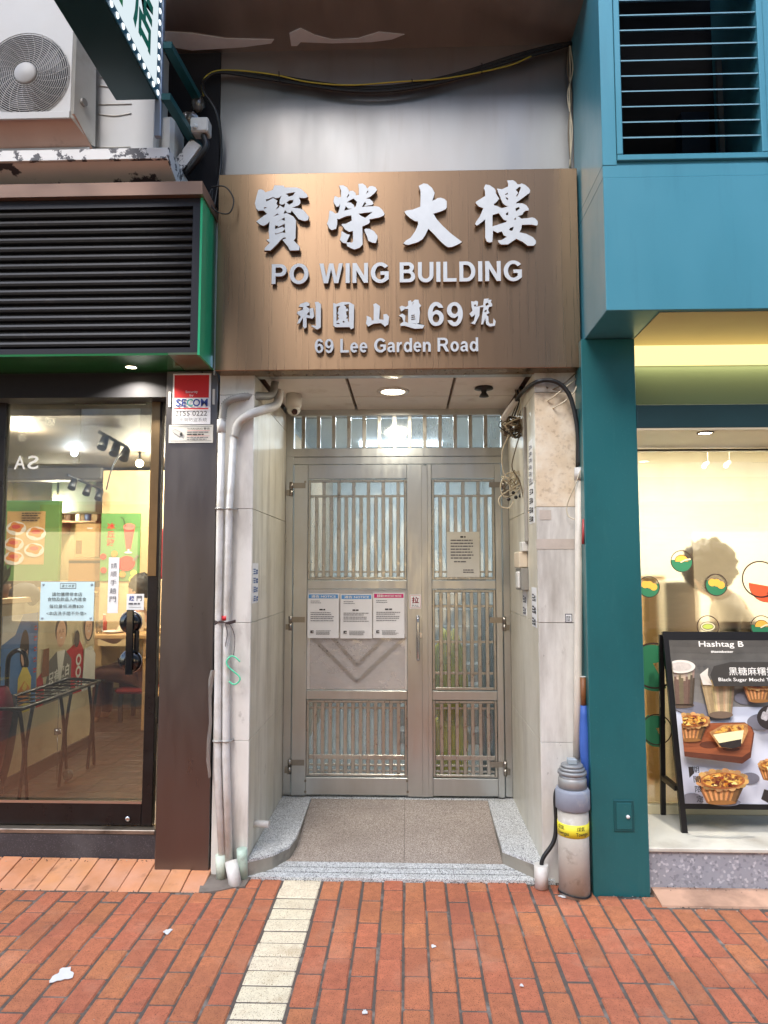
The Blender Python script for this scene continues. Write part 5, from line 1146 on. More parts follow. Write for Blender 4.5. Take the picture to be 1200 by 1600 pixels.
# cables along the steel cladding
t = thing('cable_bundle', 'black cable bundle sagging across the upper steel cladding', 'cable', P(600, 130, 0))
base = [(334, 330), (345, 250), (340, 180), (318, 140), (322, 122), (345, 112), (400, 116), (470, 127), (540, 137), (600, 138), (660, 130), (730, 113), (800, 90), (860, 74), (893, 67)]
for k, (dy, r, m_) in enumerate(((0, .0095, black_rub), (5, .0085, black_rub), (-3, .006, black_rub), (3, .006, black_rub))):
    MB().tube(bez([P(x, y + dy * (1 if 350 < x < 880 else .3), -.01 - .012 * (k % 2) - (.06 if x < 344 and y > 130 else 0)) for x, y in base], 6), r, 8).build('cable', m_, t)
MB().tube(bez([P(318, 150, -.03), P(316, 128, -.03), P(334, 112, -.02), P(370, 110, -.02), P(430, 117, -.03), P(480, 128, -.03), P(545, 133, -.03), P(620, 128, -.03), P(700, 122, -.03), P(790, 104, -.03), P(830, 88, -.03)], 6), .0042, 6).build('yellow_cable', cable_y, t)
for px, py in ((435, 119), (643, 131), (752, 106)): MB().tube([P(px, py - 7, -.03), P(px + 1, py - 7, -.045), P(px + 1, py + 9, -.045), P(px, py + 9, -.03)], .003, 6).build('tie', black_rub, t)
t = thing('thin_cables', 'thin tan cables hanging down beside the teal fascia', 'cable', P(890, 200, 0))
for k in range(3): MB().tube(bez([P(889 + k, 72, -.02), P(887 + k * 4, 110, -.03), P(893 - k * 3, 150, -.03), P(888 + k * 3, 200, -.03), P(892 - k, 262, -.02)], 6), .0035, 6).build('cable', cable_w if k else cable_g, t)
one(MB().tube(bez([P(330, 292, -.16), P(352, 292, -.16), P(365, 312, -.16), P(358, 333, -.16), P(338, 330, -.16), P(326, 312, -.15), P(332, 296, -.14), P(328, 340, -.14)], 7), .004, 6), 'loose_cable', black_rub, 'thin black cable loop hanging at the left edge of the name board', 'cable')

# ================================================================ café on the right
cf = thing('cafe_front', 'teal café front with projecting fascia, louvre above and frosted window', 'shopfront', (1.7, 0, 0))
YCo, YFa, YW = -.15, -.56, .42
cx0, cx1 = X(931, YCo, 1390), X(1020, YCo, 1390)
zso = Z(484, YFa, 1050)                       # fascia soffit
MB().box(cx0 - .012, cx1 - .012, YCo, .42, -.02, zso - .004, 0, .003).build('column', teal, cf)
hx0, hx1, hz0, hz1 = rect(959, 1250, 990, 1299, YCo)
hd = MB().box(hx0, hx1, YCo - .006, YCo + .001, hz0, hz1, 0, .002).build('access_hatch', mat('hatch_teal', (24, 84, 88), .35, .2), cf)
MB().box(hx0 + .012, hx1 - .012, YCo - .009, YCo - .0065, hz0 + .012, hz1 - .012, 0, .002).build('hatch_door', teal, hd)
lq = P(980, 1275, YCo); MB().lathe([(.009, .0), (.009, -.008), (.001, -.01)], (lq.x, YCo - .009, lq.z), 'Y', 14).build('lock', mat('lock_white', (230, 230, 230), .3), hd)
fl = X(945, YFa, 380)
zseam = Z(275, YFa, 1050)
MB().box(fl, 4, YFa, .0, zso, zseam - .002, 0, .003).build('fascia', teal_up, cf)
MB().box(cx1 - .012, 4, YFa + .03, -.031, zso - .004, zso - .0005).build('lit_soffit_panel', mat('teal_soffit_warm_lit', (216, 198, 150), .45, .25, .05, 3), cf)  # teal soffit; the warm strip light on it is painted as cream colour
MB().box(fl, 4, YFa + .004, .0, zseam - .001, zseam + .06, 0, .001).build('upper_band', teal_up, cf)
lx0, lx1_, lz0 = X(970, YFa, 120), X(1186, YFa, 120), Z(240, YFa, 1080)
ztop = 5.2
MB().box(fl, lx0 - .03, YFa + .002, .0, zseam + .061, ztop, 0, .002).build('upper_panel', teal_up, cf)
MB().box(lx1_ + .03, 4, YFa + .002, .0, zseam + .061, ztop, 0, .002).build('upper_panel', teal_up, cf)
MB().box(lx0 - .029, lx1_ + .029, YFa + .012, YFa + .1, zseam + .061, lz0, 0, .002).build('louvre_sill', teal_up, cf)
MB().box(lx0 - .028, lx0, YFa - .004, YFa + .1, lz0 + .001, ztop, 0, .003).box(lx1_, lx1_ + .028, YFa - .004, YFa + .1, lz0 + .001, ztop, 0, .003).box(lx0 - .028, lx1_ + .028, YFa - .005, YFa + .011, lz0 - .03, lz0, 0, .003).build('louvre_frame', teal_up, cf)
i = 0; z = Z(213, YFa, 1080)
st_ = Z(190, YFa, 1080) - Z(213, YFa, 1080)
while z < ztop - .1:
    MB().prism([(lx0 + .001, YFa + .006, z), (lx0 + .001, YFa + .006, z + .006), (lx0 + .001, YFa + .08, z + .0555), (lx0 + .001, YFa + .08, z + .0515)], (lx1_ - lx0 - .002, 0, 0)).build('slat', mat('slat_teal', (120, 160, 172), .4, .3), cf); z += st_ * 1.06
MB().box(lx0 - .3, lx1_ + 1.2, .1, .12, lz0 - .3, ztop + .6).box(lx0, lx1_, YFa + .1, .1, lz0 - .02, lz0 - .01).box(lx0 - .03, lx1_ + .03, YFa + .05, .12, ztop, ztop + .02).build('plenum', gap, cf)
MB().box(X(1122, -.2, 150), X(1130, -.2, 150), -.2, -.18, lz0, Z(105, -.2)).box(X(1168, -.15), X(1178, -.15), -.15, -.13, lz0, Z(90, -.15)).build('plenum_strut', mat('strut_grey', (120, 124, 130), .5, .5), cf)
MB().box(X(1090, .0), lx1_, .0, .09, lz0, Z(185, 0)).build('plenum_box', mat('plenum_blue', (40, 56, 78), .6), cf)
# recess with light strip, sign board, teal band, lower soffit
xw0 = cx1 - .011
zled0, zled1 = Z(570, -.03, 1100), zso - .004
warm = (255, 226, 150)
MB().box(xw0, 4, -.03, .0, zled0, zled1).build('light_strip', glow('led_warm', (250, 226, 150), .6), cf)
lamp('strip_light', (2.3, -.07, zled0 + .02), 1.2, 2.2, (1, .85, .55), cf, (R(15), 0, 0), 'RECTANGLE', .05)
zb1 = Z(640, -.02, 1100); zb2_ = Z(668, -.15, 1100)
MB().box(xw0, 4, -.02, .02, zb1, zled0 - .001).build('sign_board', mat('board_sage', (112, 128, 92), .45, .1, .05, 3), cf)
MB().box(xw0, 4, YCo, .021, zb2_, zb1 - .001, 0, .002).build('band', mat('band_teal', (34, 66, 70), .4, .2, .1, 5), cf)
MB().box(xw0, 4, YCo + .002, YW, zb2_ - .012, zb2_ - .001).build('lower_soffit', mat('soffit_cream', (214, 200, 170), .4, 0, .04, 4), cf)
downlight(1102, 676, zb2_ - .0125, .042, 'lit downlight in the cream soffit of the café', 6, (255, 240, 214), black_alu)
# window, sill, plinth
zsi = Z(1327, -.1, 1100) ; zw0 = zsi + .012
MB().box(xw0, 4, -.10, .6, -.05, zsi - .012, 0, .003).build('plinth', terrazzo, cf)
MB().box(xw0, 4, -.115, .6, zsi - .011, zsi + .008, 0, .003).build('sill', mat('sill_stone', (206, 202, 190), .35, 0, .08, 5, dirt=((168, 160, 146), .36, 4)), cf)
MB().box(xw0, 4, YW - .03, YW + .03, zsi + .0085, zsi + .06, 0, .003).build('window_base', mat('cream_base', (206, 194, 160), .4), cf)
wt = zb2_ - .02
win = MB().box(xw0, xw0 + .008, YW - .02, YW + .03, zsi + .06, wt).box(xw0 + .008, 4, YW - .02, YW + .03, wt - .012, wt).build('window', mat('win_frame', (60, 58, 52), .4, .4), cf)
MB().box(xw0 + .009, 4, YW, YW + .008, zsi + .061, wt - .013).build('glass', clear('cafe_glass', (250, 250, 244), 1.0), win)
frost = frosted('frosted_film')
MB().box(xw0 + .009, 4, YW + .0095, YW + .0125, zsi + .061, Z(745, YW, 1100)).build('frosted_film', frost, win)
# interior
cr = thing('cafe_room', 'cream lit café interior behind the frosted window', 'room', (2.4, 2, zsi))
cwl = mat('cafe_wall', (238, 233, 218), .7, 0, .05, 2)
MB().box(1.0, 4.2, 2.6, 2.65, 0, 3).box(4.15, 4.2, .5, 2.6, 0, 3).box(1.0, 1.05, .5, 2.6, 0, 3).build('wall', cwl, cr)
MB().box(1.0, 4.2, .5, 2.65, 2.75, 2.8).build('ceiling', mat('cafe_ceiling', (206, 196, 170), .6), cr)
MB().box(1.0, 4.2, .6, 2.65, 0, zsi + .0).build('floor', mat('cafe_floor', (170, 150, 120), .5), cr)
MB().pbox(1010, 900, 1046, 1300, 1.1, 1.2).build('post', mat('post_tan', (196, 160, 110), .6), cr)
MB().pbox(1044, 907, 1100, 1300, .95, 1.15, 0, .01).build('display_case', mat('case_white', (228, 220, 206), .4), cr)
for k, (x, y) in enumerate(((1.6, 1.3), (2.3, 1.5), (3.1, 1.4))):
    t = thing('panel_light', ('ceiling light panel nearest the teal column', 'ceiling light panel in the middle of the café', 'ceiling light panel deep to the right in the café')[k], 'lamp', (x, y, 2.74))
    MB().box(x - .25, x + .25, y - .05, y + .05, 2.72, 2.748).build('tube', glow('panel_warm', (255, 232, 180), 6), t)
    lamp('panel_light_source', (x, y, 2.71), 12, .5, (1, .94, .84), t, (0, 0, 0), 'RECTANGLE', .3)
for k, (px, py) in enumerate(((1100, 728), (1134, 727))):
    q = P(px, py, 1.9); t = thing('track_spot', ('white track spot next to the first post', 'white track spot beside the first spot', 'white track spot left of the last spot', 'white track spot farthest from the teal column')[k], 'lamp', q)
    MB().cyl(q, q + Vector((.04, .02, .03)), .02, .018, n=12).build('head', white_pl, t); MB().sphere(q - Vector((.004, .01, .006)), .016, 10, 8).build('bulb', glow('spot_bulb', (255, 240, 200), 8), t)
    MB().cyl(q + Vector((.04, .02, .03)), (q.x + .04, q.y + .02, 2.75), .004, n=8).build('stem', white_pl, t)
# person bending behind the film
q = P(1098, 900, .74); bx, by = q.x, .74
def V(x, y, z): return Vector((bx + x, by + y, z))
J = {'pelvis': (V(.32, .18, 1.02), .15, .85), 'belly': (V(.27, .12, 1.15), .145, .8), 'chest': (V(.18, .04, 1.32), .165, .8), 'neck0': (V(.1, .0, 1.46), .075), 'neck': (V(.06, -.02, 1.5), .058), 'jaw': (V(-.02, -.05, 1.53), .072), 'head': (V(-.01, -.03, 1.62), .1), 'crown': (V(.01, -.02, 1.68), .07),
     'shl': (V(.1, -.15, 1.38), .066), 'ell': (V(.05, -.2, 1.12), .05), 'wrl': (V(-.14, -.18, 1.1), .034), 'hal': (V(-.22, -.17, 1.1), .04), 'shr': (V(.25, .16, 1.4), .066), 'elr': (V(.18, .22, 1.14), .05), 'wrr': (V(-.04, .14, 1.12), .034), 'har': (V(-.12, .12, 1.12), .04),
     'hipl': (V(.32, .08, .96), .1), 'knl': (V(.3, .06, .62), .072), 'anl': (V(.34, .1, .28), .05), 'tol': (V(.22, .08, .24), .04), 'hipr': (V(.34, .28, .96), .1), 'knr': (V(.32, .28, .62), .072), 'anr': (V(.36, .3, .28), .05), 'tor': (V(.24, .28, .24), .04)}
person('worker with dark curly hair and white sleeves bending behind the frosted window', (bx + .3, by, zsi), J, E, (216, 206, 196), (70, 62, 66), (.035, .01, .03), (V(.0, -.025, 1.62), .14),
       (['pelvis', 'belly', 'chest', 'neck0', 'shl', 'ell', 'shr', 'elr'], ['pelvis', 'hipl', 'knl', 'anl', 'hipr', 'knr', 'anr']))
# stickers on the glass
lnm = mat('sticker_line', (60, 36, 28), .6); sgreen = mat('sticker_green', (44, 118, 80), .6); sor = mat('sticker_orange', (240, 176, 70), .6); sred = mat('sticker_red', (232, 92, 50), .6); slime = mat('sticker_lime', (196, 206, 90), .6); scream = mat('sticker_cream', (240, 224, 180), .6)
def sticker(px, py, r, kind, label):
    q = P(px, py, YW - .0008); rr = r / FPX * (YW + 3.75); t = thing('window_sticker', label, 'sticker', (q.x, q.y, q.z))
    s = Sheet((q.x, YW - .0008, q.z), (1, 0, 0), (0, 0, 1), 1, 1, .0004)
    tilt = {'fruit': 0, 'bun': -20, 'crown': 12}.get(kind, 0)
    if kind in ('fruit', 'bun', 'crown'):
        s.ell(0, 0, rr, rr, sgreen, 180 + tilt - 8, 360 + tilt + 8)
        if kind == 'fruit': s.ell(-.0, rr * .05, rr * .62, rr * .55, sor, -8, 188); s.ring(0, rr * .05, rr * .62, rr * .05, lnm, -8, 188, ry=rr * .55); s.line([(rr * -.1, -rr * .12), (rr * .35, rr * .12), (rr * .8, rr * .2)], rr * .14, scream); s.line([(rr * -.1, -rr * .18), (rr * .35, rr * .04), (rr * .85, rr * .1)], rr * .04, lnm)
        else:
            for dx, dy in ((-.35, .22), (.05, .2), (.42, .0)): s.ell(rr * dx, rr * dy, rr * .34, rr * .34, sor)
    elif kind == 'tart':
        s.ell(0, 0, rr * .66, rr * .42, scream, fn=lambda a: 1 + .1 * math.sin(14 * a)); s.ring(0, 0, rr * .68, rr * .05, lnm, ry=rr * .44); s.ell(0, 0, rr * .5, rr * .26, slime); s.ring(0, 0, rr * .5, rr * .04, lnm, ry=rr * .26)
    elif kind == 'big':
        s.ell(rr * .35, -rr * .28, rr * .98, rr * .98, sred, 175, 345); s.ring(rr * .35, -rr * .28, rr * .98, rr * .03, lnm, 175, 345); s.text('#b', rr * .3, -rr * .95, rr * .75, -rr * .6, lnm, rot=.1)
    elif kind == 'leaf':
        s.ell(0, 0, rr, rr * 1.1, sgreen, 120, 300); s.ell(-rr * .1, rr * .5, rr * .7, rr * .4, sgreen)
    s.ring(0, 0, rr, rr * .075, lnm); s.build('print', t)
sticker(1065, 877, 17.5, 'fruit', 'round window sticker of an orange bun over a green bowl above the board')
sticker(1119, 914, 17.5, 'bun', 'round window sticker of three golden buns over a tilted green bowl')
sticker(1106, 979, 17.5, 'tart', 'round window sticker of a lime tart just above the menu board')
sticker(1190, 979, 17.5, 'fruit', 'round window sticker of an orange bun touching the top edge of the menu board')
sticker(1014, 917, 17, 'crown', 'round window sticker of golden dumplings half hidden by the teal column')
sticker(1188, 905, 29, 'big', 'large round window sticker with red base and hashtag lettering')
sticker(1022, 1040, 36, 'leaf', 'large green window sticker between the teal column and menu board')
sticker(1026, 1140, 24, 'leaf', 'lower green window sticker beside the menu board legs')
# ---- A-board
ab = thing('menu_board_stand', 'black A-frame pavement board with printed tart advertisement', 'sign', (1.75, .15, zsi + .008))
yT, yBt = .30, .10; zT = Z(987, yT, 1120); z0_ = zsi + .009
xa0 = X(1035, yT, 990); xa1 = xa0 + .66
def lean(x, k, off=0): return Vector((x, yBt + (yT - yBt) * k, z0_ + (zT - z0_) * k)) + Vector((0, -1, (yT - yBt) / (zT - z0_))).normalized() * off
blk = mat('board_black', (28, 26, 28), .4, .4, .1, 12)
vv = lean(0, 1) - lean(0, 0); vdir = vv.normalized(); H_ = vv.length
def bar(xa, xb, k0, k1, th=.022, nm='frame_bar'):
    pts = [lean(xa, k0), lean(xb, k0), lean(xb, k1), lean(xa, k1)]; n = Vector((1, 0, 0)).cross(vdir).normalized()
    return MB().prism([p + n * .006 for p in pts], -n * th).build(nm, blk, ab)
bar(xa0, xa0 + .03, 0, 1.0, nm='leg'); bar(xa1 - .03, xa1, 0, 1.0, nm='leg'); bar(xa0 + .0301, xa1 - .0301, .955, .999); bar(xa0 + .0301, xa1 - .0301, .112, .137)
for xx in (xa0 - .012, xa1 - .015):
    A, B = Vector((xx, yT + .012, zT - .02)), Vector((xx, yT + .075, z0_))
    MB().prism([A, A + Vector((.027, 0, 0)), B + Vector((.027, 0, 0)), B], (0, .02, 0)).build('back_leg', blk, ab)
MB().box(xa0 - .01, xa0 + .02, yBt + .06, yT + .06, z0_ + .2, z0_ + .225).build('stretcher', blk, ab)
n_ = Vector((1, 0, 0)).cross(vdir).normalized()
kk0, kk1 = .1375, .9545
o_ = lean(xa0 + .0305, kk0); W = .66 - .061; H = (kk1 - kk0) * H_
MB().prism([o_, o_ + Vector((W, 0, 0)), o_ + Vector((W, 0, 0)) + vdir * H, o_ + vdir * H], -n_ * .01).build('poster_panel', mat('poster_white', (206, 208, 220), .3, 0, .03, 6), ab)
s = Sheet(o_, (1, 0, 0), vdir, W, H, .0005)
dk = mat('poster_slate', (82, 78, 76), .35, 0, .18, 7); dk2 = mat('poster_slate_mid', (112, 106, 100), .35, 0, .14, 7); lab = mat('poster_label', (58, 54, 50), .35, 0, .1, 9); shd = mat('poster_shade', (120, 118, 128), .4, 0, .1, 6)
crust = mat('poster_crust', (186, 134, 80), .4, 0, .4, 34, dirt=((112, 66, 36), .42, 40, (1, 1, 1), .08, .7)); cust = mat('poster_custard', (226, 160, 64), .4, 0, .4, 40, dirt=(((244, 208, 110), .42, 30), ((112, 44, 26), .5, 34, (1, 1, 1), .07, .95))); custl = mat('poster_cream', (244, 232, 176), .4, 0, .06, 20); choc = mat('poster_choc', (42, 34, 32), .4, 0, .3, 50)
cupm = mat('poster_cup', (170, 152, 132), .35, 0, .12, 14); cupd = mat('poster_coffee', (112, 92, 76), .35, 0, .25, 12, (1, 1, .4)); milk = mat('poster_milk', (214, 206, 196), .35, 0, .06, 10); wd_ = mat('poster_wood', (150, 82, 48), .4, 0, .22, 20, (.3, 1, 4)); wdd = mat('poster_wood_dark', (96, 50, 32), .4, 0, .2, 20, (.3, 1, 4))
def pt(px, py):
    """photo position on the board -> sheet coordinates"""
    d = ray(px, py); t_ = (o_ - CAM).dot(n_) / d.dot(n_); w_ = CAM + d * t_ - o_; return (w_.dot(s.u), w_.dot(s.v))
def bd(x, y): return pt(1020 + x * 180 / 960, 980 + y * 300 / 1600)      # from the enlarged crop
def clampW(p): return (max(0.0005, min(W - .0005, p[0])), max(.0005, min(H - .0005, p[1])))
def pp(pts, m_): s.poly([clampW(bd(*p)) for p in pts], m_)
def el(x, y, rx, ry, m_, **k):
    n = k.get('n', 28); fn = k.get('fn') or (lambda a: 1)
    pp([(x + rx * fn(2 * math.pi * i / n) * math.cos(2 * math.pi * i / n), y - ry * fn(2 * math.pi * i / n) * math.sin(2 * math.pi * i / n)) for i in range(n)], m_)
_pal = {}
def pm(c_, k=1.0):
    c2 = tuple(int(max(0, min(255, v * k)) / 12) * 12 for v in c_)
    return mat('ink_%d_%d_%d' % c2, c2, .4, 0, .16, 60)
def strips(x0, x1, y0, xb0, xb1, y1, c_, n, sh):
    for i in range(n):
        a_, b_ = i / n, (i + 1) / n
        pp([(x0 + (x1 - x0) * a_, y0), (x0 + (x1 - x0) * b_, y0), (xb0 + (xb1 - xb0) * b_, y1), (xb0 + (xb1 - xb0) * a_, y1)], pm(c_, sh((a_ + b_) / 2)))
[s.rect(0, H * (.58 + i * .042), W, H * (.622 + i * .042), mat('slate_%d' % i, tuple(int(128 - 6 * i - k_ * 4) for k_ in range(3)), .35, 0, .2, 9)) for i in range(10)]
pp([(120, 640), (350, 620), (650, 700), (640, 770), (400, 780), (130, 690)], shd); el(780, 590, 105, 55, shd); el(320, 1440, 95, 60, shd); el(800, 1260, 85, 50, shd); el(900, 790, 120, 70, shd)
el(230, 650, 110, 25, cupd); strips(110, 342, 330, 140, 325, 640, (176, 158, 138), 12, lambda u: .62 + .5 * math.sin(math.pi * (u * .8 + .1))); [strips(112 + i * 19, 131 + i * 19, 400 + 60 * ((i * 7) % 5) / 5, 141 + i * 15.3, 156.5 + i * 15.3, 640, (104, 84, 70), 1, lambda u, i=i: .75 + .4 * math.sin(i * .28)) for i in range(12)]; el(222, 330, 120, 55, milk); el(222, 330, 90, 38, mat('poster_foam', (190, 180, 172), .4, 0, .2, 40))
strips(385, 668, 440, 455, 640, 740, (176, 152, 116), 14, lambda u: .6 + .5 * math.sin(math.pi * (u * .75 + .12)) + .12 * math.sin(u * 19)); pp([(375, 395), (420, 410), (480, 485), (400, 480)], milk); el(550, 730, 100, 30, cupd);  pp([(375, 395), (445, 340), (440, 400), (480, 480)], milk)
def tart(x, y, r, h, top=cust):
    rn = random.Random(int(x + y)); N = 15
    for i in range(N):
        u0, u1 = -1 + 2 * i / N, -1 + 2 * (i + 1) / N; um = (u0 + u1) / 2
        k = (.62 + .5 * math.sqrt(max(0, 1 - (um + .25) ** 2))) * (1.12 if i % 2 else .8)
        drop = .30 * math.sqrt(max(0, 1 - um * um))
        pp([(x + u0 * r, y + r * drop * .9), (x + um * r, y + r * drop * (1.25 if i % 2 else .8)), (x + u1 * r, y + r * drop * .9), (x + u1 * r * .6, y + h), (x + u0 * r * .6, y + h)], pm((186, 132, 78), k))
    el(x, y + h * .97, r * .6, h * .1, pm((150, 98, 56)))
    for i in range(22):
        a_ = i * math.pi * 2 / 22; el(x + r * .97 * math.cos(a_), y - r * .36 * math.sin(a_) - (r * .05 if i % 2 else 0), r * .16, r * .11, pm((206, 156, 96), rn.uniform(.75, 1.1)), n=10)
    el(x, y, r * .93, r * .34, pm((170, 104, 52))); el(x, y - 3, r * .84, r * .29, top)
    for i in range(26):
        a_, q_ = rn.uniform(0, 6.28), math.sqrt(rn.uniform(0, .85)); col_ = rn.choice([(110, 46, 28), (84, 34, 24), (244, 206, 96), (250, 226, 140), (206, 120, 44), (150, 70, 36)])
        sd_ = rn.uniform(0, 6); el(x + r * .78 * q_ * math.cos(a_), y - 3 - r * .26 * q_ * math.sin(a_), r * rn.uniform(.04, .14), r * rn.uniform(.02, .06), pm(col_), n=11, fn=lambda t_: 1 + .3 * math.sin(3 * t_ + sd_))
tart(860, 470, 135, 150)
pp([(610, 295), (970, 295), (970, 495), (470, 495), (440, 400), (470, 330)], lab)
x0_, x1_ = bd(598, 405)[0], W - .002; y0_, y1_ = bd(598, 405)[1], bd(598, 338)[1]
ttw = wh_p
full5 = bd(1060, 400)[0]
s.text('黑糖麻糬撻', x0_, y0_, bd(975, 370)[0], y1_, ttw, 0)
s.text('Black Sugar Mochi Tart', bd(510, 460)[0], bd(510, 462)[1], bd(990, 440)[0], bd(510, 425)[1], ttw, .008)
s.text('Hashtag B', bd(350, 180)[0], bd(350, 184)[1], bd(712, 150)[0], bd(350, 125)[1], ttw, .006); s.text('#tastebetter', bd(446, 220)[0], bd(446, 222)[1], bd(628, 205)[0], bd(446, 200)[1], ttw, .012)
pp([(160, 800), (720, 790), (780, 830), (800, 880), (770, 1080), (700, 1130), (170, 1070)], wdd); pp([(160, 800), (720, 795), (770, 830), (790, 870), (765, 1030), (700, 1075), (165, 1030)], wd_)
el(430, 975, 80, 30, wdd); el(610, 1010, 70, 18, wdd); tart(270, 780, 145, 160)
pp([(410, 870), (520, 810), (720, 800), (725, 860), (680, 960), (590, 1005), (490, 990)], crust); pp([(440, 890), (690, 850), (670, 960), (590, 990), (500, 975)], custl); pp([(480, 960), (670, 925), (665, 985), (590, 1003), (505, 990)], choc); pp([(440, 880), (530, 820), (690, 812), (690, 852)], cust)
el(905, 750, 110, 100, choc); 
for a_, b_ in ((860, 740), (930, 660), (930, 790), (900, 700)): el(a_, b_, 32, 36, mat('poster_sugar', (170, 164, 164), .5, 0, .4, 60), fn=lambda a: 1 + .12 * math.sin(4 * a))
pp([(185, 1150), (270, 1150), (285, 1200), (220, 1240), (180, 1210)], choc)
el(540, 1440, 120, 30, shd); tart(500, 1260, 195, 185)
tart(880, 1130, 105, 120); pp([(820, 1140), (960, 1180), (960, 1250), (850, 1220)], custl); pp([(850, 1225), (960, 1250), (960, 1300), (890, 1300)], choc)
pp([(800, 1320), (860, 1340), (870, 1390), (830, 1430), (775, 1400)], choc); pp([(920, 980), (960, 960), (960, 1050), (905, 1040)], choc); el(880, 965, 10, 10, choc)
for i, c_ in enumerate('期間限定'):
    q0, q1 = bd(228 + i * 11, 1190 + i * 78), bd(278 + i * 11, 1138 + i * 78); s.text(c_, q0[0], q0[1], q1[0], q1[1], ink, .01)
s.build('advert_print', ab)

# ================================================================ services on the entrance
t = thing('ceiling_downlight', 'glowing round downlight in the entrance ceiling', 'lamp', PZ(614, 611, ZC))
q = PZ(614, 611, ZC)
MB().lathe([(.075, -.001), (.078, -.01), (.1, -.006), (.104, 0)], (q.x, q.y, ZC), 'Z', 32).build('rim', white_pl, t)
MB().lathe([(.0005, -.005), (.074, -.005)], (q.x, q.y, ZC), 'Z', 32).build('lens', glow('porch_lens', (255, 246, 214), 7), t)
lamp('porch_light', (q.x, q.y, ZC - .02), 3.6, .15, (1, .93, .76), t)
q = PZ(613, 590, zs + .012)
one(MB().lathe([(.0005, -.003), (.062, -.003), (.065, 0)], (q.x, min(q.y, .05), zs + .012), 'Z', 28), 'reflection_disc', mat('disc_cream', (232, 232, 200), .4), 'pale disc painted as the reflection of the downlight in the steel soffit', 'reflection')  # reflection of the porch downlight, modelled as a pale disc
q = PZ(756, 605, ZC)
one(MB().lathe([(.001, -.0005), (.055, -.002), (.058, -.012), (.02, -.018), (.015, -.035), (.026, -.05), (.03, -.06), (.001, -.062)], (q.x, q.y, ZC), 'Z', 24), 'sprinkler_head', black_rub, 'black sprinkler head on the entrance ceiling', 'sprinkler')
q = P(459, 637, .6); t = thing('security_camera', 'white dome security camera in the upper left corner above the gate', 'camera', q)
MB().lathe([(.05, ZC - q.z), (.052, .02), (.046, -.005)], (q.x, q.y, q.z), 'Z', 24).build('base', white_pl, t)
MB().sphere((q.x, q.y - .002, q.z - .008), (.044, .044, .046), 20, 14).build('body', white_pl, t)
d_ = Vector((.25, -.75, -.6)).normalized(); MB().cyl(Vector(q) + d_ * .03 + Vector((0, 0, -.008)), Vector(q) + d_ * .05 + Vector((0, 0, -.008)), .022, .018, n=18).build('lens', black_pl, t)
# white pipes with flexible conduit, left
def pipe(label, pts, r, Yo, flex_pts, flex_m, fr):
    a = [P(x, y, Yo) for x, y in pts]; t = thing('conduit_pipe', label, 'pipe', a[-1])
    MB().tube(a, r, 14).build('pipe', white_pt, t)
    f = bez(flex_pts, 15); rr = [fr * (1 + .13 * math.cos(i * math.pi)) for i in range(len(f))]
    MB().tube(f, rr, 12).build('flexible_hose', flex_m, t); return t, a
YPp = -.035
t1, a1_ = pipe('white flaking pipe with grey flexible hose, outer of two on the left pillar', [(347, 655), (344, 800), (341, 1000), (340, 1200), (349, 1372)], .020, YPp,
               [P(347, 657, YPp), P(352, 632, YPp), P(372, 621, -.03), P(400, 619, .05), P(424, 617, .2), P(430, 596, .3)], grey_flex, .021)
MB().tube([P(346, 656, YPp), P(346, 676, YPp)], .024, 14).build('collar', white_pt, t1)
t2, a2_ = pipe('white flaking pipe with pale ribbed hose, inner of two on the left pillar', [(365, 680), (358, 800), (354, 1000), (353, 1180), (358, 1352)], .020, YPp,
               [P(366, 682, YPp), P(372, 662, YPp), P(390, 648, -.03), P(412, 640, .05), P(432, 632, .18), P(437, 612, .3)], lt_flex, .023)
A, B = P(361, 1345, -.05), P(369, 1389, -.1); MB().cyl(A, B, .034, .033, n=18).build('end_sleeve', white_pt, t2)
A, B = P(345, 1335, YPp), P(346, 1374, YPp); MB().cyl(A, B, .028, n=16).build('end_sleeve', mat('pale_green_pvc', (196, 206, 190), .5, 0, .1, 10, dirt=((120, 120, 104), .36, 10)), t1)
one(MB().cyl(P(378, 1326, -.03), P(379, 1372, -.03), .028, n=16), 'cut_pipe_stub', mat('green_pvc', (176, 196, 180), .5, 0, .1, 10, dirt=((110, 104, 90), .38, 12)), 'pale green cut pipe stub at the foot of the left pillar', 'pipe')
for py in (795, 1157):
    m = MB()
    for px in (345 - (py > 900) * 4, 360 - (py > 900) * 6): q = P(px, py, -.03); m.tube([(q.x - .03, -.004, q.z), (q.x - .024, -.045, q.z), (q.x, -.06, q.z), (q.x + .024, -.045, q.z), (q.x + .03, -.004, q.z)], .005, 6)
    one(m, 'pipe_clip', mat('clip', (170, 168, 164), .5, .3), 'clip pair holding the white pipes, ' + ('upper' if py < 900 else 'lower'), 'clip')
t = thing('string_knot', 'dark string and red tape tied round the white pipes', 'string', P(352, 970, -.06))
m = MB()
for k in range(4): m.tube(bez([P(336, 970 + k * 2, -.05), P(345, 973 - k, -.065), P(356, 972 + k, -.065), P(368, 969 + k, -.04)], 5), .003, 6)
m.tube(bez([P(358, 974, -.06), P(364, 985, -.062), P(367, 1000, -.062), P(365, 1024, -.062)], 6), .002, 6); m.tube(bez([P(352, 975, -.062), P(355, 990, -.064), P(352, 1010, -.064)], 5), .0025, 6); m.build('string', mat('string_dark', (70, 56, 54), .8), t)
MB().cyl(P(353, 962, YPp), P(353, 969, YPp), .0215, n=14).build('red_tape', mat('tape_red', (196, 40, 48), .5), t)
hkp = [(375, 1034), (369, 1028), (362, 1025), (356, 1030), (354, 1036), (358, 1043), (366, 1050), (373, 1056), (375, 1062), (370, 1068), (364, 1069), (358, 1065)]
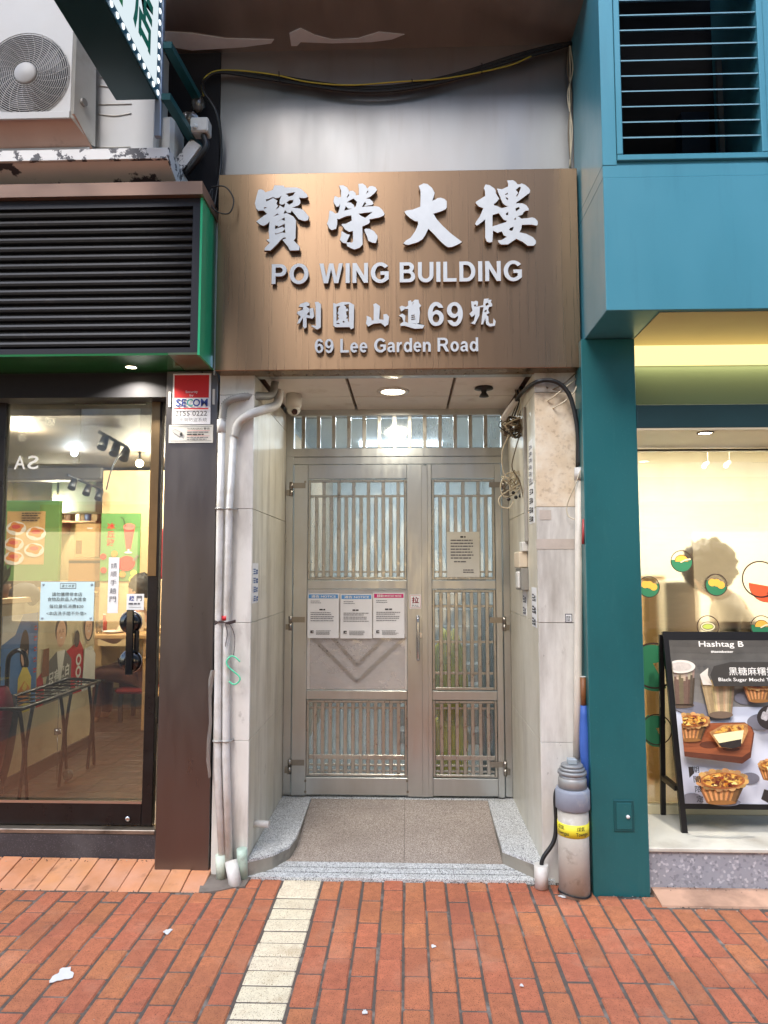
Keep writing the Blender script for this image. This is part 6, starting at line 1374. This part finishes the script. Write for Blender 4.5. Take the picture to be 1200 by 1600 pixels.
one(MB().tube(bez([P(x, y, -.064) for x, y in hkp], 6), .0042, 8), 'green_hook', mat('mint_plastic', (90, 206, 160), .4), 'mint green S-shaped hook hanging on string beside the pipes', 'hook')
# torn plastic film on the pillar's left edge
tf = MB(); rn = random.Random(9); prev = None; v = []; f = []
pr = [(334, 1048, 8), (330, 1060, 7), (328, 1090, 4), (329, 1130, 4), (326, 1160, 5), (325, 1190, 5), (328, 1215, 3)]
for i, (x, y, w_) in enumerate(pr):
    for k in (-1, 0, 1): q = P(x + k * w_ * .6, y + rn.uniform(-2, 2), -.03 - rn.uniform(0, .03)); v.append(q)
for i in range(len(pr) - 1):
    for k in range(2): f.append((i * 3 + k, i * 3 + k + 1, i * 3 + k + 4, i * 3 + k + 3))
tf.add(v, f, 0, True); one(tf, 'torn_plastic', clear('plastic_rag', (235, 232, 228), 1.2, .2, .5, 20, haze=((206, 200, 194), .6)), 'torn strip of clear plastic hanging along the left white pipe', 'plastic strip')
one(MB().cyl((XL - .01, .16, .22), (XL + .085, .15, .22), .019, n=16), 'drain_stub', white_pt, 'short white drain stub poking from the left marble reveal', 'pipe')
# papers on the gate
def gate_paper(x0, y0, x1, y1, hd_m, title, label):
    t, s = flat('gate_notice', label, 'notice', x0, y0, x1, y1, Yg - .0135); W, H = s.W, s.H
    s.rect(W * .03, H * .885, W * .97, H * .975, hd_m); s.text(title, W * .12, H * .9, W * .9, H * .96, wh_p, .02)
    rr = random.Random(x0); s.greek(W * .1, W * .5, (H * .82, H * .78), H * .012, ink_g, rr); s.greek(W * .38, W * .62, (H * .62,), H * .03, ink, rr)
    s.greek(W * .1, W * .95, [H * k for k in (.56, .52, .47, .43, .38)], H * .014, ink_g, rr); s.rect(W * .1, H * .11, W * .2, H * .17, ink); s.rect(W * .14, H * .13, W * .2, H * .145, wh_p); s.greek(W * .28, W * .85, (H * .16, H * .13, H * .105, H * .08), H * .01, ink_g, rr); s.build('print', t)
gate_paper(480.5, 927, 529.5, 997, blue_hd, '通告 NOTICE', 'white notice with blue heading at the left of the three gate notices')
gate_paper(532, 928, 581.5, 997.5, blue_hd, '通告 NOTICE', 'white notice with blue heading between two other gate notices')
gate_paper(583, 926, 632, 997, pink_hd, '重要通告 IMPORTANT NOTICE', 'white notice with magenta heading on the gate')
t, s = flat('typed_notice', 'typed grey notice taped over the bars of the right gate leaf', 'notice', 698, 831, 749, 902, Yg - .0135, mat('paper_grey', (206, 204, 194), .6, 0, .04, 10, dirt=((120, 116, 110), .22, 7, (1, 1, 1), .1, .7))); W, H = s.W, s.H
s.greek(W * .42, W * .6, (H * .87,), H * .035, ink); s.greek(W * .12, W * .88, [H * (.8 - i * .065) for i in range(7)], H * .025, ink_g); s.greek(W * .22, W * .75, (H * .33,), H * .025, ink_g); s.greek(W * .5, W * .88, (H * .15, H * .1), H * .02, ink_g); s.build('print', t)
t, s = flat('pull_sign', 'small white pull sign with red character above the gate handle', 'sign', 640, 929, 658, 951, Yg - .0195); W, H = s.W, s.H
s.rect(W * .06, H * .05, W * .94, H * .95, mat('pull_edge', (206, 150, 150), .6)); s.rect(W * .1, H * .08, W * .9, H * .92, paper); s.text('拉', W * .2, H * .38, W * .8, H * .84, mat('print_maroon', (130, 24, 40), .6), .03); s.text('PULL', W * .22, H * .14, W * .8, H * .28, ink_g); s.build('print', t)
# adverts on pillars and reveals
t, s = flat('repair_sticker', 'narrow blue and white advert strip on the left marble pillar edge', 'sticker', 393.5, 880, 408.5, 942, .0, paper)
bpy.data.objects.remove(t.children[0]); 
xw_ = XL + .0005
def reveal_sheet(label, y0, y1, z0, z1, xx, sg, m_, colr, n_, name='advert_strip'):
    t = thing(name, label, 'advert', (xx, y0, z0)); MB().box(xx, xx - sg * .0012, y0, y1, z0, z1).build('sheet', m_, t)
    s = Sheet((xx - sg * .0012, y1 if sg > 0 else y0, z0), (0, -1, 0) if sg > 0 else (0, 1, 0), (0, 0, 1), y1 - y0, z1 - z0)
    W, H = s.W, s.H; rr = random.Random(int(z0 * 100))
    for i in range(n_):
        yb_ = H * (.95 - (i + 1) * .9 / n_); s.greek(W * .15, W * .58, (yb_, yb_ + H * .2 / n_, yb_ + H * .42 / n_), H * .12 / n_, colr, rr); s.greek(W * .6, W * .9, (yb_, yb_ + H * .25 / n_), H * .2 / n_, colr, rr)
    s.build('print', t)
bpy.data.objects.remove(t)
zz_ = lambda py, Y, px: P(px, py, Y).z
reveal_sheet('narrow blue and white advert strip on the left marble reveal', .02, .17, Z(942, .1, 400), Z(880, .1, 400), XL, -1, paper, mat('print_blueink', (60, 96, 150), .6), 4)
reveal_sheet('long upper advert strip high on the right marble reveal', .10, .22, Z(757, .15, 825), Z(688, .15, 825), XR, 1, paper, ink_g, 6)
reveal_sheet('lower advert strip below the upper one on the right reveal', .07, .23, Z(818, .15, 825), Z(755, .15, 825), XR, 1, paper, ink, 4)
reveal_sheet('torn advert strip near the right pillar edge below the intercom boxes', .05, .2, Z(980, .1, 830), Z(918, .1, 830), XR, 1, paper, ink, 3)
reveal_sheet('short paper label under the grey switch box on the right reveal', .38, .52, Z(962, .4, 810), Z(922, .4, 810), XR, 1, paper, ink_g, 2)
t, s = flat('qr_less_label', 'small dark square label on the right marble pillar', 'sticker', 883, 959, 894, 972.5, -.002, ink_g, .001); s.rect(s.W * .1, s.H * .1, s.W * .9, s.H * .9, paper); s.greek(s.W * .15, s.W * .9, [s.H * (.2 + .15 * i) for i in range(4)], s.H * .08, ink); s.build('print', t); t.name = 'square_label'
t = thing('intercom_box', 'cream intercom and grey switch box stacked on the right marble reveal', 'intercom', (XR, .42, Z(925, .4, 810)))
MB().box(XR - .035, XR, .3, .4, Z(862, .35, 818), Z(847, .35, 818), 0, .004).build('terminal', white_pl, t)
MB().box(XR - .05, XR, .32, .52, Z(887, .4, 812), Z(862.5, .4, 812), 0, .005).build('cream_box', mat('cream_plastic', (206, 190, 166), .5, 0, .08, 10), t)
MB().box(XR - .04, XR, .3, .53, Z(922, .4, 812), Z(888, .4, 812), 0, .004).build('switch_box', mat('switch_grey', (138, 134, 126), .5, .2, .1, 12), t)
MB().box(XR - .058, XR - .0405, .33, .42, Z(919, .4, 812), Z(893, .4, 812), 0, .006).build('rocker', white_pl, t)
MB().box(XR - .018, XR, .28, .31, Z(847, .35, 818), Z(640, .35, 818), 0, .003).build('trunking', mat('trunk_grey', (150, 146, 138), .5), t)
# tangled cables, upper right
def tangle(label, cx, cy, Y, rx, ry, n, mats_, seed, name='cable_tangle', rr=.0035):
    t = thing(name, label, 'cable', P(cx, cy, Y)); rn = random.Random(seed)
    for k in range(n):
        pts = []; a = rn.uniform(0, 6.28); m_ = rn.randint(7, 12)
        for i in range(m_):
            a += rn.uniform(.4, 2.2); q = rn.uniform(.1, 1.15); pts.append(P(cx + rx * q * math.cos(a), cy + ry * q * math.sin(a), Y + rn.uniform(-.06, .05)))
        MB().tube(bez(pts, 6), rr * rn.uniform(.8, 1.3), 6).build('cable', mats_[k % len(mats_)], t)
    return t
tt = tangle('dark and tan cable tangle below the white wrapped cable at the right reveal', 802, 667, .5, 20, 16, 13, [cable_g, black_rub, cable_w, cable_g], 4)
for k, pl in enumerate([[(812, 680), (806, 700), (800, 730), (812, 752), (818, 778)], [(795, 680), (785, 705), (786, 735), (796, 752)], [(815, 672), (830, 640), (848, 618), (880, 600), (905, 578)], [(818, 676), (838, 640), (862, 622), (900, 592)], [(826, 660), (850, 610), (856, 606)], [(830, 650), (870, 635), (895, 615), (903, 598)]]):
    MB().tube(bez([P(x, y, .45 if k < 2 else (.4 - .43 * min(1, max(0, (x - 812) / 45)))) for x, y in pl], 6), .004, 6).build('cable', (cable_g, cable_w)[k % 2], tt)
for k in range(5): MB().tube(bez([P(803 + k * 3, 600 + k, .55), P(808 + k * 3, 625, .5), P(800 + k * 4, 650, .5)], 5), .005, 6).build('cable', (cable_g, black_rub, cable_w)[k % 3], tt)
t = tangle('coiled cream telephone wire hanging in loops beside the gate hinge', 800, 752, .6, 16, 20, 4, [cable_w, cable_w, cable_g, cable_w], 11, 'wire_coil', .003)
MB().tube(bez([P(818, 748, .55), P(806, 738, .55), P(790, 742, .55), P(782, 760, .55), P(788, 776, .55), P(806, 770, .55), P(818, 752, .55), P(806, 760, .55), P(786, 772, .55), P(779, 782, .55), P(784, 792, .55), P(796, 793, .55), P(802, 782, .55)], 7), .0042, 8).build('loop', cable_w, t)
m = MB()
for px, py in ((795, 780), (806, 777), (813, 775), (802, 770)): m.sphere(P(px, py, .55), .012, 8, 6)
m.build('connectors', black_rub, t)
t = thing('black_feed_cable', 'thick black cable arching from a white wrapped end over the right pillar', 'cable', P(850, 600, 0))
arc = [(806, 626, .42), (817, 612, .27), (834, 599, -.03), (855, 594, -.06), (875, 600, -.06), (890, 618, -.06), (899, 650, -.06), (904, 690, -.06), (906, 728, -.06)]
MB().tube(bez([P(*p) for p in arc], 6), .012, 10).build('cable', black_rub, t)
MB().tube(bez([P(785, 657, .45), P(795, 641, .44), P(807, 625, .42)], 5), .019, 12).build('wrapped_end', white_pt, t)
MB().tube(bez([P(903, 640, -.03), P(904, 690, -.03), P(904, 730, -.03)], 4), .016, 10).build('second_cable', black_rub, t)
# right white pipe + thin wire + small red lamp
t = thing('drain_pipe', 'white drain pipe between the right marble pillar and teal column', 'pipe', P(906, 1180, -.05))
MB().tube([P(905, 733, -.06), P(904, 900, -.05), P(903, 1060, -.05), P(902, 1185, -.05)], .021, 14).build('pipe', mat('cream_pipe', (214, 206, 192), .45, 0, .08, 10, dirt=((150, 138, 120), .34, 10, (1, 1, .4))), t)
MB().tube([P(905, 731, -.06), P(905, 750, -.06)], .026, 14).build('collar', white_pt, t)
MB().tube(bez([P(907, 735, -.085), P(898, 760, -.085), P(886, 790, -.03), P(888, 806, -.03), P(898, 812, -.05)], 6), .003, 6).build('thin_wire', cable_w, t)
one(MB().cyl(P(912, 811, -.12), P(911, 850, -.12), .0075, n=10), 'red_tube', mat('red_plastic', (178, 70, 70), .4), 'small red plastic tube beside the white drain pipe', 'tube')
# gas riser
q = PZ(898, 1397, .0); gx, gy = X(897, -.12, 1390), -.13
t = thing('gas_riser', 'grey capped gas riser pipe with yellow label at the right pillar', 'pipe', (gx, gy, 0))
zg = lambda py: Z(py, gy, 897)
gp = mat('riser_paint', (180, 173, 162), .65, 0, .1, 8, bump=.15, bs=50, dirt=(((112, 102, 92), .38, 7, (1, 1, 1), .06, .8), ((208, 206, 202), .33, 15), ((70, 62, 56), .25, 16, (1, 1, .7), .03, .8)))
gb_ = mat('riser_blue', (138, 144, 158), .55, 0, .08, 12, dirt=((176, 176, 172), .33, 14))
r0 = .077
MB().lathe([(r0, -.01), (r0, zg(1262))], (gx, gy, 0), 'Z', 32).build('pipe', gp, t)
MB().lathe([(r0 + .002, zg(1263)), (r0 + .009, zg(1261)), (r0 + .009, zg(1234)), (r0 + .002, zg(1230))], (gx, gy, 0), 'Z', 32).build('collar', gb_, t)
MB().lathe([(r0 - .006, zg(1231)), (r0 - .006, zg(1216)), (r0 - .012, zg(1213))], (gx, gy, 0), 'Z', 32).build('neck', mat('riser_metal', (160, 160, 158), .5, .4, .15, 14), t)
for k, (ya_, yb_, rr) in enumerate(((1216, 1209, .066), (1209, 1203, .074), (1203, 1198, .064), (1198, 1193, .056))):
    MB().lathe([(rr - .004, zg(ya_)), (rr, zg(ya_) + .004), (rr, zg(yb_) - .004), (rr - .005, zg(yb_))], (gx, gy, 0), 'Z', 12 if k == 1 else 32).build('cap_ring', mat('cap_metal', (150, 152, 154), .5, .5, .15, 14), t)
MB().box(gx - .022, gx + .022, gy - .022, gy + .022, zg(1193), zg(1185), 0, .003).build('cap_nut', mat('cap_nut', (170, 180, 186), .5, .3), t)
MB().lathe([(r0 + .001, zg(1302)), (r0 + .0016, zg(1302)), (r0 + .0016, zg(1282)), (r0 + .001, zg(1282))], (gx, gy, 0), 'Z', 40).build('label_band', mat('label_yellow', (236, 222, 60), .5), t)
def wrap(tx, a0, a1, z0, z1, off, rr, m_, nm='label_print'):
    me = text_mesh(tx, 0, off); A, B, C_, D = bounds(me); m = MB()
    def fn(co): a = a0 + (co.x - A) / (B - A) * (a1 - a0); return (gx + rr * math.sin(a), gy - rr * math.cos(a), z0 + (co.y - C_) / (D - C_) * (z1 - z0))
    m.mesh(me, fn); return m.build(nm, m_, t, fix=False)
wrap('Towngas', -.05, .82, zg(1300), zg(1293), .008, r0 + .0026, ink); wrap('煤氣', .0, .55, zg(1291), zg(1284), 0, r0 + .0026, ink)
wrap('Towngas', -1.4, -.5, zg(1300), zg(1293), .008, r0 + .0026, ink); wrap('煤氣', -1.35, -.8, zg(1291), zg(1284), 0, r0 + .0026, ink)
MB().tube([(gx + (r0 + .003) * math.cos(a), gy + (r0 + .003) * math.sin(a), .012 + .006 * math.sin(a * 2)) for a in [i * math.pi / 12 for i in range(24)]], .004, 6, closed=True).build('base_wire', black_rub, t)
# short white sleeve with black cable
t = thing('cable_sleeve', 'short white cut sleeve with a black cable beside the gas pipe', 'pipe', PZ(846, 1387, 0))
A = PZ(846, 1387, .0); B = A + Vector((0, 0, .115)); MB().cyl(A, B, .034, .036, n=18).build('sleeve', white_pt, t)
MB().tube(bez([B - Vector((0, 0, .03)), B + Vector((.01, .0, .03)), P(865, 1315, -.06), P(869, 1285, -.05), P(868, 1240, -.04), P(880, 1222, -.04)], 6), .011, 10).build('cable', black_rub, t)
# blue umbrella behind the riser
t = thing('blue_umbrella', 'blue furled umbrella with wooden handle wedged behind the gas pipe', 'umbrella', P(916, 1230, -.08))
A, B = P(912, 1102, -.085), P(917, 1232, -.085); C_ = P(911, 1058, -.085)
pts = [A.lerp(B, k / 8) for k in range(9)]
MB().tube(pts, [.017, .021, .026, .029, .03, .028, .025, .02, .014], 10).build('canopy', mat('blue_nylon', (58, 96, 176), .55, 0, .16, 12, (1, 1, .4)), t)
MB().cyl(A.lerp(C_, -.05), C_, .014, .015, n=12).build('handle', mat('handle_wood', (132, 84, 48), .5, 0, .15, 12), t); MB().cyl(C_, C_ + Vector((0, 0, .004)), .0155, n=12).build('cap', white_pl, t)

# ---------------------------------------------------------------- street grit gathered along the walls and in the joints
rg = random.Random(77); gm = MB()
def crumb(x, y, r, z=0.0, m=0):
    pts = [(x + r * rg.uniform(.5, 1.1) * math.cos(a + rg.uniform(-.3, .3)), y + r * rg.uniform(.5, 1.1) * math.sin(a), z) for a in (0, 1.57, 3.14, 4.71)]
    gm.add(pts + [(x + rg.uniform(-.3, .3) * r, y, z + r * rg.uniform(.3, .7))], [(0, 1, 4), (1, 2, 4), (2, 3, 4), (3, 0, 4)], m)
for k in range(900):
    x = rg.uniform(-2.6, 2.6); base = front_y(x)
    if x < X(372, 0): base, z = (.09, .046) if rg.random() < .5 else (-.175, 0)
    elif x > X(1018, -.15): base, z = (-.1, .026) if rg.random() < .4 else (-.262, 0)
    else: z = 0
    crumb(x, base - abs(rg.gauss(0, .02)), rg.uniform(.0015, .006), z, rg.choice((0, 0, 0, 1)))
for k in range(500): crumb(rg.uniform(-2.2, 2.2), rg.uniform(-1.8, -.2), rg.uniform(.001, .003), -.002, rg.choice((0, 0, 1)))
for k in range(160): y = rg.uniform(.1, 1.0); sd = rg.choice((0, 1)); crumb((XL + .15 + rg.uniform(-.01, .03)) if sd else (XR - .16 - rg.uniform(-.01, .03)), y, rg.uniform(.001, .004), zfl(y))
go = gm.build('street_grit', [mat('grit_dark', (60, 52, 46), .95), mat('grit_pale', (176, 168, 158), .9)], None, False); go['kind'] = 'stuff'; go['label'] = 'dark and pale grit gathered along the shopfronts and brick joints'; go['category'] = 'grit'

# ---------------------------------------------------------------- look-alikes belong together
GROUPS = {'window_sticker': 'round stickers on the café window', 'storage_jar': 'jars on the restaurant wall shelf', 'gate_notice': 'paper notices on the gate', 'ceiling_lamp': 'bulbs hanging in the restaurant',
          'track_spot': 'track spots in the café', 'panel_light': 'ceiling light panels in the café', 'fluorescent_lamp': 'tubes in the stair hall', 'counter_stool': 'stools at the restaurant counter', 'sauce_bottle': 'sauce bottles on the table',
          'air_conditioner': 'air conditioners above the restaurant', 'furled_umbrella': 'umbrellas in the rack', 'paper_scrap': 'litter on the paving', 'gum_spot': 'gum spots on the paving', 'poster': 'posters on the half wall', 'track_light': 'track lights in the restaurant',
          'advert_strip': 'advert strips on the marble', 'foam_tape': 'tape beside the security sign', 'torn_film': 'torn film under the overhang', 'conduit_pipe': 'white pipes on the left pillar', 'pipe_clip': 'clips on the white pipes', 'painted_line': 'yellow kerb lines', 'downlight': 'downlights of the shops'}
for o in list(sc.objects):
    b_ = o.name.split('.')[0]
    if o.parent is None and b_ in GROUPS and 'label' in o.keys(): o['group'] = GROUPS[b_]
